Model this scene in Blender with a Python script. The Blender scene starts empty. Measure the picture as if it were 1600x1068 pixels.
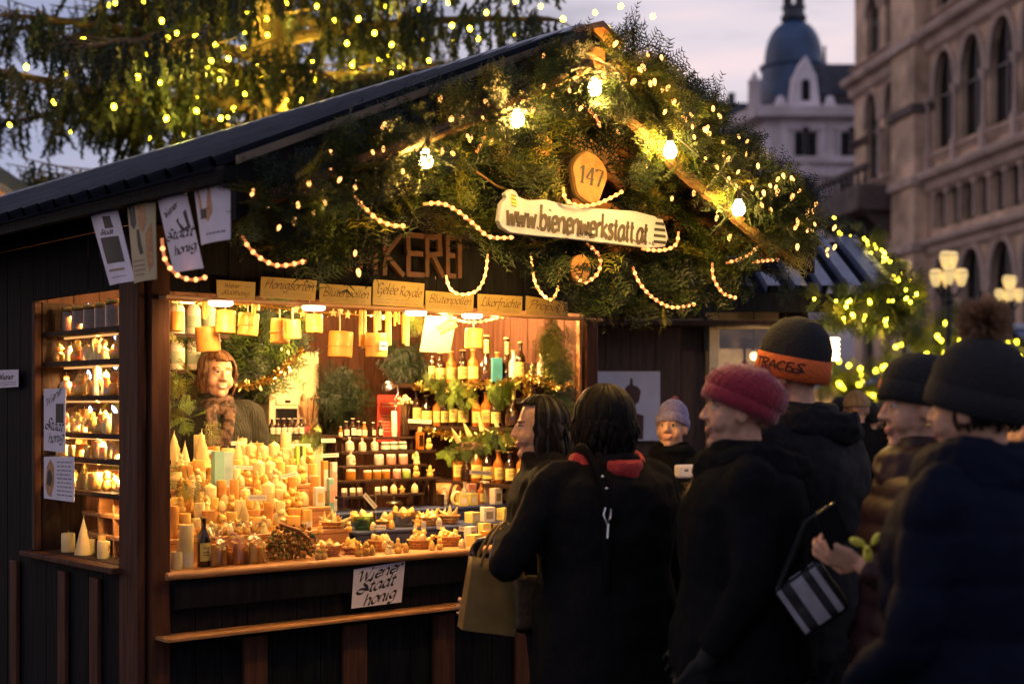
import bpy, math, random
import numpy as np
from mathutils import Vector, Matrix
rnd = random.Random(7)
PI = math.pi
SC = bpy.context.scene
COL = SC.collection
F = 2263.0                      # focal length in photo pixels, horizon at row 632, eye height 1.6 m
def pix(x, y, d): return Vector(((x-800)/F*d, d, 1.6-(y-632)/F*d))
C0 = Vector((-1.413, 5.6)); A0 = math.radians(40.0)
U = Vector((math.cos(A0), math.sin(A0))); V = Vector((-math.sin(A0), math.cos(A0)))
def W(t, r, z): return Vector((C0.x+U.x*t+V.x*r, C0.y+U.y*t+V.y*r, z))
def tz(x, y, r):
    k = (x-800)/F
    bx, by = C0.x+V.x*r, C0.y+V.y*r
    t = (k*by-bx)/(U.x-k*U.y)
    d = by+U.y*t
    return t, 1.6-(y-632)/F*d
def rz_on(x, t):                 # depth r of the point seen at column x on the side plane t
    k = (x-800)/F
    bx, by = C0.x+U.x*t, C0.y+U.y*t
    return (bx-k*by)/(k*V.y-V.x)
def SP(x, y, r):
    t, z = tz(x, y, r); return W(t, r, z)

# ---------------------------------------------------------------- materials
MATS = {}
def mat(name, col, rough=0.6, var=0.2, scale=18, bump=0.0, metal=0.0, spec=0.4, stretch=None, col2=None, sheen=0.0, sss=0.0, coat=0.0, contrast=0.0):
    if name in MATS: return MATS[name]
    m = bpy.data.materials.new(name); m.use_nodes = True
    nt = m.node_tree; N = nt.nodes; L = nt.links
    b = N['Principled BSDF']
    b.inputs['Roughness'].default_value = rough
    b.inputs['Metallic'].default_value = metal
    b.inputs['Specular IOR Level'].default_value = spec
    if sheen: b.inputs['Sheen Weight'].default_value = sheen; b.inputs['Sheen Roughness'].default_value = .4
    if coat: b.inputs['Coat Weight'].default_value = coat
    if sss:
        b.inputs['Subsurface Weight'].default_value = sss
        b.inputs['Subsurface Radius'].default_value = (1, .45, .15); b.inputs['Subsurface Scale'].default_value = .03
    tc = N.new('ShaderNodeTexCoord'); mp = N.new('ShaderNodeMapping')
    L.new(tc.outputs['Object'], mp.inputs['Vector'])
    if stretch: mp.inputs['Scale'].default_value = stretch
    no = N.new('ShaderNodeTexNoise'); no.inputs['Scale'].default_value = scale; no.inputs['Detail'].default_value = 5
    L.new(mp.outputs[0], no.inputs['Vector'])
    mx = N.new('ShaderNodeMix'); mx.data_type = 'RGBA'
    c2 = col2 if col2 else tuple(min(1, c*(1+var)) for c in col)
    c1 = tuple(c*(1-var) for c in col) if not col2 else col
    mx.inputs['A'].default_value = (*c1, 1); mx.inputs['B'].default_value = (*c2, 1)
    mr = N.new('ShaderNodeMapRange'); mr.inputs['From Min'].default_value = .3+contrast; mr.inputs['From Max'].default_value = .7-contrast
    L.new(no.outputs['Fac'], mr.inputs['Value']); L.new(mr.outputs[0], mx.inputs['Factor'])
    L.new(mx.outputs['Result'], b.inputs['Base Color'])
    if bump:
        bp = N.new('ShaderNodeBump'); bp.inputs['Strength'].default_value = bump; bp.inputs['Distance'].default_value = .01
        L.new(no.outputs['Fac'], bp.inputs['Height']); L.new(bp.outputs[0], b.inputs['Normal'])
    MATS[name] = m; return m
def emat(name, col, s, base=None):
    if name in MATS: return MATS[name]
    m = bpy.data.materials.new(name); m.use_nodes = True
    b = m.node_tree.nodes['Principled BSDF']
    b.inputs['Base Color'].default_value = (*(base or col), 1)
    b.inputs['Emission Color'].default_value = (*col, 1); b.inputs['Emission Strength'].default_value = s
    MATS[name] = m; return m
def glassmat(name, tint=(1, 1, 1), refl=.08, rough=.05):
    if name in MATS: return MATS[name]
    m = bpy.data.materials.new(name); m.use_nodes = True
    nt = m.node_tree; N = nt.nodes; L = nt.links
    N.remove(N['Principled BSDF'])
    t = N.new('ShaderNodeBsdfTransparent'); t.inputs[0].default_value = (*tint, 1)
    g = N.new('ShaderNodeBsdfGlossy'); g.inputs['Roughness'].default_value = rough
    fr = N.new('ShaderNodeLayerWeight'); fr.inputs['Blend'].default_value = .3
    mm = N.new('ShaderNodeMath'); mm.operation = 'MULTIPLY_ADD'; mm.inputs[1].default_value = .5; mm.inputs[2].default_value = refl
    L.new(fr.outputs['Fresnel'], mm.inputs[0])
    mx = N.new('ShaderNodeMixShader'); L.new(mm.outputs[0], mx.inputs[0]); L.new(t.outputs[0], mx.inputs[1]); L.new(g.outputs[0], mx.inputs[2])
    L.new(mx.outputs[0], N['Material Output'].inputs['Surface'])
    MATS[name] = m; return m
wood_dark = mat('dark stained wood', (.035, .018, .012), .6, .5, 9, .25, spec=.12, stretch=(6, 6, .6))
wood_post = mat('reddish post wood', (.075, .030, .017), .6, .45, 7, .3, stretch=(5, 5, .5), spec=.12)
wood_side = mat('brown wall wood', (.085, .036, .022), .6, .4, 8, .2, spec=.1, stretch=(6, 6, .5))
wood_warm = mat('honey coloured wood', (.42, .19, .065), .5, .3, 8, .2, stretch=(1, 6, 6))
wood_rail = mat('pale rail wood', (.5, .28, .13), .5, .2, 10, .1, stretch=(.5, 6, 6))
wood_cream = mat('cream painted wood', (.74, .60, .38), .5, .1, 10)
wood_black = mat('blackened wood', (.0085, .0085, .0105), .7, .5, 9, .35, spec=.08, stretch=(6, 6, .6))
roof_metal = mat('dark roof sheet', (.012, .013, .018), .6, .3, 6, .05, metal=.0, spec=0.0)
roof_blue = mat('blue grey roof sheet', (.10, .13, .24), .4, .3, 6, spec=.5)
trim_pale = mat('pale roof trim', (.13, .10, .06), .5, .2, 12)
zinc = mat('zinc ridge metal', (.42, .44, .5), .35, .2, 9, metal=.6)
stone_warm = mat('warm sandstone', (.58, .41, .285), .85, .45, .55, .5, contrast=.05)
stone_pink = mat('pale sandstone trim', (.52, .395, .33), .85, .25, .8, .3)
stone_dark = mat('sooty stone', (.13, .10, .09), .9, .4, .8, .3)
plaster = mat('pale grey plaster', (.74, .66, .69), .85, .28, .35, .1)
plaster_trim = mat('grey stone trim', (.58, .50, .50), .85, .2, .5, .1)
dome_mat = mat('slate blue dome', (.03, .072, .15), .4, .4, .5, .1, spec=.5)
slate = mat('dark slate', (.05, .055, .075), .6, .4, 1.2, .2)
win_dark = mat('dark window glass', (.012, .011, .013), .3, .3, 2, spec=.12)
win_frame = mat('grey window frame', (.2, .18, .18), .6, .2, 4)
paving = mat('dark wet paving', (.025, .023, .025), .45, .4, 3, .3)
paper_white = mat('white paper sheet', (.74, .68, .76), .7, .08, 14)
paper_yel = mat('yellowed card', (.42, .28, .075), .5, .12, 10)
paper_cream = mat('cream paper', (.46, .38, .22), .6, .08, 14)
kraft = mat('brown kraft paper', (.20, .125, .032), .55, .2, 14, .15)
ink = mat('black ink', (.02, .018, .022), .6, .2, 30)
ink_brown = mat('brown marker ink', (.085, .035, .025), .6, .2, 30)
ink_grey = mat('faded print', (.28, .2, .12), .7, .2, 60)
ink_mid = mat('grey print', (.22, .2, .24), .7, .2, 60)
wax = mat('golden beeswax', (.86, .49, .115), .38, .14, 14, .08, sss=.25)
wax_pale = mat('pale beeswax', (.92, .68, .30), .38, .12, 14, .08, sss=.25)
wax_dark = mat('brown beeswax', (.62, .29, .06), .38, .16, 14, .1, sss=.2)
wick_m = mat('cotton wick', (.6, .5, .3), .9, .2, 30)
basket_m = mat('wicker', (.5, .24, .07), .6, .45, 90, .5)
navy = mat('navy cloth', (.02, .03, .10), .8, .3, 20)
tag_white = mat('white price card', (.82, .74, .6), .6, .08, 20)
label_yel = mat('yellow bottle label', (.78, .60, .16), .55, .12, 30)
label_white = mat('pale product label', (.8, .68, .52), .55, .12, 30)
glass_dark = mat('dark bottle glass', (.028, .012, .006), .08, .3, 9, spec=.8)
glass_amber = mat('amber liquid glass', (.38, .12, .018), .1, .3, 9, spec=.8)
glass_clear = mat('pale glass', (.55, .47, .33), .08, .1, 9, spec=.8)
honey_m = mat('honey in glass', (.5, .2, .02), .12, .25, 9, spec=.8)
cork = mat('cork', (.55, .34, .15), .8, .2, 60)
cap_white = mat('white cap', (.82, .72, .58), .4, .08, 20)
cap_gold = mat('gold lid', (.7, .45, .12), .3, .1, 20, metal=.8)
gold_tinsel = mat('gold tinsel foil', (.95, .68, .22), .22, .2, 60, metal=1.0)
silver = mat('brushed silver', (.7, .68, .66), .25, .1, 20, metal=1.0)
teal = mat('turquoise card', (.26, .46, .38), .5, .1, 10)
red_card = mat('red card', (.45, .045, .03), .5, .2, 10)
pink_card = mat('salmon card', (.8, .34, .22), .5, .1, 10)
green_card = mat('lime card', (.42, .58, .1), .5, .1, 10)
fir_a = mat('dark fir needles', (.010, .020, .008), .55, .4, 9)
fir_b = mat('green fir needles', (.045, .068, .012), .5, .4, 9)
fir_c = mat('yellow green needles', (.17, .165, .02), .5, .3, 9)
fir_in = mat('bright sprig needles', (.16, .24, .035), .5, .3, 9)
stem_m = mat('fir stem', (.16, .09, .04), .8, .3, 30)
tree_a = mat('tree dark needles', (.022, .034, .014), .6, .4, 2)
tree_b = mat('tree green needles', (.05, .058, .012), .6, .4, 2)
tree_c = mat('tree olive needles', (.10, .09, .015), .6, .4, 2)
bark = mat('tree bark', (.14, .088, .035), .9, .6, 9, 1.0, stretch=(1, 1, .3))
skin = mat('skin', (.62, .345, .225), .6, .16, 45, .12, spec=.2, sss=.12)
lips_m = mat('lips', (.52, .23, .17), .4, .1, 20)
eye_white = mat('eye white', (.52, .42, .36), .3, .05, 20)
eye_dark = mat('dark iris', (.02, .014, .012), .2, .1, 20)
coat_black = mat('black wool coat', (.0085, .009, .011), .9, .15, 60, .25, spec=.03)
coat_navy = mat('navy padded coat', (.005, .0075, .018), .75, .15, 20, .15, spec=.05)
coat_brown = mat('brown tweed coat', (.0105, .0095, .010), .9, .25, 120, .3, spec=.05)
coat_plum = mat('shiny plum jacket', (.026, .009, .011), .5, .4, 12, .3, spec=.25)
denim = mat('dark trousers', (.014, .015, .019), .9, .3, 60, .2, spec=.05)
boot_m = mat('black boots', (.012, .011, .01), .4, .3, 20)
bulb_warm = emat('warm filament bulb', (1, .56, .12), 850)
fairy_warm = emat('warm fairy light', (1, .45, .12), 4)
fairy_tree = emat('yellow tree light', (1, .78, .035), 22)
rope_bulb = emat('rope light bead', (1, .40, .13), 2.6)
rope_tube = emat('glowing rope tube', (1, .27, .08), .55, (.8, .4, .2))
lamp_globe = emat('frosted lamp globe', (1, .70, .27), .72)
lens_pink = emat('lit lamp lens', (1, .55, .42), 5)
cable_m = mat('black cable', (.012, .012, .012), .5, .2, 30)
socket_m = mat('black socket', (.02, .015, .012), .4, .2, 30)

# ---------------------------------------------------------------- mesh builder
class MB:
    def __init__(s): s.v = []; s.f = []; s.m = []
    def add(s, vs, fs, m=0, T=None):
        o = len(s.v)
        if T is not None: vs = [T @ Vector(p) for p in vs]
        s.v += [tuple(p) for p in vs]; s.f += [tuple(i+o for i in q) for q in fs]; s.m += [m]*len(fs)
        return s
    def box(s, x0, x1, y0, y1, z0, z1, m=0, T=None):
        vs = [(x, y, z) for z in (z0, z1) for y in (y0, y1) for x in (x0, x1)]
        return s.add(vs, [(0, 2, 3, 1), (4, 5, 7, 6), (0, 1, 5, 4), (2, 6, 7, 3), (0, 4, 6, 2), (1, 3, 7, 5)], m, T)
    def prism(s, poly, y0, y1, m=0, T=None):          # outline in x,z extruded along y
        n = len(poly)
        a = sum(poly[i][0]*poly[(i+1) % n][1]-poly[(i+1) % n][0]*poly[i][1] for i in range(n))
        if a < 0: poly = poly[::-1]
        vs = [(x, y0, z) for x, z in poly]+[(x, y1, z) for x, z in poly]
        fs = [tuple(range(n)), tuple(range(2*n-1, n-1, -1))]+[(i, i+n, (i+1) % n+n, (i+1) % n) for i in range(n)]
        return s.add(vs, fs, m, T)
    def lathe(s, prof, n=20, c=(0, 0, 0), m=0, T=None, sy=1.0, rib=0, ribn=0):
        vs = []; fs = []
        for r, z in prof:
            for i in range(n):
                a = 2*PI*i/n; rr = r*(1+rib*math.cos(ribn*a))
                vs.append((c[0]+rr*math.cos(a), c[1]+rr*math.sin(a)*sy, c[2]+z))
        k = len(prof)
        for j in range(k-1):
            for i in range(n):
                fs.append((j*n+i, j*n+(i+1) % n, (j+1)*n+(i+1) % n, (j+1)*n+i))
        if prof[0][0] > 1e-5: fs.append(tuple(range(n-1, -1, -1)))
        if prof[-1][0] > 1e-5: fs.append(tuple((k-1)*n+i for i in range(n)))
        return s.add(vs, fs, m, T)
    def tube(s, pts, rad, n=8, m=0, T=None, cap=True, flat=1.0):
        pts = [Vector(p) for p in pts]; k = len(pts)
        if not isinstance(rad, (list, tuple)): rad = [rad]*k
        vs = []; fs = []; up = None
        for i, p in enumerate(pts):
            d = (pts[min(i+1, k-1)]-pts[max(i-1, 0)])
            d = d.normalized() if d.length > 1e-9 else Vector((0, 0, 1))
            if up is None:
                up = Vector((0, 0, 1)) if abs(d.z) < .9 else Vector((0, 1, 0))
            a = d.cross(up); a = a.normalized() if a.length > 1e-6 else Vector((1, 0, 0))
            b = a.cross(d).normalized(); up = b
            for j in range(n):
                t = 2*PI*j/n
                vs.append(p+(a*math.cos(t)+b*math.sin(t)*flat)*rad[i])
        for i in range(k-1):
            for j in range(n):
                fs.append((i*n+j, i*n+(j+1) % n, (i+1)*n+(j+1) % n, (i+1)*n+j))
        if cap: fs += [tuple(range(n-1, -1, -1)), tuple((k-1)*n+j for j in range(n))]
        return s.add(vs, fs, m, T)
    def cyl(s, p0, p1, r0, r1=None, n=12, m=0, T=None): return s.tube([p0, p1], [r0, r0 if r1 is None else r1], n, m, T)
    def ell(s, c, rad, nu=14, nv=9, m=0, T=None):
        if not isinstance(rad, (list, tuple)): rad = (rad,)*3
        vs = [(c[0], c[1], c[2]-rad[2])]
        for j in range(1, nv):
            p = -PI/2+PI*j/nv
            for i in range(nu):
                a = 2*PI*i/nu
                vs.append((c[0]+rad[0]*math.cos(p)*math.cos(a), c[1]+rad[1]*math.cos(p)*math.sin(a), c[2]+rad[2]*math.sin(p)))
        vs.append((c[0], c[1], c[2]+rad[2])); e = len(vs)-1; fs = []
        for i in range(nu):
            fs.append((0, 1+(i+1) % nu, 1+i)); fs.append((e, e-nu+i, e-nu+(i+1) % nu))
            for j in range(nv-2):
                q = 1+j*nu; fs.append((q+i, q+(i+1) % nu, q+nu+(i+1) % nu, q+nu+i))
        return s.add(vs, fs, m, T)
    def capsule(s, p0, p1, r0, r1, n=10, m=0, T=None):
        p0 = Vector(p0); p1 = Vector(p1); d = (p1-p0); L = d.length or 1e-6; d /= L
        pts = [p0-d*r0*.98, p0-d*r0*.7, p0-d*r0*.3, p0, p1, p1+d*r1*.3, p1+d*r1*.7, p1+d*r1*.98]
        return s.tube(pts, [r0*.2, r0*.71, r0*.95, r0, r1, r1*.95, r1*.71, r1*.2], n, m, T)
    def mesh(s, name, mats, sharp=.7):
        me = bpy.data.meshes.new(name)
        me.from_pydata([tuple(p) for p in s.v], [], s.f)
        for m in (mats if isinstance(mats, (list, tuple)) else [mats]): me.materials.append(m)
        me.polygons.foreach_set('material_index', s.m)
        me.polygons.foreach_set('use_smooth', [True]*len(s.f))
        me.update()
        if sharp: me.set_sharp_from_angle(angle=sharp)
        return me
    def build(s, name, mats, parent=None, loc=None, rotz=0, bevel=0, sharp=.7):
        o = bpy.data.objects.new(name, s.mesh(name, mats, sharp)); COL.objects.link(o)
        if parent is not None: o.parent = parent
        if loc is not None: o.location = loc
        if rotz: o.rotation_euler[2] = rotz
        if bevel:
            b = o.modifiers.new('bevel', 'BEVEL'); b.width = bevel; b.segments = 2; b.limit_method = 'ANGLE'
        return o
def np_mesh(name, Vt, Fc, mats, mi=None):
    me = bpy.data.meshes.new(name)
    n, k = Fc.shape
    me.vertices.add(len(Vt)); me.vertices.foreach_set('co', np.ascontiguousarray(Vt, dtype=np.float32).ravel())
    me.loops.add(n*k); me.loops.foreach_set('vertex_index', np.ascontiguousarray(Fc, dtype=np.int32).ravel())
    me.polygons.add(n); me.polygons.foreach_set('loop_start', np.arange(0, n*k, k, dtype=np.int32))
    for m in (mats if isinstance(mats, (list, tuple)) else [mats]): me.materials.append(m)
    if mi is not None: me.polygons.foreach_set('material_index', np.ascontiguousarray(mi, dtype=np.int32))
    me.update(calc_edges=True)
    return me
def tag(o, label=None, cat=None, group=None, kind=None):
    if label: o['label'] = label
    if cat: o['category'] = cat
    if group: o['group'] = group
    if kind: o['kind'] = kind
    return o
def thing(name, label, cat, loc=(0, 0, 0), rotz=0, group=None):
    o = bpy.data.objects.new(name, None); COL.objects.link(o); o.empty_display_size = .1
    o.location = loc; o.rotation_euler[2] = rotz
    return tag(o, label, cat, group)
def kids(o): return [c for c in KID.get(o.name, [])] if False else list(o.children)
def dup(root, loc, rotz=0, label=None, group=None, scale=None, ch=None):
    r = root.copy(); COL.objects.link(r); r.location = loc; r.rotation_euler[2] = rotz
    if scale is not None: r.scale = (scale,)*3 if not isinstance(scale, (tuple, list)) else scale
    if label: r['label'] = label
    if group: r['group'] = group
    for c0 in (ch if ch is not None else root.children):
        c = c0.copy(); COL.objects.link(c); c.parent = r
        for g0 in (c0.children if ch is None else []):
            g = g0.copy(); COL.objects.link(g); g.parent = c
    return r
class Kind:
    """a prototype: the first placing moves the prototype itself, later ones copy it"""
    def __init__(s, root): s.root = root; s.used = False; s.ch = list(root.children) if not any(c.children for c in root.children) else None
    def put(s, loc, rotz=0, label=None, group=None, scale=None):
        if not s.used:
            s.used = True; r = s.root; r.location = loc; r.rotation_euler[2] = rotz
            if scale is not None: r.scale = (scale,)*3 if not isinstance(scale, (tuple, list)) else scale
            if label: r['label'] = label
            if group: r['group'] = group
            return r
        return dup(s.root, loc, rotz, label, group, scale if scale is not None else 1.0, s.ch)
ORD = 'first second third fourth fifth sixth seventh eighth ninth tenth eleventh twelfth thirteenth fourteenth fifteenth sixteenth seventeenth eighteenth nineteenth twentieth'.split()
def nth(i): return ORD[i] if i < 20 else (['twenty', 'thirty', 'forty', 'fifty'][(i+1)//10-2]+'-'+ORD[(i+1) % 10-1] if (i+1) % 10 else ['twentieth', 'thirtieth', 'fortieth'][(i+1)//10-2])

# ---------------------------------------------------------------- handwriting
GL = {
'a': (.95, '.8,.9 .45,1 .1,.6 .15,.1 .45,0 .8,.5|.82,1 .78,.3 .95,0'), 'b': (.95, '.1,1.7 .1,.1|.1,.6 .5,1 .85,.6 .6,.05 .1,.1'),
'c': (.85, '.8,.85 .45,1 .1,.5 .4,0 .8,.15'), 'd': (.95, '.75,.8 .4,1 .1,.5 .35,0 .75,.3|.8,1.7 .75,.3 .92,0'),
'e': (.85, '.12,.5 .75,.6 .6,.98 .25,.9 .1,.45 .35,0 .8,.15'), 'f': (.7, '.75,1.55 .5,1.7 .35,1.3 .3,0 .2,-.5|.05,.95 .65,.95'),
'g': (.95, '.8,.9 .4,1 .1,.55 .4,.1 .78,.5|.82,1 .78,-.3 .4,-.6 .1,-.4'), 'h': (.95, '.12,1.7 .1,0|.1,.6 .5,1 .75,.7 .75,.1 .9,0'),
'i': (.45, '.2,1 .18,.15 .35,0|.22,1.35 .27,1.45'), 'k': (.85, '.12,1.7 .1,0|.75,1 .15,.5|.15,.5 .8,0'), 'l': (.45, '.2,1.7 .15,.2 .35,0'),
'm': (1.25, '.1,1 .1,0|.1,.7 .4,1 .58,.7 .58,0|.58,.7 .9,1 1.08,.7 1.08,.1 1.2,0'), 'n': (.95, '.12,1 .1,0|.1,.65 .5,1 .75,.7 .75,.1 .9,0'),
'o': (.95, '.5,1 .1,.6 .2,.1 .5,0 .85,.4 .75,.9 .5,1'), 'p': (.95, '.12,1 .1,-.65|.1,.6 .5,1 .85,.6 .6,.05 .1,.1'),
'r': (.7, '.12,1 .1,0|.1,.6 .4,.98 .65,.85'), 's': (.75, '.65,.85 .35,1 .15,.75 .6,.35 .4,0 .08,.12'),
't': (.6, '.3,1.4 .25,.2 .5,0|.05,1 .55,1'), 'u': (.95, '.1,1 .12,.2 .4,0 .72,.4|.75,1 .73,.2 .9,0'),
'w': (1.2, '.08,1 .25,0|.25,0 .55,.8|.55,.8 .8,0|.8,0 1.05,1'), 'y': (.9, '.1,1 .4,.1|.8,1 .4,.1 .1,-.6'),
'W': (1.65, '-.15,1.3 .05,1.6 .25,1.4 .45,0|.45,0 .85,1.3|.85,1.3 1.1,0|1.1,0 1.3,1 1.55,1.7 1.3,1.6'), 'S': (1.15, '1.05,1.5 .7,1.75 .3,1.4 .9,.6 .5,0 -.05,.15 -.15,.55 .3,.65 1.2,.3'),
'H': (1.3, '.25,1.7 .1,0|1.1,1.7 .95,0|0,.8 1.15,.95'), 'B': (1.1, '.2,1.7 .1,0|-.1,1.4 .3,1.7 .85,1.6 .7,1 .25,.9 .95,.6 .7,0 0,.05'),
'G': (1.15, '1,1.4 .6,1.7 .1,.9 .4,0 .95,.3 .9,-.4 .4,-.6|.6,.75 1.0,.75'), 'R': (1.05, '.2,1.7 .1,0|-.1,1.4 .3,1.7 .85,1.5 .7,1 .2,.85|.3,.85 .95,0'),
'L': (1.0, '.7,1.5 .5,1.75 .35,1.2 .25,.15 -.05,.1 .3,.15 .9,0'), 'P': (1.0, '.3,1.6 .1,-.1|-.15,1.2 .2,1.65 .9,1.6 .85,1.05 .2,.8'),
'.': (.35, '.12,.02 .2,.12'), ' ': (.5, ''), '-': (.5, '.05,.5 .4,.55'),
'1': (.7, '.05,1.3 .38,1.7|.38,1.7 .38,0|.15,0 .6,0'), '4': (1.0, '.68,1.7 .05,.55|.05,.55 .95,.55|.68,1.7 .68,0|.48,0 .85,0'), '7': (.9, '.08,1.65 .85,1.65|.85,1.65 .4,0|.08,1.65 .08,1.4'),
'I': (.5, '.2,1.6 .2,0'), 'M': (1.3, '.1,0 .15,1.6|.15,1.6 .6,.5|.6,.5 1.05,1.6|1.05,1.6 1.1,0'), 'K': (1.0, '.12,1.6 .12,0|.85,1.6 .15,.75|.15,.75 .9,0'),
'E': (.9, '.12,1.6 .12,0|.12,1.6 .8,1.6|.12,.85 .7,.85|.12,0 .8,0'), 'T': (.9, '.45,1.6 .45,0|.02,1.6 .9,1.6'), 'A': (1.0, '.05,0 .5,1.6|.5,1.6 .95,0|.22,.55 .78,.55'),
'C': (1.0, '.9,1.3 .55,1.6 .1,1 .15,.3 .55,0 .9,.3'), 'Q': (1.0, '.12,1.6 .12,0|.12,1.55 .7,1.6 .85,1.2 .6,.8 .12,.8|.4,.8 .9,0'), 'Z': (.95, '.85,1.35 .5,1.62 .12,1.25 .8,.5 .5,0 .08,.25'),
}
def dots(g): return GL[g][1]+'|.3,1.35 .33,1.5|.65,1.38 .68,1.53'
GL['\u00fc'] = (.95, dots('u')); GL['\u00f6'] = (.95, dots('o')); GL['\u00e9'] = (.85, GL['e'][1]+'|.4,1.25 .65,1.55')
def smooth_line(p, n=6):
    if len(p) < 3: return p
    out = []; q = [p[0]]+p+[p[-1]]
    for i in range(1, len(q)-2):
        for j in range(n):
            t = j/n; a, b, c, d = q[i-1], q[i], q[i+1], q[i+2]
            out.append(tuple(.5*((2*b[k])+(-a[k]+c[k])*t+(2*a[k]-5*b[k]+4*c[k]-d[k])*t*t+(-a[k]+3*b[k]-3*c[k]+d[k])*t**3) for k in range(len(b))))
    out.append(p[-1]); return out
def text_strokes(txt, size, shear=.25, gap=0.0):
    x = 0; out = []
    for ch in txt:
        w, s = GL[ch]
        for st in s.split('|'):
            if not st: continue
            p = [tuple(map(float, q.split(','))) for q in st.split()]
            out.append([((a+x+b*shear)*size, b*size) for a, b in smooth_line(p, 5)])
        x += w+gap
    return out, x*size
def write(mb, txt, x, z, size, y=-.001, shear=.25, w=.16, wmin=.05, nib=.7, rot=0, gap=0, m=0, fit=None, fn=None, T=None):
    """pen strokes as flat ribbons in the x,z plane facing -y; x,z = lower left"""
    st, L = text_strokes(txt, size, shear, gap)
    sx = fit/L if fit else 1
    ca, sa = math.cos(rot), math.sin(rot); n = (math.cos(nib), math.sin(nib))
    for k, ln in enumerate(st):
        ln = [(a*sx, b) for a, b in ln]; vs = []; fs = []
        for i, p in enumerate(ln):
            q0 = ln[max(i-1, 0)]; q1 = ln[min(i+1, len(ln)-1)]
            dx, dz = q1[0]-q0[0], q1[1]-q0[1]; l = math.hypot(dx, dz) or 1; px, pz = -dz/l, dx/l
            wd = max(wmin, w*abs(px*n[0]+pz*n[1]))*size/2
            for sg in (-1, 1):
                a, b = p[0]+px*wd*sg, p[1]+pz*wd*sg
                a, b = x+a*ca-b*sa, z+a*sa+b*ca
                vs.append(fn(a, b) if fn else (a, y-.0002*(k % 7), b))
        for i in range(len(ln)-1): fs.append((2*i, 2*i+2, 2*i+3, 2*i+1))
        mb.add(vs, fs, m, T)
    return L*sx
# ---------------------------------------------------------------- the market stall (local axes: x along the front, y into the stall)
stall = thing('market_stall', 'lit wooden market stall with beeswax goods under a dark corrugated gable roof', 'market stall', (C0.x, C0.y, 0), A0)
WID, BACK, GF = 2.40, 2.0, -1.3
TL, TR_, TP, ZE, ZP = -.342, 2.43, 1.13, 2.33, 2.965
RB = 5.3
def zroof(t): return ZE+(ZP-ZE)*(t-TL)/(TP-TL) if t < TP else ZE+(ZP-ZE)*(TR_-t)/(TR_-TP)
def planks(mb, x0, x1, y0, y1, z0, z1, w=.12, axis='x', gap=.004):
    a, b = (x0, x1) if axis == 'x' else (y0, y1)
    n = max(1, round((b-a)/w)); s = (b-a)/n
    for i in range(n):
        j = rnd.uniform(0, .003)
        if axis == 'x': mb.box(a+i*s, a+(i+1)*s-gap, y0+j, y1+j, z0, z1)
        else: mb.box(x0+j, x1+j, a+i*s, a+(i+1)*s-gap, z0, z1)
    return mb
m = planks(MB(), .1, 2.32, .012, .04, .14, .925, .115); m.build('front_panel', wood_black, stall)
for x0, x1 in ((.42, .53), (.90, 1.02), (1.38, 1.5), (1.86, 1.98)):
    MB().box(x0, x1, -.012, .010, .14, .66).build('batten', wood_side, stall, bevel=.004)
MB().box(-.02, 2.42, -.02, BACK+.05, 0, .138).build('plinth', wood_black, stall, bevel=.01)
# counter with a worn, rounded front lip
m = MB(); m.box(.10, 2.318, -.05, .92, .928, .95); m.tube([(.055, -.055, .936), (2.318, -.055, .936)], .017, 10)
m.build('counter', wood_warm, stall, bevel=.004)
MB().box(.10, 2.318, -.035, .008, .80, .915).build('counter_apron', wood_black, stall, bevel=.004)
MB().box(.03, 2.30, -.115, .008, .690, .704).build('bag_ledge', wood_warm, stall, bevel=.003)
# posts
MB().box(.012, .096, -.012, .07, .14, 2.30).build('post', wood_post, stall, bevel=.006)
MB().box(-.03, .004, .012, .185, .14, 2.30).build('post', wood_post, stall, bevel=.006)
MB().box(2.32, 2.40, 0, .08, .14, 2.30).build('post', wood_post, stall, bevel=.006)
MB().box(2.288, 2.306, .015, .04, .951, 2.03).build('window_jamb', wood_warm, stall, bevel=.003)
# header with its pale rail
planks(MB(), .098, 2.318, .0, .03, 2.045, 2.30, .13).build('header_board', wood_black, stall)
MB().box(.045, 2.36, -.075, -.002, 2.008, 2.022).build('sign_rail', wood_rail, stall, bevel=.002)
# front gable wall above the opening
m = MB(); m.prism([(-.03, 2.302), (2.43, 2.302), (2.43, zroof(2.43)-.05), (TP, ZP-.05), (-.03, zroof(-.03)-.05)], .0, .03)
m.build('gable_wall', wood_black, stall)
# side wall with its show window, back wall, right wall
m = MB()
planks(m, -.028, .0, .19, 1.06, .14, .94, .14, 'y'); planks(m, -.028, .0, 1.06, RB-.3, .14, 2.3, .15, 'y'); planks(m, -.028, .0, .19, 1.06, 2.06, 2.3, .14, 'y')
m.build('side_wall', wood_black, stall)
for y0, y1 in ((.34, .42), (.66, .74), (1.2, 1.28)):
    MB().box(-.05, -.03, y0, y1, .14, .90).build('batten', wood_side, stall, bevel=.004)
MB().box(-.075, .02, .15, 1.10, .935, .958).build('window_sill', wood_post, stall, bevel=.004)
MB().box(-.035, -.004, 1.02, 1.055, .962, 2.05).build('window_jamb', wood_post, stall, bevel=.003)
planks(MB(), -.0, WID, BACK, BACK+.03, .14, 2.6, .14).build('back_wall', wood_side, stall)
planks(MB(), WID-.03, WID, .082, RB-.3, .14, 2.3, .14, 'y').build('right_wall', wood_side, stall)
planks(MB(), -.0, WID, RB-.33, RB-.3, .14, 2.3, .14).build('rear_wall', wood_black, stall)
m = MB(); m.box(.002, WID-.032, .035, BACK-.003, 2.31, 2.335); m.build('ceiling', wood_side, stall)
rib_glint = mat('painted rib glint', (.045, .045, .045), .3, .5, 7, spec=.3)  # lighter apex facets paint in the glint along the ribs
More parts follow.
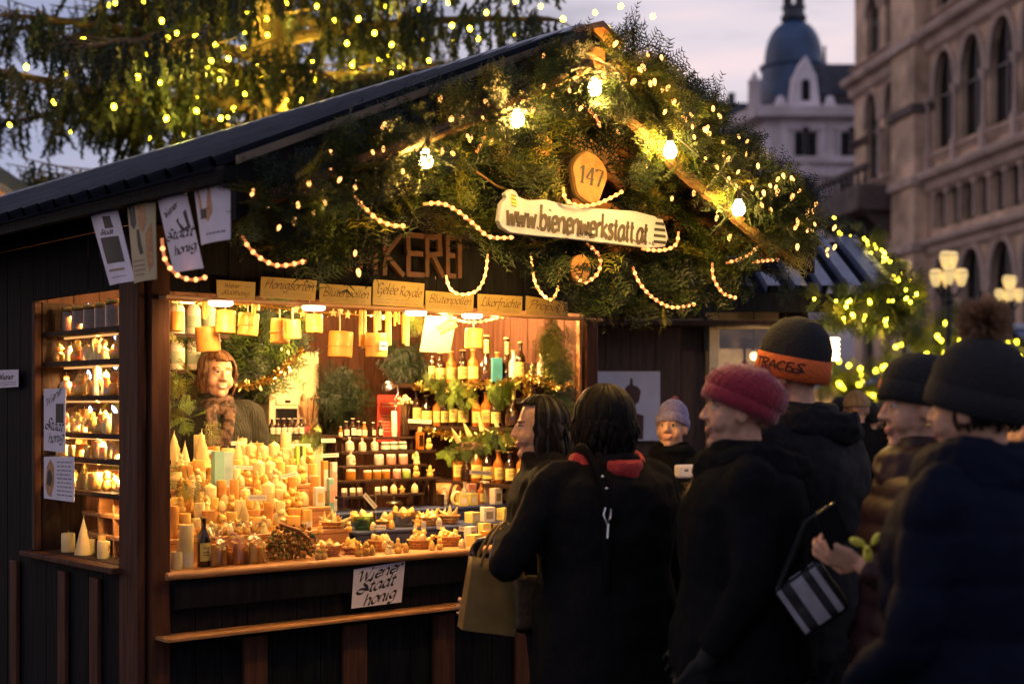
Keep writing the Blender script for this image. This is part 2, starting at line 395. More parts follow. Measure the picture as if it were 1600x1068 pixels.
# roof: trapezoid-ribbed sheets running from eave to ridge
def sheet_roof(t0, z0, t1, z1):
    m = MB(); per = .15; n = int((RB-GF)/per); pr = []
    for i in range(n):
        y = GF+i*per
        for a, h in ((0, 0), (.36, 0), (.38, .018), (.43, .029), (.47, .0325), (.52, .0325), (.59, .020), (.61, 0)): pr.append((y+a*per, h))
    pr.append((GF+n*per, 0))
    dx, dz = t1-t0, z1-z0; l = math.hypot(dx, dz); nx, nz = -dz/l, dx/l
    if nz < 0: nx, nz = -nx, -nz
    seg = 3; k = len(pr); vs = []; fs = []
    for s_ in range(seg+1):
        f = s_/seg
        for y, h in pr: vs.append((t0+dx*f+nx*h, y, z0+dz*f+nz*h))
    for s_ in range(seg):
        for i in range(k-1): fs.append((s_*k+i, s_*k+i+1, (s_+1)*k+i+1, (s_+1)*k+i))
    m.add(vs, fs); m.m = [1 if q[0] % k % 8 == 3 else 0 for q in fs]; return m
sheet_roof(TL-.03, ZE-.003, TP, ZP+.01).build('roof_sheet', [roof_metal, rib_glint], stall, sharp=.3)
sheet_roof(TR_+.03, ZE-.003, TP, ZP+.01).build('roof_sheet', [roof_metal, rib_glint], stall, sharp=.3)
def slope_board(t0, t1, y0, y1, up, dn):
    return [(t0, zroof(t0)+up), (t1, zroof(t1)+up), (t1, zroof(t1)-dn), (t0, zroof(t0)-dn)]
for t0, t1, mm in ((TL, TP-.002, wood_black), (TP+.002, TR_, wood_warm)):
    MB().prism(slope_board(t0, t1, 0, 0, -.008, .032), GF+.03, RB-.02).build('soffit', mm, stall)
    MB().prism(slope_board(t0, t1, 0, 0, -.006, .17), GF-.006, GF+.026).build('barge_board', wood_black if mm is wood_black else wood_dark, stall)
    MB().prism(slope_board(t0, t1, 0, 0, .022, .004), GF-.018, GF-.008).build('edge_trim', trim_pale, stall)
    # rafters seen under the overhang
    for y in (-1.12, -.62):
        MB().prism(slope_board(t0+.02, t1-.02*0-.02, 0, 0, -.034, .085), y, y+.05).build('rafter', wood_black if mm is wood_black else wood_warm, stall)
MB().box(TL-.035, TL+.0, GF, RB-.02, ZE-.055, ZE-.008).build('eave_board', wood_black, stall)
MB().box(TR_, TR_+.035, GF, RB-.02, ZE-.055, ZE-.008).build('eave_board', wood_black, stall)
MB().tube([(TL-.055, GF+.02, ZE-.02), (TL-.055, RB, ZE-.02)], .007, 8).build('gutter', roof_metal, stall)
m = MB()
for i in range(22):
    y = GF+.02+i*.3
    m.prism([(TP-.11, ZP-.008), (TP-.03, ZP+.036), (TP+.03, ZP+.036), (TP+.11, ZP-.008), (TP, ZP+.02)], y, y+.296+(i % 2)*.004)
m.build('ridge_cap', zinc, stall)
# gable ornament: little wooden roofed beam end
gb = MB().box(TP-.05, TP+.05, GF-.03, GF+.3, ZP-.15, ZP-.05).build('ridge_beam', wood_warm, stall, bevel=.004)
m = MB(); m.prism([(TP-.10, ZP-.0), (TP-.01, ZP+.03), (TP+.10, ZP-.03), (TP+.095, ZP-.05), (TP-.01, ZP+.008), (TP-.10, ZP-.02)], GF-.08, GF-.022)
m.build('beam_cover', wood_warm, gb)
# frame that carries the greenery under the overhang, hung from the rafters
for t0, t1 in ((TL+.1, TP), (TP, TR_-.1)):
    MB().prism([(t0, zroof(t0)-.20), (t1, zroof(t1)-.20), (t1, zroof(t1)-.25), (t0, zroof(t0)-.25)], -.86, -.83).build('greenery_batten', wood_dark, stall)
MB().box(.1, 2.3, -.86, -.83, 2.44, 2.48).build('greenery_batten', wood_dark, stall)
for t in (.25, .8, 1.45, 2.05): MB().box(t-.02, t+.02, -.828, -.80, 2.40, zroof(t)-.2).build('greenery_batten', wood_dark, stall)
# side window shelves
SH = [1.909, 1.778, 1.63, 1.473, 1.369, 1.232]
for z in SH: MB().box(.0, .20, .188, 1.018, z-.012, z+.008).build('shelf', wood_dark, stall, bevel=.002)
MB().box(.0, .22, .188, 1.018, .942, .962).build('shelf', wood_dark, stall, bevel=.002)
MB().box(.0, .20, 1.02, 1.04, .96, 2.05).build('shelf_side', wood_dark, stall)
# tiered counter display
TIER = [(.0, .22, .95), (.22, .37, 1.05), (.37, .52, 1.14), (.52, .67, 1.235), (.67, .84, 1.315)]
for y0, y1, z in TIER[1:]:
    MB().box(.105, 1.08, y0, .845, z-.02, z).build('display_step', wood_warm, stall, bevel=.004)
    MB().box(.105, 1.08, y0, y0+.012, .951, z-.021).build('display_riser', wood_warm, stall)
for y0, y1, z in ((.17, .40, 1.035), (.40, .60, 1.10)):
    MB().box(1.085, 2.28, y0, .62, z-.018, z).build('display_step', navy, stall, bevel=.006)
    MB().box(1.085, 2.28, y0, y0+.012, .951, z-.02).build('display_riser', navy, stall)
# bottle shelves on the right inner wall
for z in (1.715, 1.487, 1.20):
    MB().box(2.12, 2.368, .18, 1.50, z-.022, z).build('shelf', wood_dark, stall, bevel=.002)
# low glass guard in front of the candles
MB().box(.115, 1.05, -.036, -.031, .952, 1.24).build('glass_guard', glassmat('guard glass', (.96, .97, .95), .012), stall)
# interior lamps under the rail
LAMPS = []
for x, y in ((345, 470), (490, 482), (650, 489), (738, 498)):
    t, z = tz(x, y, .02); LAMPS.append((t, z))
    t = tz(x, y, -.115)[0]; l = thing('spot_lamp', '', 'lamp', W(t, -.115, 0), A0, 'spot lamps under the sign rail')
    z = 2.004
    m = MB(); m.lathe([(.001, .0), (.052, -.002), (.05, -.012), (.04, -.018), (.001, -.02)][::-1], 18, (0, 0, z), sy=.8); m.build('lens', lens_pink, l)
    m = MB(); m.lathe([(.05, .001), (.056, .002), (.04, .007), (.02, .008)], 18, (0, 0, z), sy=.8); m.build('housing', silver, l)
    l['label'] = 'round warm lamp under the sign rail, '+nth(len(LAMPS)-1)+' from the corner post'
    ld = bpy.data.lights.new('spot_lamp_light', 'AREA'); ld.shape = 'DISK'; ld.size = .09; ld.energy = 5; ld.color = (1, .575, .205); ld.spread = math.radians(170)
    lo = bpy.data.objects.new('lamp_or_fill', ld); COL.objects.link(lo); lo.parent = l; lo.location = (0, .0, z-.028); lo.rotation_euler = (math.radians(38), 0, 0)
    ld = bpy.data.lights.new('card_fill', 'POINT'); ld.energy = 1.7; ld.color = (1, .58, .22); ld.shadow_soft_size = .02  # fill light added ahead of each lamp to brighten cards and faces
    lo = bpy.data.objects.new('lamp_or_fill', ld); COL.objects.link(lo); lo.parent = l; lo.location = (0, -.20, z-.01)
# fill lamps added below the ceiling to brighten goods and faces (one shows behind the hanging candles)
for i, (t, r, e) in enumerate(((.40, .26, 32), (1.42, .32, 135), (1.72, .95, 88), (1.93, .40, 45))):
    l = thing('ceiling_fill_lamp', ['added white ceiling lamp nearest the corner post inside', 'added white ceiling lamp before the stall keeper', 'added white ceiling lamp in the middle of the stall', 'added white ceiling lamp before the bottle shelves'][i], 'lamp', W(t, r, 0), A0)
    MB().lathe([(.001, 2.18), (.03, 2.182), (.055, 2.20), (.06, 2.23), (.04, 2.262)], 18).build('lamp_globe', emat('lit opal glass', (1, .6, .3), 4), l)
    MB().lathe([(.042, 2.263), (.045, 2.308), (.03, 2.309)], 16).build('lamp_base', silver, l)
    ld = bpy.data.lights.new('ceiling_fill_light', 'POINT'); ld.shadow_soft_size = .03; ld.energy = e; ld.color = (1, .575, .205)
    lo = bpy.data.objects.new('lamp_or_fill', ld); COL.objects.link(lo); lo.parent = l; lo.location = (0, 0, 2.14)
# unseen fill strips added under the side window shelves to brighten the candles
for i, z in enumerate(SH[:5]+[SH[5]]):
    l = thing('fill_strip', 'added thin warm fill strip beneath the '+nth(i)+' side window shelf from the top', 'lamp', W(.085, .6, 0), A0, 'added fill strips in the side window')
    MB().box(-.004, .006, -.38, .38, z-.021, z-.0125).build('strip', emat('lit strip', (1, .5, .16), .9), l)
    ld = bpy.data.lights.new('fill_strip_light', 'AREA'); ld.shape = 'RECTANGLE'; ld.size = .76; ld.size_y = .012; ld.energy = (10, 11, 10.5, 10, 9, 2.5)[i]; ld.color = (1, .575, .205)
    lo = bpy.data.objects.new('lamp_or_fill', ld); COL.objects.link(lo); lo.parent = l; lo.location = (.0, 0, z-.024); lo.rotation_euler = (0, math.radians(-18), PI/2)

# ---------------------------------------------------------------- sheets, cards and boards given by four corners
def lerp(a, b, f): return a+(b-a)*f
class Sheet:
    def __init__(s, name, label, cat, cor, m, th=.003, group=None, bulge=0.0, nx=8, nz=8):
        s.c = [Vector(c) for c in cor]; s.b = bulge
        s.n = (s.c[1]-s.c[0]).cross(s.c[3]-s.c[0]).normalized()
        if s.n.y > 0: s.n = -s.n
        s.o = (s.c[2]+s.c[3])/2
        s.root = thing(name, label, cat, s.o, 0, group)
        mb = MB(); vs = []; fs = []
        for k in (1, -1):
            for j in range(nz+1):
                for i in range(nx+1): vs.append(s.at(i/nx, j/nz, k*th/2))
        q = (nx+1)*(nz+1)
        for j in range(nz):
            for i in range(nx):
                a = j*(nx+1)+i; fs.append((a, a+1, a+nx+2, a+nx+1)); fs.append((q+a, q+a+nx+1, q+a+nx+2, q+a+1))
        rim = [j*(nx+1) for j in range(nz+1)]+[nz*(nx+1)+i for i in range(1, nx+1)]+[j*(nx+1)+nx for j in range(nz-1, -1, -1)]+[i for i in range(nx-1, 0, -1)]
        for i in range(len(rim)):
            a, b = rim[i], rim[(i+1) % len(rim)]; fs.append((a, b, b+q, a+q))
        mb.add(vs, fs); mb.build('sheet', m, s.root)
        s.th = th; s.L = {}
    def at(s, a, b, off=0):           # a rightwards, b upwards, 0..1
        p = lerp(lerp(s.c[3], s.c[2], a), lerp(s.c[0], s.c[1], a), b)
        return tuple(p-s.o+s.n*(off+s.b*4*a*(1-a)))
    def mb(s, key): return s.L.setdefault(key, MB())
    def rect(s, key, a0, a1, b0, b1, off=.0006):
        vs = []; n = 6
        for i in range(n+1): vs += [s.at(lerp(a0, a1, i/n), b0, s.th/2+off), s.at(lerp(a0, a1, i/n), b1, s.th/2+off)]
        s.mb(key).add(vs, [(2*i, 2*i+2, 2*i+3, 2*i+1) for i in range(n)])
    def poly(s, key, pts, off=.0008):
        s.mb(key).add([s.at(a, b, s.th/2+off) for a, b in pts], [tuple(range(len(pts)))])
    def text(s, key, txt, a, b, size, fit=None, rot=0, shear=.25, w=.2, wmin=.06, asp=1.0, gap=0):
        # size is in sheet heights; asp = sheet width / height
        def fn(x, z): return s.at(a+x/asp, b+z, s.th/2+.001)
        write(s.mb(key), txt, 0, 0, size, shear=shear, w=w, wmin=wmin, rot=rot, fit=(fit*asp if fit else None), fn=fn, gap=gap)
    def lines(s, key, a0, a1, b0, b1, n, seed=1):
        r = random.Random(seed)
        for i in range(n):
            b = lerp(b1, b0, (i+.5)/n); h = (b1-b0)/n*.32; a = a0
            while a < a1-.03:
                w = r.uniform(.04, .16); s.rect(key, a, min(a+w, a1), b-h/2, b+h/2); a += w+.025
    def done(s, mats):
        for k, mb in s.L.items(): mb.build({'script': 'lettering', 'picture_field': 'picture', 'colour_field': 'picture'}.get(k, k), mats[k], s.root)
        return s.root
def on_front(pts, r): return [SP(x, y, r) for x, y in pts]
def on_side(pts, t):
    out = []
    for x, y in pts:
        r = rz_on(x, t); p = W(t, r, 0); out.append(Vector((p.x, p.y, 1.6-(y-632)/F*p.y)))
    return out
INK = {'lettering': ink_brown, 'print': ink_grey, 'script': ink, 'picture': ink, 'picture_field': wood_warm, 'fine_print': ink_mid, 'colour_field': pink_card, 'red_field': red_card}
# the seven handwritten shelf cards on the rail
CARDS = [('Wiener Stadthonig', [(338, 437), (399, 441), (398, 468), (339, 465)]), ('Honigsorten', [(408, 432), (495, 438), (492, 470), (406, 464)]),
         ('Bl\u00fctenpollen', [(499, 443), (580, 448), (579, 477), (499, 473)]), ('Gel\u00e9e Royale', [(583, 436), (663, 443), (661, 481), (582, 476)]),
         ('Bl\u00fctenpollen', [(665, 454), (740, 460), (739, 487), (665, 482)]), ('Lik\u00f6rfr\u00fcchte', [(746, 459), (816, 463), (815, 492), (746, 489)]),
         ('Propolis', [(822, 462), (887, 472), (887, 497), (821, 493)])]
CLAB = ['small yellow card reading Wiener Stadthonig on the rail by the corner post', 'large yellow card reading Honigsorten standing on the sign rail', 'yellow card reading Bl\u00fctenpollen beside the Honigsorten card',
        'yellow card reading Gel\u00e9e Royale wrapped in crinkled film on the rail', 'yellow card reading Bl\u00fctenpollen under the hanging light loop', 'yellow card reading Lik\u00f6rfr\u00fcchte on the sign rail', 'yellow card reading Propolis at the far end of the sign rail']
for i, (txt, c) in enumerate(CARDS):
    s = Sheet('shelf_card', CLAB[i], 'sign', on_front(c, -.06+.004*(i % 2)), paper_yel, .003, 'handwritten cards on the sign rail', bulge=.004)
    asp = (c[1][0]-c[0][0])/(c[3][1]-c[0][1])*1.06
    if i == 0:
        s.text('lettering', 'Wiener', .16, .60, .15, .42, asp=asp, shear=.4, w=.3); s.text('lettering', 'Stadthonig', .12, .22, .15, .7, asp=asp, shear=.4, w=.34)
        s.lines('print', .72, .92, .6, .8, 1, 3)
    elif i == 1:
        s.text('lettering', txt, .06, .46, .27, .88, asp=asp, shear=.3, w=.22, wmin=.1); s.lines('print', .06, .92, .06, .34, 3, 5)
    elif i == 3:
        s.text('lettering', 'Gel\u00e9e', .06, .46, .25, .40, asp=asp, shear=.25, w=.2, wmin=.08); s.text('lettering', 'Royale', .50, .42, .23, .44, asp=asp, shear=.25, w=.2, wmin=.08); s.lines('print', .08, .9, .06, .3, 2, 6)
    else:
        s.text('lettering', txt, .06, .38, .27, .88, asp=asp, shear=.3, w=.22, wmin=.1); s.lines('print', .1, .9, .08, .28, 2, 7+i)
    s.done(INK)
# script banners
def script(s, asp, key='script', y=(.70, .40, .10), size=.155, rot=.12, x=(.06, .10, .22)):
    s.text(key, 'Wiener', x[0], y[0], size, .88, rot=rot, asp=asp, shear=.4, w=.46, wmin=.08)
    s.text(key, 'Stadt', x[1], y[1], size*1.08, .72, rot=rot, asp=asp, shear=.4, w=.46, wmin=.08)
    s.text(key, 'honig', x[2], y[2], size*1.05, .64, rot=rot, asp=asp, shear=.4, w=.46, wmin=.08)
s = Sheet('paper_notice', 'white sheet lettered Wiener Stadt honig taped to the dark front below the counter', 'sign', on_front([(553, 889), (633, 876), (627, 940), (549, 950)], -.037), paper_white, .002)
script(s, 1.25, rot=.14, y=(.64, .34, .03)); s.done(INK)
s = Sheet('paper_notice', 'tall white sheet lettered Wiener Stadt honig on the side window', 'sign', on_side([(69, 607), (103, 606), (102, 707), (69, 703)], -.06), paper_white, .002)
s.text('script', 'Wiener', .10, .70, .07, .85, rot=.40, asp=.75, shear=.4, w=.4); s.text('script', 'Stadt', .08, .36, .10, .8, rot=-.05, asp=.75, shear=.4, w=.4)
s.text('script', 'honig', .2, .13, .09, .72, rot=.1, asp=.75, shear=.4, w=.4); s.rect('picture', .56, .92, .46, .76); s.done(INK)
s = Sheet('paper_notice', 'printed notice with a small picture taped beneath the tall sheet on the side window', 'sign', on_side([(69, 713), (116, 713), (116, 784), (69, 778)], -.06), paper_white, .002)
s.poly('picture_field', [(.06, .3), (.1, .75), (.22, .95), (.34, .8), (.36, .4), (.25, .05), (.12, .1)]); s.poly('picture', [(.1, .35), (.14, .65), (.22, .72), (.3, .5), (.24, .3)], .0014)
s.lines('fine_print', .45, .93, .08, .92, 9, 11); s.done(INK)
s = Sheet('paper_notice', 'small bluish notice on the dark side wall behind the stall', 'sign', on_side([(-6, 578), (29, 577), (29, 604), (-6, 606)], -.05), paper_white, .002)
s.text('script', 'Wiener', .1, .45, .2, .7, asp=1.2, w=.3); s.lines('fine_print', .1, .9, .1, .35, 2, 4); s.done(INK)
# four laminated sheets hanging from the left eave
s = Sheet('hanging_sheet', 'white sheet with a black square picture hanging under the eave', 'sign', on_side([(141, 334), (184, 328), (211, 439), (172, 446)], -.33), paper_white, .002, 'laminated sheets under the eave', .01)
s.rect('picture', .2, .86, .28, .64); s.poly('picture', [(.5, .76), (.5, .93), (.75, .93), (.78, .76)]); s.text('script', 'Stadt', .28, .68, .04, .45, asp=.42, w=.4); s.rect('print', .2, .8, .17, .2); s.lines('fine_print', .25, .8, .07, .11, 1, 2); s.done(INK)
s = Sheet('hanging_sheet', 'yellowish sheet with brown and black pictures hanging under the eave', 'sign', on_side([(199, 322), (243, 316), (245, 436), (210, 443)], -.33), paper_cream, .002, 'laminated sheets under the eave', .012)
s.poly('picture', [(.1, .98), (.38, .98), (.4, .75), (.3, .68), (.14, .74)]); s.poly('picture', [(.4, .66), (.5, .68), (.55, .5), (.62, .36), (.5, .34), (.42, .45)])
s.poly('picture_field', [(.45, .98), (.72, .98), (.74, .72), (.62, .62), (.5, .7)]); s.poly('picture_field', [(.72, .6), (.9, .75), (.92, .2), (.8, .1), (.72, .35)]); s.lines('print', .1, .65, .06, .3, 4, 8); s.done(INK)
s = Sheet('hanging_sheet', 'white sheet lettered Stadt honig hanging under the eave', 'sign', on_side([(247, 314), (291, 300), (318, 419), (272, 427)], -.33), paper_white, .002, 'laminated sheets under the eave', .01)
s.text('script', 'Wiener', .2, .72, .05, .6, rot=.5, asp=.42, shear=.4, w=.4); s.text('script', 'Stadt', .05, .43, .075, .9, rot=.02, asp=.42, shear=.4, w=.4); s.text('script', 'honig', .25, .22, .07, .7, rot=.12, asp=.42, shear=.4, w=.4)
s.poly('picture', [(.56, .66), (.9, .78), (.92, .54), (.68, .5)]); s.done(INK)
s = Sheet('hanging_sheet', 'pale sheet with a yellow picture hanging at the front corner of the eave', 'sign', on_side([(303, 292), (362, 276), (360, 374), (315, 383)], -.33), paper_white, .002, 'laminated sheets under the eave', .01)
s.poly('picture_field', [(.1, .95), (.5, .97), (.55, .5), (.4, .35), (.15, .5)]); s.rect('picture', .14, .36, .42, .58); s.lines('fine_print', .3, .9, .1, .2, 1, 3); s.done(INK)
# web address board
BP = [(776, 345), (780, 318), (788, 309), (786, 302), (795, 296), (803, 299), (808, 308), (822, 313), (850, 312), (880, 320), (930, 326), (990, 330), (1020, 338), (1036, 350), (1041, 372), (1036, 386), (1012, 388), (950, 381), (880, 373), (820, 368), (794, 364), (781, 356)]
RS = -1.05
P2 = [tz(x, y, RS) for x, y in BP]
bo = thing('name_board', 'long white cut-out board lettered www.bienenwerkstatt.at beneath the number disc', 'sign', W(P2[0][0], RS, 0), A0)
t00 = P2[0][0]
MB().prism([(t-t00, z) for t, z in P2], -.012, .012).build('board', mat('white painted board', (.37, .39, .53), .5, .06, 12), bo, bevel=.004)
a = tz(787, 352, RS); b = tz(1008, 381, RS)
m = MB(); write(m, 'www.bienenwerkstatt.at', a[0]-t00, a[1], .056, -.0135, .06, .36, .25, .75, math.atan2(b[1]-a[1], b[0]-a[0]), fit=math.hypot(b[0]-a[0], b[1]-a[1])); m.build('lettering', mat('dark brown paint', (.035, .02, .02), .6, .4, 40), bo)
m = MB(); c = tz(798, 311, RS)           # little bee
T = Matrix.Translation((c[0]-t00, -.0138, c[1]))
for q, (dx, dz, rx, rz) in enumerate(((0, .0, .012, .018), (.008, -.018, .012, .012))): m.add([(dx+rx*math.cos(i*PI/8), -.0002*q, dz+rz*math.sin(i*PI/8)) for i in range(16)], [tuple(range(16))], 0, T)
m.build('bee_body', mat('bee yellow', (.6, .42, .06), .5), bo)
m = MB()
for i, dz in enumerate((.012, -.002, -.016, -.027)): m.add([(-.010, -.001, dz), (.014, -.001, dz-.004), (.014, -.001, dz), (-.010, -.001, dz+.004)], [(0, 1, 2, 3)], 0, T)
m.build('bee_stripe', ink, bo)
m = MB(); c = tz(1027, 381, RS)          # striped hive at the right end
T = Matrix.Translation((c[0]-t00, -.014, c[1]))
n = 9
for i in range(n):
    z0 = i*.0125; w0 = .036*math.sqrt(max(.05, 1-(i/n)**2.2)); w1 = .036*math.sqrt(max(.02, 1-((i+1)/n)**2.2))
    m.add([(-w0, 0, z0), (w0, 0, z0), (w1, 0, z0+.0125), (-w1, 0, z0+.0125)], [(0, 1, 2, 3)], i % 2, T)
m.build('hive_picture', [ink, mat('white painted board', (.7, .7, .7))], bo)
# number disc
RD = -1.06; c = tz(919, 278, RD); nd = thing('number_disc', 'round wooden slice with bark rim lettered 147 among the fir', 'sign', W(c[0], RD, 0), A0)
pl = [((.088+.006*math.sin(3*a)+.004*math.sin(5*a+1))*math.cos(a), c[1]+(.098+.005*math.sin(4*a))*math.sin(a)) for a in [i*2*PI/36 for i in range(36)]]
MB().prism(pl, -.012, .014).build('slice', mat('number disc wood', (.25, .115, .036), .6, .3, 22), nd, bevel=.003)
MB().prism([(x*1.06, c[1]+(z-c[1])*1.06) for x, z in pl], -.004, .012).build('bark_rim', bark, nd)
m = MB(); write(m, '147', -.062, c[1]-.022, .040, -.0135, .02, .34, .12, .25, -.1, fit=.128, gap=.08); m.build('lettering', ink, nd)
# wooden capitals on the gable wall
lt = thing('wall_lettering', 'reddish wooden capital letters IMKEREI on the dark gable wall', 'sign', W(1.0, -.02, 0), A0)
a = tz(548, 431, -.04); b = tz(724, 437, -.04)
for k, (ch, x0, x1) in enumerate((('I', 545, 556), ('M', 560, 592), ('K', 597, 632), ('E', 634, 664), ('R', 664, 696), ('E', 697, 712), ('I', 717, 724))):
    m = MB(); p = tz(x0, 424+k*1.2, -.04); q = tz(x1, 424, -.04)
    GLR = {'R': (.95, '.12,1.6 .12,0|.12,1.55 .75,1.6|.75,1.6 .8,.9|.8,.9 .12,.8|.4,.8 .9,0')}
    g = GLR.get(ch, GL[ch])[1]; wd = q[0]-p[0]
    for st in g.split('|'):
        pts = [tuple(map(float, e.split(','))) for e in st.split()]
        for (xa, za), (xb, zb) in zip(pts, pts[1:]):
            d = math.hypot(xb-xa, zb-za); sx = wd/GL[ch][0] if ch != 'I' else .03
            A = Vector((xa*sx, za*.108)); B = Vector((xb*sx, zb*.108)); dr = (B-A).normalized(); nn = Vector((-dr.y, dr.x))*.011; A -= dr*.008; B += dr*.008
            m.prism([(p[0]-1.0+v.x, p[1]+v.y) for v in (A-nn, B-nn, B+nn, A+nn)], -.02-rnd.uniform(0, .006), -.004)
    m.build('letter', mat('reddish letter wood', (.065, .022, .012), .6, .3, 20), lt)
# ---------------------------------------------------------------- goods on the counter
def pt(x, r): return tz(x, 600, r)[0]
def candle_kind(name, r, h, m, label=None, band=False, flame=False):
    k = thing(name, '', 'candle')
    prof = [(r*.96, 0), (r, .004), (r, h-.006), (r*.93, h), (r*.8, h-.001), (r*.35, h-.006), (.001, h-.007)]
    MB().lathe(prof, 18).build('body', m, k)
    MB().tube([(0, 0, h-.008), (.001, 0, h+.004), (.003, .001, h+.010)], .0016, 6).build('wick', wick_m, k)
    if label: MB().lathe([(r+.0008, label[0]*h), (r+.0008, label[1]*h)], 18).build('label', label[2], k)
    return Kind(k)
def blob(prof, m, name, extra=None, n=16, cat='candle', wick=True, sy=1.0, rib=0, ribn=0):
    k = thing(name, '', cat); mb = MB(); mb.lathe(prof, n, sy=sy, rib=rib, ribn=ribn)
    if extra: extra(mb)
    mb.build('body', m, k, sharp=1.1)
    if wick:
        h = prof[-1][1]; MB().tube([(0, 0, h-.003), (.001, 0, h+.006), (.002, .001, h+.011)], .0014, 5).build('wick', wick_m, k)
    return Kind(k)
def ears(mb):
    for s in (-1, 1): mb.ell((s*.013, 0, .088), (.007, .005, .009), 8, 6)
    mb.ell((0, -.016, .068), (.007, .008, .006), 8, 6)
    for s in (-1, 1): mb.capsule((s*.022, -.004, .046), (s*.016, -.02, .032), .006, .006, 7)
def wings(mb):
    for s in (-1, 1): mb.ell((s*.024, .012, .055), (.018, .005, .026), 10, 7)
    for s in (-1, 1): mb.capsule((s*.012, -.012, .05), (0, -.022, .044), .005, .004, 7)
def arms(mb):
    for s in (-1, 1): mb.capsule((s*.018, 0, .042), (s*.034, -.004, .058), .006, .005, 7)
FIG = {
 'bear': blob([(.016, 0), (.026, .008), (.027, .025), (.02, .046), (.014, .052), (.019, .06), (.021, .07), (.017, .082), (.006, .09), (.001, .091)], wax, 'figure_candle', ears),
 'hive': blob([(.024, 0), (.028, .006), (.0265, .012), (.029, .018), (.027, .025), (.0285, .031), (.026, .038), (.0265, .044), (.022, .051), (.021, .057), (.014, .064), (.011, .069), (.001, .073)], wax_pale, 'figure_candle'),
 'angel': blob([(.027, 0), (.028, .004), (.022, .025), (.015, .048), (.009, .06), (.007, .064), (.013, .07), (.0155, .08), (.012, .092), (.001, .097)], wax_pale, 'figure_candle', wings),
 'snowman': blob([(.02, 0), (.027, .012), (.025, .03), (.016, .041), (.019, .05), (.019, .06), (.011, .07), (.013, .078), (.012, .088), (.001, .095)], wax, 'figure_candle', arms),
 'pine cone': blob([(.012, 0), (.024, .008), (.022, .016), (.027, .022), (.023, .03), (.025, .037), (.02, .045), (.021, .052), (.014, .06), (.013, .066), (.001, .078)], wax, 'figure_candle', None, 14, rib=.07, ribn=7),
 'tree': blob([(.036, 0), (.038, .004), (.031, .018), (.034, .022), (.026, .042), (.029, .046), (.020, .068), (.023, .072), (.013, .096), (.014, .1), (.001, .135)], wax_pale, 'figure_candle', None, 18, rib=.04, ribn=9),
 'cone': blob([(.03, 0), (.031, .003), (.024, .03), (.0245, .033), (.017, .06), (.0175, .063), (.010, .09), (.001, .125)], wax_pale, 'figure_candle', None, 18),
 'star': None,
}
def star_kind(R, th, m, name, cat):
    k = thing(name, '', cat); mb = MB()
    mb.prism([((R if i % 2 == 0 else R*.45)*math.sin(i*PI/5), R*.82+(R if i % 2 == 0 else R*.45)*math.cos(i*PI/5)) for i in range(10)], -th/2, th/2)
    mb.build('body', m, k, bevel=.002); MB().tube([(0, 0, R*1.75), (0, 0, R*2.0)], .0014, 5).build('wick', wick_m, k); return Kind(k)
FIG['star'] = star_kind(.034, .022, wax, 'figure_candle', 'candle')
honey_wax = mat('honey brown wax', (.70, .33, .065), .4, .16, 14, .08, sss=.2)
PIL = [candle_kind('pillar_candle', .026, .105, wax, (.12, .42, label_white)), candle_kind('pillar_candle', .031, .085, wax_pale), candle_kind('pillar_candle', .022, .14, honey_wax), candle_kind('pillar_candle', .036, .07, wax, (.3, .36, wax_dark)),
       candle_kind('pillar_candle', .028, .165, wax_pale, (.08, .35, label_white)), candle_kind('pillar_candle', .02, .06, wax_pale), candle_kind('pillar_candle', .03, .13, wax, (.2, .5, label_white)), candle_kind('pillar_candle', .034, .11, wax_dark)]
# domed pillar candles like those behind
DOME = blob([(.028, 0), (.03, .003), (.03, .098), (.026, .108), (.012, .115), (.004, .121), (.001, .122)], wax_pale, 'pillar_candle')
USED = {}
def lab(o, text, cat=None, group=None):
    if text in USED: print('DUPLABEL', text)
    n = len(text.split())
    if not 4 <= n <= 16: print('LABLEN', n, text)
    USED[text] = 1; o['label'] = text
    if cat: o['category'] = cat
    if group: o['group'] = group
    return o
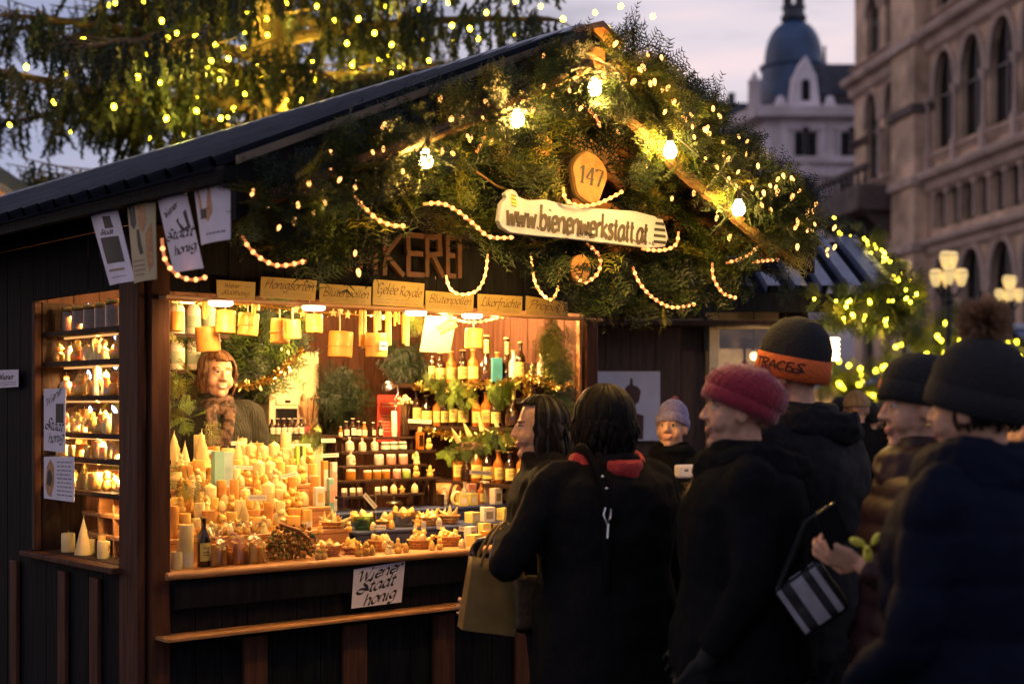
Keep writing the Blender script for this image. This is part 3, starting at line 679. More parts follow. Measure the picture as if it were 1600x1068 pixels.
# side window: candles shelf by shelf
SW_ = ['second', 'third', 'fourth', 'fifth', 'sixth']
FK = ['hive', 'bear', 'snowman', 'angel', 'pine cone']
rows = [(SH[1], ['bear', 'hive', 'snowman', 'angel', 'bear', 'pine cone', 'angel', 'bear', 'snowman', 'hive']),
        (SH[2], ['hive', 'bear', 'pine cone', 'snowman', 'P0', 'P2', 'P4', 'bear', 'angel', 'P0']),
        (SH[3], ['P3', 'bear', 'hive', 'pine cone', 'star', 'bear', 'snowman', 'angel', 'bear', 'P7']),
        (SH[4], ['P3', 'P1', 'P5', 'P1', 'P5', 'P3', 'P5', 'P3', 'P1']),
        (SH[5], ['P1', 'bear', 'P1', 'snowman', 'hive', 'bear', 'tree', 'pine cone', 'cone'])]
for si, (z, items) in enumerate(rows):
    items = items+[FK[(q+si)%5] if si != 3 else 'P5' for q in range(6)]; rnd.shuffle(items); n = len(items)
    top = (SH[si]-z)
    for i, it in enumerate(items):
        y = 1.0-(i+.5)/n*.80+rnd.uniform(-.012, .012); x = .055+rnd.uniform(0, .05)
        P_ = it[0] == 'P'; k = PIL[int(it[1])] if P_ else FIG[it]
        s = rnd.uniform(.9, 1.08)*(.80 if si in (3, 4) else .98 if not P_ else .74)
        o = k.put(W(x, y, z+.0085), A0+PI/2+rnd.uniform(-1, .4), scale=s)
        lab(o, ('plain beeswax pillar candle' if P_ else 'beeswax %s candle' % it)+', %s from the outer edge, %s side window shelf' % (nth(i), SW_[si]), group='beeswax candles in the side window')
    if si in (1, 2, 3):
        for i in range(5):
            y = .95-i*.17+rnd.uniform(-.03, .03)
            o = PIL[(0, 3, 1, 0, 7)[i]].put(W(.15, y, z+.0085), A0, scale=.95)
            lab(o, 'back row pillar candle, %s from the outer edge, %s side window shelf' % (nth(i), SW_[si]), group='beeswax candles in the side window')
for i, (r, k, s) in enumerate(((.86, PIL[1], .95), (.74, PIL[5], 1.0), (.70, FIG['cone'], 1.25), (.62, PIL[0], .8), (.50, PIL[1], .85), (.36, PIL[4], .95), (.27, PIL[6], .9))):
    o = k.put(W(.05+.05*(i % 2), r, .9625), A0, scale=s)
    lab(o, 'beeswax candle on the sill of the side window, %s from the outer edge' % nth(i), group='beeswax candles in the side window')
def jar_kind(r, h, fill, lid, name='honey_jar', lb=None, cat='jar'):
    k = thing(name, '', cat)
    MB().lathe([(r*.9, 0), (r, .004), (r, h*.8), (r*.86, h*.86), (r*.86, h*.88), (.001, h*.88)], 18).build('glass', fill, k)
    MB().lathe([(r*.9, h*.86), (r*.92, h*.87), (r*.92, h), (r*.86, h+.002), (.001, h+.002)], 18).build('lid', lid, k)
    if lb: MB().lathe([(r+.001, h*.2), (r+.001, h*.65)], 18).build('label', lb, k)
    return Kind(k)
JAR_DARK = jar_kind(.045, .115, mat('jar of dark honey', (.16, .07, .03), .12, .5, 30, spec=.8), cap_gold)
for i in range(7):
    o = JAR_DARK.put(W(.1, .95-i*.115, SH[0]+.0085), A0+i, scale=rnd.uniform(.92, 1.05))
    lab(o, 'dim honey jar on the top side window shelf, %s from the outer edge' % nth(i), 'jar', 'honey jars on the top shelf')

# hanging candles under the rail
def hanging_candle(x, y0, y1, w, m, label, patch=False, r=.10, band=True):
    yc = (y0+y1)/2; t, z0 = tz(x, y1, r); z1 = tz(x, y0, r)[1]; d = W(t, r, 0).y; rad = w/2*d/F
    o = thing('hanging_candle', '', 'candle', W(t, r, z0), A0, 'candles hanging under the rail'); h = z1-z0
    prof = [(.001, 0), (rad*.96, 0), (rad, .004)]
    nb = 5
    prof += [(rad*(1+.006*math.sin(q*2.1)), .004+(h-.008)*q/nb) for q in range(nb+1)]
    prof += [(rad*.95, h), (rad*.5, h-.004), (.001, h-.005)]
    MB().lathe(prof, 22, T=Matrix.Rotation(rnd.uniform(-.07, .07), 4, 'Y') @ Matrix.Rotation(rnd.uniform(-.05, .05), 4, 'X')).build('body', m, o)
    MB().tube([(0, 0, h-.01), (.001, 0, h+.03), (0, -.0, 2.008-z0)], .0035, 7).build('cord', wick_m, o)
    if band: MB().lathe([(rad+.0012, h*.42), (rad+.0018, h*.44), (rad+.0012, h*.46)], 22).build('seam', wax_dark, o)
    if patch:
        s = rad*.8
        MB().add([(-.5*s, -rad-.004, h*.25), (.6*s, -rad-.004, h*.25), (.6*s, -rad-.004, h*.62), (-.5*s, -rad-.004, h*.62)], [(0, 1, 2, 3)]).build('label', tag_white, o)
        MB().add([(-.3*s, -rad-.0046, h*.40), (.4*s, -rad-.0046, h*.40), (.4*s, -rad-.0046, h*.47), (-.3*s, -rad-.0046, h*.47)], [(0, 1, 2, 3)]).build('print', ink_brown, o)
    return lab(o, label)
for a in ((276, 487, 517, 23, honey_wax, 'hanging beeswax candle half hidden by the corner post', False, .10), (326, 510, 549, 38, wax_dark, 'darkest hanging candle, low over the stall keeper', False, .16),
          (352, 485, 520, 32, wax, 'broad hanging candle under the first rail lamp', False, .06), (387, 489, 524, 32, wax, 'hanging candle just below the gap between the first cards', False, .08),
          (437, 498, 536, 30, honey_wax, 'hanging candle with a small label behind a brighter one', True, .16), (457, 499, 529, 27, wax, 'bright hanging candle overlapping a labelled one', False, .06),
          (491, 491, 520, 27, wax, 'small hanging candle beneath the second rail lamp', False, .08), (531, 518, 558, 38, honey_wax, 'large low hanging candle beside the long taper candles', False, .07),
          (588, 520, 557, 34, wax, 'hanging candle with a square white label among the tapers', True, .06), (740, 513, 544, 28, wax, 'lone hanging candle in front of the bottle shelf', False, .10)):
    hanging_candle(*a[:5], a[5], a[6], a[7])
def taper_set(x, y0, y1, n, label, r=.12, w=7):
    t, z0 = tz(x, y1, r); z1 = tz(x, y0, r)[1]; rad = w/2*W(t, r, 0).y/F
    o = thing('taper_bundle', '', 'candle', W(t, r, z0), A0, 'taper candles hanging under the rail')
    for i in range(n):
        xx = (i-(n-1)/2)*rad*2.05; dz = rnd.uniform(-.012, .012)
        MB().lathe([(rad*.9, dz), (rad, dz+.004), (rad*.97, z1-z0-.012), (rad*.4, z1-z0), (.001, z1-z0+.002)], 12, (xx, .004*(i % 2), 0)).build('taper', (wax, wax_pale)[i % 2], o)
    MB().tube([(-(n-1)/2*rad*2, 0, z1-z0-.005), (0, 0, 2.008-z0), ((n-1)/2*rad*2, 0, z1-z0-.005)], .0016, 5).build('cord', wick_m, o)
    return lab(o, label)
taper_set(323, 466, 494, 2, 'short pair of tapers hanging beside the first rail lamp', .13, 8); taper_set(400, 470, 488, 2, 'shortest pair of hanging tapers between two cylinder candles', .12, 7)
taper_set(567, 482, 541, 2, 'long hanging tapers at the left of the labelled cylinder candle', .12, 7); taper_set(590, 482, 519, 2, 'hanging tapers directly above the labelled cylinder candle', .14, 7)
taper_set(607, 485, 540, 2, 'long hanging tapers at the right of the labelled cylinder candle', .12, 6); taper_set(620, 487, 506, 3, 'three short hanging tapers under the third rail lamp', .13, 4); taper_set(634, 489, 540, 2, 'longest thin tapers hanging under the third rail lamp', .12, 7)
WSTAR = star_kind(.022, .008, wax_pale, 'wax_ornament', 'ornament')
for i, (x, y) in enumerate(((462, 483), (473, 490), (484, 478), (521, 488), (532, 485), (543, 491))):
    t, z = tz(x, y, .14); o = WSTAR.put(W(t, .14, z-.018), A0+rnd.uniform(-.5, .5), scale=.9)
    MB().tube([(0, 0, .04), (0, 0, (2.008-z+.018)/.9)], .0012, 5).build('cord', wick_m, o)
    lab(o, 'small beeswax star hanging on a thread under the rail, %s from the corner post' % nth(i), group='wax stars under the rail')
rc = thing('rolled_candle', 'thick rolled candle hanging aslant before the cream poster', 'candle', SP(697, 508, .14), A0)
T = Matrix.Rotation(.55, 4, 'Y').inverted() @ Matrix.Rotation(-.5, 4, 'Z')
MB().lathe([(.001, -.045), (.03, -.045), (.032, -.04), (.031, .04), (.03, .045), (.018, .043), (.017, .036), (.008, .036), (.007, .043), (.001, .043)], 20, T=T @ Matrix.Rotation(-PI/2, 4, 'Y')).build('body', wax_pale, rc)
MB().tube([(0, 0, .03), (0, 0, .105)], .0018, 5).build('cord', wick_m, rc)

# candles on the left of the counter, tier by tier (x is a photo column, r the depth)
tiers = [
 (0, .13, [(272, 'P5'), (286, 'P6'), (343, 'P0'), (362, 'hive'), (381, 'bear'), (398, 'P5'), (418, 'P1'), (438, 'cone')]),
 (1, .30, [(272, 'P2'), (289, 'P0'), (308, 'P1'), (328, 'P7'), (347, 'bear'), (362, 'P0'), (381, 'tree'), (401, 'P3'), (420, 'P2'), (440, 'angel'), (458, 'P3'), (480, 'P0')]),
 (2, .45, [(274, 'P3'), (291, 'P7'), (311, 'P0'), (331, 'P3'), (351, 'hive'), (366, 'P2'), (384, 'pine cone'), (402, 'bear'), (419, 'D'), (438, 'P1'), (457, 'bear'), (474, 'hive'), (492, 'P2')]),
 (3, .60, [(275, 'P1'), (290, 'P7'), (309, 'angel'), (326, 'star'), (366, 'P1'), (385, 'P3'), (404, 'D'), (421, 'D'), (437, 'P0'), (454, 'P1'), (471, 'bear'), (488, 'P0')]),
 (4, .75, [(272, 'tree'), (289, 'cone'), (315, 'tree'), (372, 'cone'), (392, 'D'), (411, 'D'), (428, 'D'), (446, 'P1'), (484, 'bear')]),
]
TN = ['front row', 'second tier', 'third tier', 'fourth tier', 'rear tier']
for ti, r, its in tiers:
    for i, (x, it) in enumerate(its):
        k = DOME if it == 'D' else PIL[int(it[1])] if it[0] == 'P' else FIG[it]
        rr = r+rnd.uniform(-.025, .025)
        s = rnd.uniform(.8, .98)*(1.35 if it in ('tree',) and ti == 4 else 1.1 if it in ('cone',) else 1.0)
        o = k.put(W(pt(x, rr), rr, TIER[ti][2]+.0005), A0+rnd.uniform(-.6, .6), scale=s)
        w = 'beeswax pillar candle' if it[0] in 'PD' else 'beeswax %s candle' % it
        lab(o, '%s, %s from the corner post, counter %s' % (w, nth(i), TN[ti]), 'candle', 'beeswax candles on the counter')
for ti, r, x0, x1, nn in ((1, .345, 280, 470, 9), (2, .495, 282, 484, 11), (3, .645, 282, 480, 10), (4, .80, 300, 480, 8)):
    for i in range(nn):
        x = lerp(x0, x1, (i+.5)/nn); k = (PIL+[DOME])[(i*3+ti) % 9]
        o = k.put(W(pt(x, r), r, TIER[ti][2]+.0005), A0+rnd.uniform(-.6, .6), scale=rnd.uniform(.74, .98))
        lab(o, 'beeswax pillar at the back of the %s, %s from the corner post' % (TN[ti], nth(i)), 'candle', 'beeswax candles on the counter')
# gaps filled with smaller figures in front of each tier
FN = ['hive', 'bear', 'snowman', 'pine cone', 'angel', 'star']
for ti, r, xs in ((1, .245, (283, 300, 314, 330, 345, 359, 372, 386, 399, 412, 431)), (2, .395, (283, 300, 322, 333, 346, 362, 376, 389, 401, 413, 430, 447, 466)), (3, .545, (284, 300, 318, 376, 388, 401, 414, 430, 447, 463)), (4, .69, (283, 303, 383, 394, 405, 420, 437, 457, 472))):
    for i, x in enumerate(xs):
        f = FN[(i+ti) % 6]; o = FIG[f].put(W(pt(x, r), r, TIER[ti][2]+.0005), A0+rnd.uniform(-.8, .8), scale=rnd.uniform(.6, .78))
        lab(o, 'tiny beeswax %s at the lip of the %s, %s from the corner post' % (f, TN[ti], nth(i)), 'candle', 'beeswax candles on the counter')
def box_item(name, label, cat, x, r, z, w, d, h, m, rot=0, lb=None, group=None, lid=None, lbm=None):
    o = thing(name, '', cat, W(pt(x, r), r, z+.0005), A0+rot, group)
    MB().box(-w/2, w/2, -d/2, d/2, 0, h).build('carton' if not lid else 'body', m, o, bevel=.0015)
    if lb: MB().box(-w/2*lb[0], w/2*lb[0], -d/2-.001, -d/2+.0004, h*lb[1], h*lb[2]).build('label', lbm or label_white, o)
    if lid: MB().box(-w/2-.001, w/2+.001, -d/2-.001, d/2+.001, h, h+lid[0]).build('lid', lid[1], o, bevel=.001)
    return lab(o, label)
box_item('carton', 'turquoise carton standing behind the candles', 'box', 340, .53, TIER[3][2], .05, .03, .16, teal, .1)
box_item('carton', 'pale blue carton beside the turquoise one', 'box', 355, .54, TIER[3][2], .045, .03, .155, mat('pale blue card', (.42, .58, .55), .5), -.1)
box_item('carton', 'white carton with amber picture near the display rack', 'box', 497, .42, TIER[2][2], .05, .04, .085, tag_white, 0, (.5, .2, .7), lbm=wax)
box_item('carton', 'lime striped carton among the pillar candles', 'box', 468, .70, TIER[4][2], .05, .03, .09, green_card, 0, (.3, .0, 1.0), lbm=ink)
for i, (x, r, z, h, mm) in enumerate(((507, .50, TIER[2][2], .2, wax_dark), (516, .48, 1.14, .16, teal), (521, .56, 1.14, .23, tag_white))):
    box_item('carton', ['tall narrow brown carton beside the display rack', 'tall slim turquoise carton beside the display rack', 'tallest slim white carton beside the display rack'][i], 'box', x, r, 1.10 if i else z, .026, .026, h, mm, 0, (.8, .3, .8), lbm=(pink_card if i else label_white))
# wrapped bundles and dried flowers in the front row
cell = glassmat('crinkled cellophane', (.97, .93, .85), .10, .25)
def wrapped(x, r, s, label, m1):
    o = thing('wrapped_bundle', '', 'gift bundle', W(pt(x, r), r, .9505), A0+rnd.uniform(-.4, .4), 'cellophane bundles in the front row')
    mb = MB()
    for i in range(9):
        a = i*2.4; rr = .014*math.sqrt(i); mb.lathe([(.011, .0), (.012, .003), (.011, .05+.012*(i % 4)), (.001, .055+.012*(i % 4))], 10, (rr*math.cos(a), rr*math.sin(a), .002))
    mb.build('candle_filling', m1, o)
    mb = MB(); prof = [(.045, 0), (.052, .02), (.05, .07), (.036, .10), (.012, .118), (.03, .15), (.04, .165)]
    n = 22; vs = []; fs = []
    for j, (q, z) in enumerate(prof):
        for i in range(n): a = 2*PI*i/n; q2 = q*(1+.10*math.sin(i*2.3+j)+.06*math.sin(i*5.1+2*j)); vs.append((q2*math.cos(a)*s, q2*math.sin(a)*s, z*s))
    for j in range(len(prof)-1):
        for i in range(n): fs.append((j*n+i, j*n+(i+1) % n, (j+1)*n+(i+1) % n, (j+1)*n+i))
    mb.add(vs, fs); mb.build('wrapping', cell, o, sharp=.3)
    MB().lathe([(.013*s, .113*s), (.015*s, .117*s), (.013*s, .121*s)], 12).build('ribbon', pink_card, o)
    return lab(o, label)
wrapped(338, .05, .95, 'cellophane bundle of thin candles beside the dark bottle', wax_dark); wrapped(365, .06, 1.05, 'middle cellophane bundle in the front row with an orange core', mat('orange wax', (.75, .28, .05), .4))
wrapped(394, .055, 1.0, 'cellophane bundle beside the dried flowers', wax)
def bottle_kind(r, h, neck, m, capm, lbm=None, name='liqueur_bottle', cap='cork', round_=False, sy=1.0):
    k = thing(name, '', 'bottle')
    if round_: prof = [(r*.6, 0), (r*.95, .008), (r, h*.2), (r*.85, h*.38), (neck*1.2, h*.5), (neck, h*.6), (neck, h*.93), (neck*1.15, h*.94), (neck*1.15, h*.96), (.001, h*.96)]
    else: prof = [(r*.92, 0), (r, .004), (r, h*.56), (r*.92, h*.63), (neck*1.1, h*.74), (neck, h*.78), (neck, h*.93), (neck*1.2, h*.935), (neck*1.2, h*.96), (.001, h*.96)]
    MB().lathe(prof, 16, sy=sy).build('glass', m, k)
    MB().lathe([(neck*.95, h*.955), (neck*1.35, h*.965), (neck*1.35, h*1.0), (.001, h*1.002)], 12).build('cork' if cap == 'cork' else 'cap', capm, k)
    if lbm:
        z0, z1 = (h*.62, h*.9) if round_ else (h*.12, h*.48); q = neck if round_ else r
        n = 9; vs = []
        for i in range(n):
            a = -PI/2-1.0+2.0*i/(n-1); vs += [((q+.0012)*math.cos(a), (q+.0012)*math.sin(a)*(sy if not round_ else 1), z) for z in (z0, z1)]
        MB().add(vs, [(2*i, 2*i+2, 2*i+3, 2*i+1) for i in range(n-1)]).build('label', lbm, k)
        vs = []
        for zz in (.3, .45, .7):
            b = len(vs)
            for i in range(5):
                a = -PI/2-.5+1.0*i/4; vs += [((q+.0018)*math.cos(a), (q+.0018)*math.sin(a)*(sy if not round_ else 1), lerp(z0, z1, zz+e)) for e in (0, .07)]
        MB().add(vs, [(b+2*i, b+2*i+2, b+2*i+3, b+2*i+1) for b in (0, 10, 20) for i in range(4)]).build('print', ink_grey, k)
    return Kind(k)
B_TALL = bottle_kind(.026, .20, .010, glass_dark, cork, label_yel)
B_MED = bottle_kind(.031, .165, .012, glass_dark, cork, label_yel)
B_AMB = bottle_kind(.028, .17, .011, glass_amber, cork, label_yel)
B_RND = bottle_kind(.041, .225, .012, glass_dark, cork, label_yel, round_=True)
B_CLR = bottle_kind(.024, .15, .010, glass_clear, cork, label_white)
B_SML = bottle_kind(.0125, .072, .006, glass_dark, cap_white, label_white, 'small_bottle', 'cap')
B_SMA = bottle_kind(.0125, .066, .006, glass_amber, cap_white, label_white, 'small_bottle', 'cap')
B_FLK = bottle_kind(.022, .075, .006, glass_clear, cap_white, label_white, 'scent_flask', 'cap')
o = B_TALL.put(W(pt(318, .06), .06, .9505), A0, scale=1.0); lab(o, 'dark bottle standing in the front row behind the glass guard')
o = PIL[4].put(W(pt(291, .05), .05, .9505), A0, scale=1.05); lab(o, 'tall labelled pillar candle at the front of the counter by the post', 'candle')
o = PIL[5].put(W(pt(276, .035), .035, .9505), A0, scale=1.15); lab(o, 'short stubby candle in the front corner of the counter by the post', 'candle')
# dried flower bunch
df = thing('dried_flower_bunch', 'bushy bunch of brown dried flowers and cinnamon sticks on the counter', 'dried flowers', W(pt(455, .07), .07, .9505), A0)
mb = MB(); r2 = random.Random(3)
for i in range(230):
    a = r2.uniform(0, 2*PI); b = r2.uniform(0, 1); q = .02+.085*math.sqrt(b); z = .012+.15*r2.random()*(1-.5*b)
    c = (q*math.cos(a)*1.15, q*math.sin(a)*.55, z); s = r2.uniform(.005, .011)
    mb.ell(c, (s, s, s*.9), 6, 4, r2.randrange(3))
mb.build('flower_heads', [mat('dry brown petals', (.22, .095, .03), .8, .4, 80), mat('dry ochre petals', (.36, .2, .05), .8, .4, 80), mat('dry green leaves', (.10, .11, .03), .8, .4, 80)], df)
mb = MB()
for i in range(30):
    a = r2.uniform(0, 2*PI); mb.tube([(0.02*math.cos(a), .01*math.sin(a), 0), (.07*math.cos(a), .04*math.sin(a), .07+.07*r2.random())], .0016, 5)
mb.build('stems', stem_m, df)
for i in range(4):
    MB().cyl((-.07+.012*i, -.02, .155-.006*i), (.02+.012*i, -.05, .12-.01*i), .0065, .006, 9).build('cinnamon_stick', mat('cinnamon', (.42, .19, .07), .7, .3, 40), df)
# baskets of wax figures
def basket(x, r, z, rad, h, label, glass=None, n=9, big=1.0, kinds=('hive', 'star', 'pine cone', 'bear'), gname='wax pieces in the baskets'):
    o = thing('glass_bowl' if glass else 'wicker_basket', '', 'bowl' if glass else 'basket', W(pt(x, r), r, z+.0005), A0+rnd.uniform(-.3, .3), None)
    MB().lathe([(.001, .002), (rad*.7, .002), (rad*.78, .0), (rad, h*.92), (rad*1.06, h), (rad*1.0, h*1.03), (rad*.93, h*.95), (rad*.7, .008), (.001, .008)], 26, rib=.018, ribn=13).build('bowl' if glass else 'weave', glass or basket_m, o)
    if not glass:
        for zz, q in ((.25, .84), (.55, .91), (.97, 1.05)):
            MB().tube([(rad*q*math.cos(i*PI/10), rad*q*math.sin(i*PI/10), h*zz) for i in range(21)], .0035, 6, cap=False).build('woven_ring', basket_m, o)
    lab(o, label)
    for i in range(n):
        a = i*2.4+1; q = rad*.78*math.sqrt((i+.5)/n); k = FIG[kinds[i % len(kinds)]]
        w = W(pt(x, r)+q*math.cos(a), r+q*math.sin(a), z+h*.52+.02*(1-q/rad))
        f = k.put(w, rnd.uniform(0, 6), scale=rnd.uniform(.5, .64)*big)
        f.rotation_euler[0] = rnd.uniform(-.9, .9); f.rotation_euler[1] = rnd.uniform(-.7, .7)
        lab(f, ('wax %s, %s in the ' % (kinds[i % len(kinds)].replace('pine cone', 'nut'), nth(i)))+label, 'wax figure', gname)
basket(512, .10, .95, .058, .045, 'broad basket of cut wax stars by the dried flowers', n=10, kinds=('star', 'hive', 'star'))
basket(552, .09, .95, .045, .03, 'shallow basket next to the broad star basket', n=7, kinds=('star', 'pine cone'))
basket(592, .12, .95, .048, .048, 'round basket of wax nuts under a price card', n=8, kinds=('pine cone', 'hive'))
basket(655, .10, .95, .052, .04, 'long basket of wax hives near the counter middle', n=9, kinds=('hive', 'bear'))
basket(700, .105, .95, .055, .045, 'basket of wax figures nearest the paper bag', n=9)
basket(519, .27, 1.035, .055, .045, 'upper basket of pointed wax cones beside the tall cartons', n=8, kinds=('cone', 'tree'), big=.85)
basket(569, .26, 1.035, .055, .06, 'greenish glass bowl of wax pieces', glassmat('green bowl glass', (.55, .75, .45), .12), n=8)
basket(601, .25, 1.035, .038, .035, 'small upper basket between two glass bowls', n=6)
basket(633, .29, 1.035, .062, .065, 'large clear glass bowl heaped with wax pieces', glassmat('clear bowl glass', (.95, .9, .75), .12), n=12)
basket(670, .25, 1.035, .045, .04, 'upper basket of wax hives behind the middle price card', n=7, kinds=('hive', 'snowman'))
basket(702, .26, 1.035, .048, .042, 'upper basket of thin wax cones near the barrel', n=7, kinds=('cone',), big=.8)
for i, (x, f) in enumerate(((497, 'bear'), (505, 'snowman'), (560, 'snowman'), (572, 'bear'), (581, 'pine cone'), (607, 'angel'), (622, 'snowman'), (634, 'pine cone'), (675, 'pine cone'), (687, 'bear'), (722, 'hive'))):
    o = FIG[f].put(W(pt(x, .0-.012), -.012, .9505), A0+rnd.uniform(-.5, .5), scale=rnd.uniform(.52, .7))
    lab(o, 'wax %s at the counter edge before the baskets, %s from the dried flowers' % (f, nth(i)), 'wax figure', 'wax figures along the counter edge')
for i, (x, f) in enumerate(((545, 'bear'), (583, 'hive'), (612, 'pine cone'), (652, 'snowman'), (686, 'hive'), (500, 'snowman'))):
    o = FIG[f].put(W(pt(x, .19), .19, 1.0355), A0+rnd.uniform(-.5, .5), scale=rnd.uniform(.5, .62))
    lab(o, 'wax %s before the upper baskets, %s counted from the tall cartons' % (f, nth(i)), 'wax figure', 'wax figures before the upper baskets')
# stepped display rack
rk = thing('display_rack', 'stepped wooden rack of jars, soaps and small bottles on the counter', 'rack', W(pt(600, .6), .6, 1.1005), A0)
RX = W(pt(600, .6), .6, 0); rt0 = pt(600, .6)
PLK = []
for i, (y, r, xe) in enumerate(((772, .50, 657), (748, .565, 683), (726, .63, 662), (704, .695, 676), (682, .76, 643))):
    ta, tb = pt(529, r), pt(xe, r); z = tz(600, y, r)[1]; z = z if i else max(z, 1.125)
    PLK.append((r, z, ta, tb)); MB().box(ta-rt0, tb-rt0, r-.6-.033, r-.6+.03, z-1.1005-.012, z-1.1005).build('rack_shelf', wood_dark, rk, bevel=.001)
for t in (PLK[4][2]+.004, PLK[4][3]-.02):
    for i, (r, z, ta, tb) in enumerate(PLK): MB().box(t-rt0, t-rt0+.014, r-.6-.02, r-.6+.02, 0, z-1.1005-.0125).build('rack_support', wood_dark, rk)
def on(i, dx=0): return PLK[i][1]
def put_at(k, x, i, label, s=1.0, dr=0, rot=None, cat=None, group=None):
    r = PLK[i][0]+dr; o = k.put(W(pt(x, r), r, PLK[i][1]+.0005), A0+(rnd.uniform(-.3, .3) if rot is None else rot), scale=s)
    return lab(o, label, cat, group)
for i, (x, k, s) in enumerate(((532, B_SMA, .8), (541, B_SML, 1.1), (551, B_SML, 1.3), (560, B_SML, 1.1), (569, B_SMA, 1.1), (583, B_SML, 1.0), (594, B_SML, 1.1))):
    put_at(k, x, 4, 'small capped bottle on the topmost rack shelf, %s from the cartons' % nth(i), s, 0, None, 'bottle', 'small bottles on the rack')
for i, (x, k, s) in enumerate(((546, B_FLK, .95), (566, B_FLK, .85), (585, B_FLK, .85))):
    put_at(k, x, 3, 'clear scent flask on the second rack shelf from the top, %s from the cartons' % nth(i), s, 0, None, 'bottle', 'scent flasks on the rack')
TIN = jar_kind(.021, .042, mat('dark green tin', (.03, .07, .05), .4), cap_white, 'cream_tin', label_white, 'tin')
for i, x in enumerate((602, 615, 629)): put_at(TIN, x, 3, 'small green cream tin with white lid on the rack, %s from the scent flasks' % nth(i), 1.0, 0, None, None, 'cream tins on the rack')
POT = {n: jar_kind(.022, .045, m_, cap_white, 'cream_pot', None, 'pot') for n, m_ in (('amber', honey_m), ('salmon', pink_card), ('lime', green_card), ('pale', label_white))}
for i, (x, n) in enumerate(((592, 'pale'), (611, 'salmon'), (630, 'salmon'))): put_at(POT[n], x, 2, '%s cream pot on the middle rack shelf, %s from the flask' % (n, nth(i)), 1.08, 0, None, None, 'cream pots on the rack')
for i, (x, n) in enumerate(((574, 'amber'), (589, 'amber'), (603, 'amber'), (620, 'salmon'), (635, 'lime'))): put_at(POT[n], x, 1, '%s cream pot on the second lowest rack shelf, %s from the cartons' % (n, nth(i)), .95, 0, None, None, 'cream pots on the rack')
put_at(B_FLK, 548, 2, 'clear scent flask with amber filling on the middle rack shelf', 1.0)
put_at(POT['amber'], 548, 1, 'wide amber jar at the left end of the rack\'s second shelf', 1.1)
def soap_kind(m):
    k = thing('soap_block', '', 'soap'); mb = MB()
    mb.prism([(.021*math.cos(i*PI/3), .0185+.021*math.sin(i*PI/3)) for i in range(6)], -.012, .012); mb.build('soap', m, k, bevel=.002)
    MB().prism([(.0214*math.cos(i*PI/3), .0185+.0214*math.sin(i*PI/3)) for i in range(6)], -.004, .004).build('paper_band', label_white, k); return Kind(k)
S1, S2 = soap_kind(mat('pinkish soap', (.7, .42, .3), .5)), soap_kind(wax_pale)
for i, (x, k) in enumerate(((538, S1), (551, S2), (562, S1), (590, S2), (601, S2))): put_at(k, x, 0, 'hexagonal soap block on the lowest rack shelf, %s from the cartons' % nth(i), 1.0, 0, .9, None, 'soap blocks on the rack')
for i, (x, f, lv) in enumerate(((648, 'hive', 0), (650, 'bear', 1), (672, 'snowman', 1), (651, 'angel', 2), (670, 'bear', 3), (615, 'hive', 0), (628, 'star', 0))):
    put_at(FIG[f], x, lv, 'wax %s at the %s' % (f, ['lowest rack shelf beside the soaps', 'rack\'s second shelf end', 'far end of the rack\'s second shelf', 'middle rack shelf end', 'end of the shelf beside the amber flask', 'lowest rack shelf after the soaps', 'lowest rack shelf between two wax figures'][i]), .62, 0, None, 'wax figure', 'wax figures on the rack')
# tube, vase of wax roses, flat bottle, lamp
r, z = PLK[4][0], PLK[4][1]
tb = thing('cream_tube', 'tall white cream tube standing on its cap on the rack', 'tube', W(pt(616, r), r, z+.0005), A0)
MB().lathe([(.012, 0), (.013, .001), (.013, .018), (.001, .018)], 14).build('cap', cap_white, tb)
m = MB(); vs = []; fs = []
for j, (q, zz) in enumerate(((1, .0185), (1, .05), (.75, .10), (.1, .128))):
    for i in range(16): a = 2*PI*i/16; vs.append((.0155*math.cos(a)*(1+.12*(1-q)), .0155*q*math.sin(a), zz))
for j in range(3):
    for i in range(16): fs.append((j*16+i, j*16+(i+1) % 16, (j+1)*16+(i+1) % 16, (j+1)*16+i))
fs.append(tuple(range(48, 64))); m.add(vs, fs); m.build('body', label_white, tb)
vz = thing('flower_vase', 'clear vase of dried pale flower heads on thin sticks beside the cream tube', 'vase', W(pt(633, r), r, z+.0005), A0)
MB().lathe([(.017, 0), (.018, .003), (.02, .105), (.0185, .105), (.0165, .006), (.001, .006)], 18).build('glass', glassmat('vase glass', (.93, .92, .85), .1), vz)
mb = MB(); hd = MB(); r2 = random.Random(8)
for i in range(26):
    a = r2.uniform(0, 6.28); q = r2.uniform(.0, .06); zt = .17+r2.uniform(0, .035)-q*.3
    mb.tube([(r2.uniform(-.01, .01), r2.uniform(-.01, .01), .008), (q*math.cos(a), q*math.sin(a)*.7, zt)], .001, 5); hd.ell((q*math.cos(a), q*math.sin(a)*.7, zt), (.0085, .0085, .008), 8, 6)
mb.build('sticks', stem_m, vz); hd.build('flower_heads', mat('pale dried heads', (.75, .55, .28), .7, .3, 90), vz)
fb = thing('scent_bottle', 'flat amber bottle with dark label beside the rack end', 'bottle', W(pt(656, .70), .70, PLK[3][1]+.0005), A0)
MB().box(-.02, .02, -.012, .012, 0, .09).build('glass', glass_amber, fb, bevel=.004); MB().box(-.013, .013, -.0135, -.0122, .02, .075).build('label', glass_dark, fb); MB().box(-.008, .008, -.008, .008, .0905, .115).build('cap', cork, fb, bevel=.002)
dl = thing('desk_lamp', 'small silver gooseneck lamp beside the vase', 'lamp', W(pt(627, .74), .74+.06, 1.1005), A0)
p0 = SP(607, 604, .80)-dl.location; R_ = Matrix.Rotation(-A0, 4, 'Z'); p0 = R_ @ p0
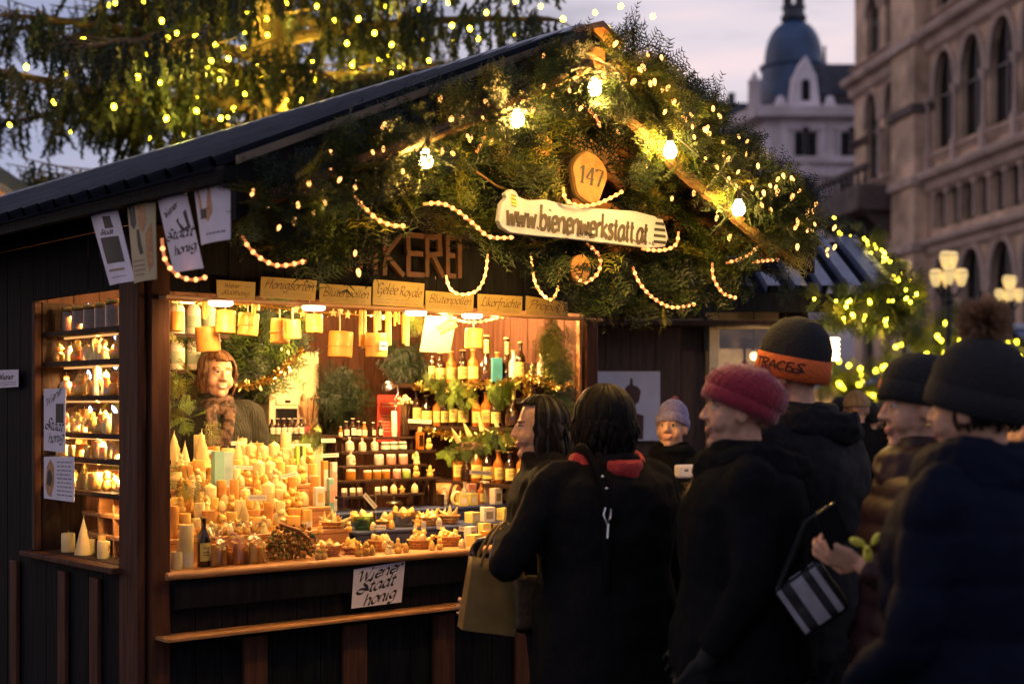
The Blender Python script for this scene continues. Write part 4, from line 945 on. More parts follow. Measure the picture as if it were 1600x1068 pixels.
T = Matrix.Translation(p0) @ Matrix.Rotation(-.35, 4, 'Y')
MB().lathe([(.034, -.012), (.036, -.010), (.034, .006), (.022, .022), (.008, .029), (.001, .030)], 20, T=T).build('shade', silver, dl)
MB().lathe([(.001, -.017), (.02, -.015), (.026, -.006), (.001, -.004)], 14, T=T).build('bulb', lens_pink, dl)
MB().tube([p0+Vector((.02, 0, .012)), p0+Vector((.055, 0, .004)), p0+Vector((.06, 0, -.03)), p0+Vector((.04, 0, -.06)), Vector((p0.x+.05, p0.y, .25)), Vector((.0, 0, .012))], .005, 8).build('neck', silver, dl)
MB().lathe([(.04, 0), (.042, .004), (.035, .012), (.001, .014)], 18).build('base', silver, dl)
s = Sheet('menu_card', 'upright red leaflet on the wall behind the vase', 'leaflet', on_front([(590, 616), (626, 617), (625, 692), (589, 690)], .93), red_card, .004)
s.lines('print', .2, .8, .72, .86, 2, 3); s.lines('print', .2, .55, .2, .6, 6, 9); s.done({'print': paper_cream})
s = Sheet('wall_poster', 'cream poster with a few printed lines hanging behind the rolled candle', 'poster', on_front([(665, 493), (713, 495), (703, 551), (656, 549)], .6), paper_cream, .003, None, .006)
s.lines('print', .35, .65, .40, .62, 3, 3); s.lines('print', .1, .9, .05, .12, 1, 5); s.done(INK)
# bottles on the right wall shelves
def wall_bottles(z, xs, nm, rowt):
    for i, (x, k, s) in enumerate(xs):
        r = rz_on(x, rowt); o = k.put(W(rowt, r, z+.0005), A0-.55+rnd.uniform(-.15, .15), scale=s)
        lab(o, 'corked liqueur bottle on the %s wall shelf, %s from the poster side' % (nm, nth(i)), 'bottle', 'bottles on the wall shelves')
wall_bottles(1.715, ((676, B_TALL, .95), (688, B_MED, 1.0), (705, B_AMB, 1.0), (723, B_MED, 1.05), (739, B_AMB, 1.02), (760, B_RND, 1.08), (777, B_AMB, .9), (792, B_RND, 1.0), (803, B_CLR, 1.05), (813, B_TALL, 1.0), (846, B_CLR, .9), (858, B_MED, .8)), 'upper', 2.17)
wall_bottles(1.487, ((651, B_TALL, 1.0), (667, B_MED, 1.0), (684, B_AMB, .95), (696, B_MED, 1.0), (708, B_TALL, .95), (724, B_MED, 1.05), (745, B_AMB, .95), (760, B_AMB, 1.05), (774, B_MED, .95), (802, B_RND, 1.0), (836, B_TALL, 1.0), (850, B_AMB, .95)), 'lower', 2.17)
wall_bottles(1.20, ((716, B_AMB, 1.05), (730, B_RND, .9), (745, B_AMB, 1.1), (762, B_MED, 1.05), (779, B_AMB, 1.0), (797, B_MED, 1.0), (815, B_AMB, 1.0)), 'lowest', 2.17)
box_item('storage_box', 'turquoise storage box between the bottles on the upper shelf', 'box', 776, .43, 1.715, .05, .05, .12, mat('bright turquoise', (.03, .17, .22), .5), -.5)
o = thing('glass_vase', 'clear glass of tinsel sprigs on the upper bottle shelf', 'vase', W(2.16, rz_on(828, 2.16), 1.7155), A0)
MB().lathe([(.025, 0), (.027, .003), (.032, .09), (.03, .09), (.025, .006), (.001, .006)], 18).build('glass', glassmat('vase glass'), o)
# right end of the counter: front goods
for i, (x, r, k, s) in enumerate(((694, .50, B_CLR, .62), (726, .52, B_CLR, .75), (752, .50, B_AMB, .66), (770, .5, B_AMB, .7), (790, .5, B_MED, .62), (805, .5, B_AMB, .6), (818, .50, B_MED, .62))):
    o = k.put(W(pt(x, r), r, 1.1005), A0+rnd.uniform(-.2, .2), scale=s); lab(o, 'small liqueur bottle at the end of the counter, %s from the barrel' % nth(i), 'bottle', 'small bottles at the counter end')
for i, (x, r, w, h, m_) in enumerate(((735, .56, .05, .10, pink_card), (760, .57, .045, .11, label_white), (783, .57, .05, .12, pink_card), (805, .56, .045, .09, label_yel), (738, .46, .045, .06, label_yel))):
    box_item('gift_carton', 'upright gift carton at the counter end, %s behind the small bottles' % nth(i), 'box', x, r, 1.10, w, .035, h, m_, rnd.uniform(-.2, .2), (.6, .2, .7), 'gift cartons at the counter end')
for i, (x, r, z, w, d, h, m_) in enumerate(((741, .05, .95, .06, .05, .05, label_yel), (764, .06, .95, .07, .05, .06, honey_m), (788, .05, .95, .06, .05, .07, label_yel), (735, .13, .95, .05, .04, .08, label_white), (757, .14, .95, .05, .04, .09, label_yel), (780, .14, .95, .05, .04, .08, kraft),
      (738, .25, 1.035, .06, .05, .05, label_yel), (762, .25, 1.035, .06, .05, .07, label_white), (788, .26, 1.035, .06, .05, .06, label_yel), (722, .44, 1.10, .05, .04, .06, label_yel), (775, .44, 1.10, .05, .04, .08, label_white), (800, .45, 1.10, .05, .04, .07, label_yel))):
    box_item('gift_carton', 'small carton on the counter before the paper bag, %s from the last basket' % nth(i), 'box', x, r, z, w, d, h, m_, rnd.uniform(-.3, .3), (.6, .2, .7), 'small cartons before the paper bag', lbm=ink_grey if m_ is not label_yel else label_white)
wr = thing('wax_wreath', 'round beeswax wreath leaning among the small bottles', 'wreath', W(pt(714, .44), .44, 1.139), A0)
MB().tube([(.03*math.cos(i*PI/9), 0, .03*math.sin(i*PI/9)) for i in range(19)], .0085, 8, cap=False).build('ring', wax_pale, wr)
br = thing('small_barrel', 'small wooden barrel lying beside the rack', 'barrel', W(pt(694, .62), .62, 1.15), A0+.5)
T = Matrix.Rotation(PI/2, 4, 'X')
MB().lathe([(.001, -.075), (.04, -.075), (.042, -.08), (.046, -.08), (.056, -.03), (.057, 0), (.056, .03), (.046, .08), (.042, .08), (.001, .075)], 22, T=T).build('staves', wood_warm, br)
for q in (-.055, .055): MB().lathe([(.0515, q-.007), (.054, q-.006), (.055, q+.006), (.0525, q+.007)], 22, T=T).build('hoop', wood_dark, br)
MB().box(-.04, .04, -.06, .06, -.0495, -.04).build('cradle', wood_dark, br)
for i, (xa, ya, xb, yb) in enumerate(((717, 690, 706, 669), (734, 681, 725, 661), (754, 672, 747, 645), (765, 678, 749, 664), (777, 668, 772, 648))):
    r = .30+.05*i; A = SP(xa, ya, r); B = SP(xb, yb, r); o = thing('taper_candle', 'pointed ivory candle stuck in the fir sprigs, %s from the barrel' % nth(i), 'candle', A, 0, 'pointed candles in the sprigs')
    MB().tube([(0, 0, 0), (B-A)*.3, (B-A)*.8, (B-A)], [.014, .0125, .006, .002], 10).build('wax', wax_pale, o); MB().tube([(B-A)*.98, (B-A)*1.1], .0012, 5).build('wick', wick_m, o)
# little price cards
PC = [(338, 707, 28, 6, .60, .18, 'by the turquoise cartons'), (372, 692, 22, 6, .74, -.05, 'near the domed candles'), (380, 730, 30, 6, .58, .05, 'in front of the domed candles'), (452, 742, 28, 6, .50, -.25, 'slanting over the middle candles'),
      (402, 777, 30, 9, .34, .0, 'low among the wrapped candles'), (470, 696, 30, 6, .70, 0, 'above the lime carton'), (513, 688, 22, 6, .60, 0, 'above the tall cartons'), (516, 711, 26, 6, .52, -.05, 'across the slim cartons'),
      (656, 658, 36, 6, .72, .05, 'beside the flower vase'), (578, 782, 28, 7, .26, .85, 'steeply tilted over the green bowl'), (593, 823, 20, 7, .16, 0, 'behind the wax nuts'), (650, 826, 8, 12, .18, 0, 'upright behind the wax hives'),
      (662, 821, 7, 14, .17, 0, 'tallest upright behind the wax hives'), (686, 819, 7, 14, .17, 0, 'upright before the last basket'), (737, 696, 32, 12, .30, 0, 'salmon printed, below the pointed candles'), (751, 738, 34, 7, .44, .06, 'over the yellow labelled bottles'),
      (812, 626, 10, 8, .5, 0, 'at the vertical tinsel'), (835, 629, 16, 6, .5, 0, 'right of the vertical tinsel'), (725, 826, 16, 8, .16, .1, 'at the far basket')]
for x, y, w, h, r, rot, wh in PC:
    cx = [(-w/2, -h/2), (w/2, -h/2), (w/2, h/2), (-w/2, h/2)]; c, s_ = math.cos(rot), math.sin(rot)
    s = Sheet('price_card', 'small white price card '+wh, 'price card', on_front([(x+a*c-b*s_, y+a*s_+b*c) for a, b in cx], r), tag_white if 'salmon' not in wh else mat('salmon price card', (.75, .45, .32), .6), .002, 'price cards among the goods', 0, 3, 2)
    s.lines('print', .1, .9, .3, .75, 1 if h < 9 else 2, int(x)); s.done({'print': ink_brown}); USED[s.root['label']] = 1
# cream cabinet and machine at the back of the stall
cb = thing('storage_cabinet', 'cream cabinet with drawers and a dark oven front at the back of the stall', 'cabinet', W(pt(470, 1.75), 1.75, .14), A0)
t0 = pt(470, 1.75); ta, tb_ = pt(427, 1.75)-t0, pt(516, 1.75)-t0
MB().box(ta, tb_, 0, .24, 0, 1.24).build('body', wood_cream, cb, bevel=.004)
MB().box(lerp(ta, tb_, .55), tb_, .12, .24, 1.241, 1.76).build('upper_panel', wood_cream, cb, bevel=.004)
MB().box(ta, lerp(ta, tb_, .5), .04, .24, 1.241, 1.66).build('microwave_housing', wood_cream, cb, bevel=.006)
MB().box(lerp(ta, tb_, .1), lerp(ta, tb_, .47), .03, .039, 1.28, 1.44).build('oven_front', win_dark, cb, bevel=.003)
MB().box(lerp(ta, tb_, .1), lerp(ta, tb_, .47), .03, .039, 1.46, 1.50).build('drawer_front', wood_cream, cb, bevel=.003)
MB().box(lerp(ta, tb_, .25), lerp(ta, tb_, .34), .024, .03, 1.472, 1.486).build('handle', win_dark, cb)
s = Sheet('paper_note', 'small pink note on the cream cabinet', 'note', on_front([(464, 640), (483, 640), (483, 653), (464, 653)], 1.86), mat('pink note', (.75, .42, .36), .6), .002); s.lines('print', .15, .85, .3, .7, 2, 3); s.done(INK)
ut = thing('utensil_jug', 'jug of wooden kitchen utensils on the cream cabinet', 'jug', W(pt(487, 1.80), 1.82, 1.3815), A0)
MB().lathe([(.035, 0), (.045, .01), (.05, .06), (.04, .1), (.042, .11), (.036, .105), (.04, .02), (.001, .015)], 18).build('jug', wood_warm, ut)
for i in range(6): MB().capsule((.01*math.cos(i), .01*math.sin(i), .02), (.05*math.cos(i*1.1), .02*math.sin(i), .23+.02*(i % 3)), .004, .011, 8).build('spoon', wood_rail, ut)
for i in range(6):
    x = 425+i*9; o = B_SML.put(W(pt(x, 1.25), 1.25, 1.4405), A0, scale=1.25); lab(o, 'small white-capped bottle on the ledge behind the stall keeper, %s in the row' % nth(i), 'bottle', 'small bottles behind the stall keeper')
MB().box(pt(405, 1.2), pt(520, 1.3), 1.19, 1.33, 1.42, 1.44).build('back_ledge', wood_dark, stall)
MB().box(pt(405, 1.2), pt(405, 1.2)+.05, 1.2, 1.32, .14, 1.419).build('ledge_support', wood_dark, stall)
MB().box(pt(520, 1.3)-.05, pt(520, 1.3), 1.2, 1.32, .14, 1.419).build('ledge_support', wood_dark, stall)
for i, (x, c) in enumerate(((478, 'red'), (496, 'green'), (460, 'pale'))):
    o = thing('sweet_bag', '%s cellophane sweet bag on the ledge behind the counter' % ['reddish', 'greenish', 'pale'][i], 'bag', W(pt(x, 1.26), 1.26, 1.4405), A0)
    MB().lathe([(.02, 0), (.03, .01), (.028, .045), (.01, .06), (.022, .085)], 12, rib=.12, ribn=5).build('wrapping', cell, o)
    mb = MB()
    for q in range(14): mb.ell((rnd.uniform(-.016, .016), rnd.uniform(-.016, .016), .009+rnd.uniform(0, .035)), .008, 7, 5)
    mb.build('sweets', (red_card, green_card, label_white)[i], o)
# pale bottles on a shelf behind the stall keeper, seen beside the post
wb = Kind(thing('lotion_bottle', '', 'bottle'))
MB().lathe([(.03, 0), (.034, .004), (.034, .12), (.024, .14), (.001, .141)], 18).build('body', label_white, wb.root); MB().lathe([(.02, .1412), (.022, .142), (.022, .165), (.001, .166)], 14).build('cap', cap_white, wb.root)
MB().lathe([(.0346, .03), (.0346, .09)], 18).build('label', mat('pale green label', (.5, .55, .38), .6), wb.root); wb.ch = list(wb.root.children)
for j, (y, r) in enumerate(((522, 1.2), (578, 1.2))):
    t, z = tz(285, y, r); MB().box(.005, t+.22, r-.07, r+.07, z-.02, z).build('rear_shelf', wood_dark, stall, bevel=.002)
    for i in range(4):
        o = wb.put(W(t-.11+i*.085, r, z+.0005), A0); lab(o, 'pale lotion bottle on the %s shelf behind the post, %s from the side window' % (['upper', 'lower'][j], nth(i)), 'bottle', 'lotion bottles behind the post')
    MB().box(.005, .03, r-.07, r+.07, .14, z-.021).build('shelf_upright', wood_dark, stall)
# ---------------------------------------------------------------- greenery
def sprig_template(seed, needles=9, pairs=4, flat=.25):
    r = random.Random(seed); Vs = []; Fs = []
    def seg(p, d, l, n, nl):
        p = np.array(p, float); d = np.array(d, float); d /= np.linalg.norm(d)
        a = np.cross(d, (0, 0, 1.)); a = a/np.linalg.norm(a) if np.linalg.norm(a) > 1e-6 else np.array((1., 0, 0)); b = np.cross(a, d)
        w = .010
        for ax in (a, b):
            o = len(Vs); Vs.extend([p-ax*w, p+ax*w, p+d*l+ax*w*.3, p+d*l-ax*w*.3]); Fs.append((o, o+1, o+2, o+3))
        for i in range(n):
            f = (i+.5)/n
            for s in (-1, 1):
                q = p+d*l*f; an = r.uniform(-.5, .9)*flat*3
                nd = d*r.uniform(.35, .7)+a*s*math.cos(an)+b*math.sin(an); nd /= np.linalg.norm(nd)
                L = nl*r.uniform(.75, 1.1)*(1-.35*f); wv = np.cross(nd, b+.2*a); wv = wv/np.linalg.norm(wv)*.011
                o = len(Vs); Vs.extend([q-wv, q+wv, q+nd*L+wv*.35, q+nd*L-wv*.35]); Fs.append((o, o+1, o+2, o+3))
    seg((0, 0, 0), (0, 1, 0), 1.0, needles+5, .15)
    for i in range(pairs):
        f = .15+.6*i/pairs
        for s in (-1, 1):
            l = .55*(1-f)+.12; seg((0, f, 0), (s*.85, .75, r.uniform(-.12, .25)), l, needles-i, .14)
    return np.array(Vs), np.array(Fs)
SPR = [sprig_template(i) for i in range(5)]
def cypress_template(seed):          # flat drooping scale-leaf spray
    r = random.Random(seed); Vs = []; Fs = []
    def br(p, d, l, lev):
        p = np.array(p); d = np.array(d)/np.linalg.norm(d); a = np.cross(d, (0, 0, 1.)); a /= np.linalg.norm(a); w = .012 if lev else .009
        o = len(Vs); Vs.extend([p-a*w, p+a*w, p+d*l+a*w*.5, p+d*l-a*w*.5]); Fs.append((o, o+1, o+2, o+3))
        if lev:
            n = 7 if lev == 2 else 5
            for i in range(n):
                f = .15+.8*i/n
                for s in (-1, 1): br(p+d*l*f, d+a*s*.75+np.array((0, 0, r.uniform(-.2, .2))), l*(.42 if lev == 2 else .32)*(1-.4*f), lev-1)
    br((0., 0, 0), (0., 1, 0), 1.0, 2); return np.array(Vs), np.array(Fs)
CYP = [cypress_template(i) for i in range(3)]
def scatter(name, items, mats, parent=None, loc=(0, 0, 0)):
    """items: (position, direction, up, scale, template, material index) -> ONE foliage mesh"""
    Va = []; Fa = []; Ma = []; o = 0
    for p, d, u, s, (tv, tf), mi in items:
        d = np.array(d, float); d /= np.linalg.norm(d); u = np.array(u, float); a = np.cross(d, u); n = np.linalg.norm(a)
        a = a/n if n > 1e-6 else np.array((1., 0, 0)); b = np.cross(a, d)
        R = np.stack([a, d, b]); Va.append(tv*s @ R+np.array(p)-np.array(loc)); Fa.append(tf+o); Ma.append(np.full(len(tf), mi)); o += len(tv)
    me = np_mesh(name, np.concatenate(Va), np.concatenate(Fa), mats, np.concatenate(Ma))
    ob = bpy.data.objects.new(name, me); COL.objects.link(ob)
    if parent is not None: ob.parent = parent
    else: ob.location = loc
    return ob
NP = np.random.default_rng(5)
def rvec(): v = NP.normal(size=3); return v/np.linalg.norm(v)
FM = [fir_a, fir_b, fir_c]
outv = np.array((-V.x, -V.y, 0))      # towards the viewer's side of the stall
def wv(t, r, z): return np.array(W(t, r, z))
def inpoly(x, y, P):
    c = False; n = len(P)
    for i in range(n):
        (x1, y1), (x2, y2) = P[i], P[(i+1) % n]
        if (y1 > y) != (y2 > y) and x < (x2-x1)*(y-y1)/(y2-y1)+x1: c = not c
    return c
def fill(name, label, poly, n, r0, r1, s0, s1, mats=FM, probs=(.5, .35, .15), droop=.5, tmpl=SPR, out=.55, hole=None, cat='fir greenery', keep=None):
    xs = [p[0] for p in poly]; ys = [p[1] for p in poly]; it = []
    while len(it) < n:
        x, y = NP.uniform(min(xs), max(xs)), NP.uniform(min(ys), max(ys))
        if not inpoly(x, y, poly): continue
        if hole and any(inpoly(x, y, h) for h in hole): continue
        if keep and NP.random() > keep(x, y): continue
        r = NP.uniform(r0, r1); t, z = tz(x, y, r); s = NP.uniform(s0, s1)
        d = rvec()*.9+outv*out+np.array((0, 0, -droop)); p = wv(t, r, z)
        it.append((p-d/np.linalg.norm(d)*s*.5, d, rvec()*.5+np.array((0, 0, 1.))+outv*.4, s, tmpl[NP.integers(len(tmpl))], NP.choice(3, p=probs)))
    c = it[0][0]; root = thing(name, label, cat, Vector(c))
    scatter('fir_sprays', it, mats, root, Vector(c)); return root
GAB = [(395, 285), (480, 262), (560, 236), (700, 180), (860, 120), (930, 95), (985, 130), (1060, 200), (1150, 290), (1195, 360), (1200, 415), (1170, 445), (1100, 478), (1000, 488), (905, 485), (880, 455), (830, 420), (790, 385), (720, 360), (590, 352), (555, 395), (490, 425), (420, 400), (385, 350)]
HOLES = [[(775, 300), (1040, 335), (1040, 390), (780, 365)], [(860, 225), (972, 225), (975, 322), (870, 318)]]
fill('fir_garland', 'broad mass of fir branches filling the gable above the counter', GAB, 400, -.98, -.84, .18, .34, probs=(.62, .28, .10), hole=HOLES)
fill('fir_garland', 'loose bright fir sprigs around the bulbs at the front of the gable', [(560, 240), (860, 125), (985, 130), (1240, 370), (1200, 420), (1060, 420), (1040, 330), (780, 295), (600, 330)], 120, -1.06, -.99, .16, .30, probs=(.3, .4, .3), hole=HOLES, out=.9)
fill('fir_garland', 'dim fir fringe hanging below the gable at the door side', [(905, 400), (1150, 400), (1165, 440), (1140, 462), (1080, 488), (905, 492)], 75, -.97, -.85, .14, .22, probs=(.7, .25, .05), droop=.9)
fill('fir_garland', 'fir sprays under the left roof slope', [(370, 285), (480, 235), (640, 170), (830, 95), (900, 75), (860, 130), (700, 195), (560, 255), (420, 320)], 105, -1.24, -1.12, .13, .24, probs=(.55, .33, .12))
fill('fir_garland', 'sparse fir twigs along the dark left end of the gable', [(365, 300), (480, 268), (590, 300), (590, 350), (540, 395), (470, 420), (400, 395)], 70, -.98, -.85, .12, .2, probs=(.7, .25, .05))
# thick garland along the right roof edge, over the peak and a thin dark one along the left
def edge_garland(name, label, pts, n, rad, s0, s1, probs, seed=0):
    it = []
    pts = [np.array(p) for p in pts]; seg = [np.linalg.norm(b-a) for a, b in zip(pts, pts[1:])]; tot = sum(seg)
    for i in range(n):
        f = NP.random()*tot; j = 0
        while f > seg[j] and j < len(seg)-1: f -= seg[j]; j += 1
        d0 = (pts[j+1]-pts[j])/seg[j]; p = pts[j]+d0*f; q = rvec(); q -= d0*np.dot(q, d0)*.7
        d = q+d0*NP.choice([-1, 1])*.7+np.array((0, 0, -.15)); s = NP.uniform(s0, s1)
        it.append((p+q*rad*NP.uniform(.1, .75), d, rvec()+np.array((0, 0, 1.)), s, SPR[NP.integers(5)], NP.choice(3, p=probs)))
    root = thing(name, label, 'fir greenery', Vector(pts[0]))
    scatter('fir_sprays', it, FM, root, Vector(pts[0]))
    MB().tube([Vector(p-pts[0]) for p in pts], .025, 7).build('core', stem_m, root); return root
zr = lambda t: zroof(t)
edge_garland('fir_garland', 'thick fir garland along the right roof edge from peak to eave', [wv(TP+.06, GF-.05, ZP-.11), wv(1.6, GF-.06, zr(1.6)-.07), wv(2.1, GF-.06, zr(2.1)-.07), wv(TR_-.16, GF-.05, ZE+.02)], 360, .10, .13, .22, (.52, .34, .14))
edge_garland('fir_garland', 'loose fir sprays hanging over the lit beam under the right roof edge', [wv(TP+.12, GF-.0, ZP-.24), wv(1.6, GF-.0, zr(1.6)-.22), wv(2.1, GF, zr(2.1)-.22), wv(TR_-.1, GF, ZE-.14)], 16, .10, .10, .19, (.5, .32, .18))
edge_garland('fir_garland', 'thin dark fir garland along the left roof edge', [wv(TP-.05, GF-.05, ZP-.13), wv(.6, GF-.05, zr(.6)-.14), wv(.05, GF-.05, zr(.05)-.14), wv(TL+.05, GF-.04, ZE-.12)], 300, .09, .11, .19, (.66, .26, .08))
# bare twigs across the gable
for i, (pp, lb) in enumerate((([(690, 225), (735, 262), (775, 290), (800, 300)], 'bare brown twig slanting above the white name board'), ([(600, 240), (650, 228), (705, 208)], 'thin bare twig beside the left bulb'))):
    P_ = [SP(x, y, -1.0) for x, y in pp]; o = thing('bare_twig', lb, 'twig', P_[0]); MB().tube([p-P_[0] for p in P_], [.007, .006, .005, .004][:len(P_)], 7).build('twig', stem_m, o)
# wood slices and wooden ornaments half hidden in the fir
WS = mat('lit wood slice', (.46, .22, .06))
for i, (x, y, w, h, lb, sh) in enumerate(((780, 228, 22, 28, 'pale wooden wedge beside the middle bulb', 0), (845, 228, 20, 18, 'second wooden slice right of the middle bulb', 1), (748, 198, 10, 12, 'small reddish ball above the wooden wedge', 2),
      (590, 262, 14, 16, 'dim wooden slice left of the first bulb', 1), (1130, 312, 9, 10, 'small wooden slice below the right bulbs', 1), (1022, 305, 14, 13, 'wooden wedge right of the number disc', 0), (995, 290, 10, 9, 'little wooden slice beside the number disc', 1),
      (905, 420, 18, 22, 'wooden slice with a black stroke below the name board', 3), (1195, 395, 14, 16, 'orange wooden slice behind the right light loop', 1), (975, 235, 12, 14, 'wooden wedge under the roof edge by the bulb', 0), (1010, 215, 11, 10, 'wooden slice under the roof edge', 1))):
    r = -1.0 if sh != 3 else -.99; c = SP(x, y, r); k = c.y/F; o = thing('wood_slice' if sh != 2 else 'red_ball', lb, 'ornament', c, A0+rnd.uniform(-.3, .3)); T = Matrix.Rotation(rnd.uniform(-.6, .6), 4, 'Y')
    if sh == 0: MB().prism([(-w*k, h*.6*k), (-.2*w*k, h*k), (w*k, -.1*h*k), (.3*w*k, -h*k), (-.6*w*k, -.5*h*k)], -.012, .012, T=T).build('wood', WS, o, bevel=.003)
    elif sh == 2: MB().ell((0, 0, 0), w*k, 14, 9).build('ball', mat('red glass ball', (.5, .08, .03), .2), o)
    else:
        MB().prism([(w*k*math.cos(a)*(1+.06*math.sin(3*a)), h*k*math.sin(a)) for a in [j*PI/12 for j in range(24)]], -.011, .011, T=T).build('wood', WS, o, bevel=.002)
        MB().prism([(w*k*1.06*math.cos(a)*(1+.06*math.sin(3*a)), h*k*1.06*math.sin(a)) for a in [j*PI/12 for j in range(24)]], -.004, .010, T=T).build('bark_rim', bark, o)
        if sh == 3: m = MB(); write(m, '1', -.01, -.03, .03, -.0125, .3, .3, .1); m.build('lettering', ink, o)
# bulbs on their cable
bs = thing('bulb_string', 'black cable with five glowing bulbs along the inside of the gable', 'light string', SP(665, 250, -1.12))
BL = [(665, 250), (808, 186), (929, 138), (1047, 236), (1154, 326)]; B3 = [SP(x, y, r) for (x, y), r in zip(BL, (-1.36, -1.36, -1.38, -1.44, -1.44))]; o0 = Vector(bs.location)
cab = [SP(560, 262, -1.13), SP(610, 232, -1.13)]+[b+Vector((0, 0, .073)) for b in B3]+[SP(1225, 375, -1.13)]
cp = smooth_line([tuple(p-o0) for p in cab], 6); MB().tube(cp, .0035, 6).build('cable', cable_m, bs)
bp = MB(); bp.lathe([(.001, -.032), (.016, -.029), (.026, -.016), (.028, 0), (.024, .016), (.014, .032), (.011, .042), (.001, .043)], 16)
bm = bp.mesh('bulb', bulb_warm); sm = MB().lathe([(.012, .040), (.016, .041), (.016, .072), (.011, .08), (.001, .085)], 12).mesh('socket', socket_m)
for b in B3:
    for n_, me in (('bulb', bm), ('socket', sm)):
        o = bpy.data.objects.new(n_, me); COL.objects.link(o); o.parent = bs; o.location = b-o0; o.scale = (.86,)*3
# rope lights
bead = MB().ell((0, 0, 0), (.0082, .0082, .0082), 8, 5).mesh('bead', rope_bulb)
def rope_glow(root, p, e=1.3):
    ld = bpy.data.lights.new('rope_glow', 'POINT'); ld.energy = e; ld.color = (1, .58, .14); ld.shadow_soft_size = .02
    lo = bpy.data.objects.new('glow_light', ld); COL.objects.link(lo); lo.parent = root; lo.location = p+Vector((-.02, -.05, -.0))
def rope(label, pts, r, step=.033):
    P_ = [SP(x, y, r) for x, y in pts]; o0 = P_[0]; root = thing('rope_light', label, 'rope light', o0, 0, 'rope lights in the greenery')
    C_ = [Vector(p) for p in smooth_line([tuple(p-o0) for p in P_], 8)]
    MB().tube(C_, .005, 8).build('tube', rope_tube, root)
    d = 0
    for a, b in zip(C_, C_[1:]):
        l = (b-a).length; s = -d
        while s+step <= l:
            s += step; o = bpy.data.objects.new('bead', bead); COL.objects.link(o); o.parent = root; o.location = a.lerp(b, s/l); o.location.y -= .003
        d = l-s
    if r > -.5:
        for p in C_[4::10]: rope_glow(root, p, 1.3)
    return root
rope('glowing rope light curving below the laminated sheets at the eave', [(253, 372), (258, 405), (275, 428), (300, 437), (322, 433)], -1.0)
rope('glowing rope light sagging at the dark left end of the gable', [(378, 368), (392, 390), (415, 408), (440, 415), (478, 408)], -1.04)
rope('short straight rope light above the wooden capitals', [(553, 307), (570, 325), (590, 343), (612, 352), (632, 353)], -1.06)
rope('rope light running down to the left end of the name board', [(662, 319), (690, 318), (715, 330), (740, 350), (765, 370), (802, 371)], -1.07)
rope('rope light loop touching the middle shelf cards', [(697, 430), (703, 450), (720, 460), (745, 454), (758, 430), (762, 397)], -.3)
rope('rope light loop hanging over the Propolis card', [(830, 392), (832, 420), (840, 450), (860, 468), (872, 450), (874, 417)], -.3)
rope('rope light resting along the top of the name board', [(880, 292), (885, 313), (910, 322), (940, 316), (971, 300)], -1.09)
rope('small curled rope light beneath the name board', [(917, 380), (936, 400), (935, 425), (915, 441), (899, 432)], -1.0)
rope('long rope light hanging right of the counter opening', [(988, 415), (998, 440), (1020, 465), (1050, 480), (1086, 475)], -1.0)
rope('hook shaped rope light at the door side of the gable', [(1113, 410), (1115, 435), (1130, 458), (1149, 465)], -1.05)
rope('short rope light above the hook shaped one', [(1135, 411), (1165, 401), (1185, 384)], -1.06)
rope('short level rope light over the orange slice', [(1176, 410), (1198, 407), (1221, 405)], -1.06)
rope('rope light curling round the hive end of the name board', [(1003, 389), (1035, 391), (1056, 382), (1060, 362)], -1.08)
rope('rope light arching left of the topmost bulb', [(893, 160), (915, 168), (930, 182), (938, 199)], -1.08)
rope('short rope light beside the topmost bulb', [(890, 122), (905, 126), (918, 134)], -1.1)
rope('short upright rope light above the wooden wedge', [(745, 238), (757, 212), (761, 182)], -1.06)
rope('pale rope light strung inside the counter opening', [(690, 490), (715, 500), (745, 503), (780, 496), (802, 492)], .03)
# single fairy lights scattered in the garlands
fl = MB().lathe([(.001, -.018), (.006, -.012), (.0085, 0), (.006, .010), (.001, .013)], 9).mesh('bulb', fairy_warm)
def fairy(label, pts, r, cable=True, mesh=fl, group=None, name='fairy_lights', scale=1.0, wire=.0018):
    P_ = [SP(x, y, rr if (rr := (r(x, y) if callable(r) else r)) is not None else 0) for x, y in pts]
    return fairy3(label, P_, cable, mesh, group, name, scale, wire)
def fairy3(label, P_, cable=True, mesh=fl, group=None, name='fairy_lights', scale=1.0, wire=.0018):
    o0 = Vector(P_[0]); root = thing(name, label, 'fairy lights', o0, 0, group)
    for p in P_:
        o = bpy.data.objects.new('bulb', mesh); COL.objects.link(o); o.parent = root; o.location = Vector(p)-o0; o.scale = (scale*rnd.uniform(.7, 1.12),)*3
        o.rotation_euler = (rnd.uniform(-.6, .6), rnd.uniform(-.6, .6), 0)
    if cable and len(P_) > 2: MB().tube(smooth_line([tuple(Vector(p)-o0+Vector((0, .006, .012))) for p in P_], 3), wire, 5).build('wire', cable_m, root)
    return root
fairy('fairy lights scattered along the dark left half of the gable', [(395, 300), (470, 272), (517, 238), (516, 268), (545, 256), (600, 196), (688, 155), (705, 187), (722, 184), (735, 215), (740, 190), (850, 86), (760, 160)], -1.36)
fairy('fairy lights among the lower left greenery', [(420, 318), (470, 318), (490, 330), (478, 300), (430, 296), (460, 345), (505, 300), (560, 285), (555, 395), (560, 425), (590, 275)], -1.08)
fairy('fairy lights along the right roof garland', [(962, 68), (1005, 105), (990, 128), (1035, 140), (1052, 160), (1070, 185), (1105, 200), (1108, 210), (1102, 248), (1120, 262), (1138, 280), (1150, 292), (1190, 320), (1238, 307), (1243, 355), (1262, 330), (1215, 300), (1246, 385)], lambda x, y: -1.43 if x > 940 else -1.3)
rl = []
for i in range(46):
    f = (i+.5)/46; t = lerp(TP+.08, TR_-.06, f); rl.append(W(t, GF-.14-.05*rnd.random(), zr(t)-.07+rnd.uniform(-.11, .09)))
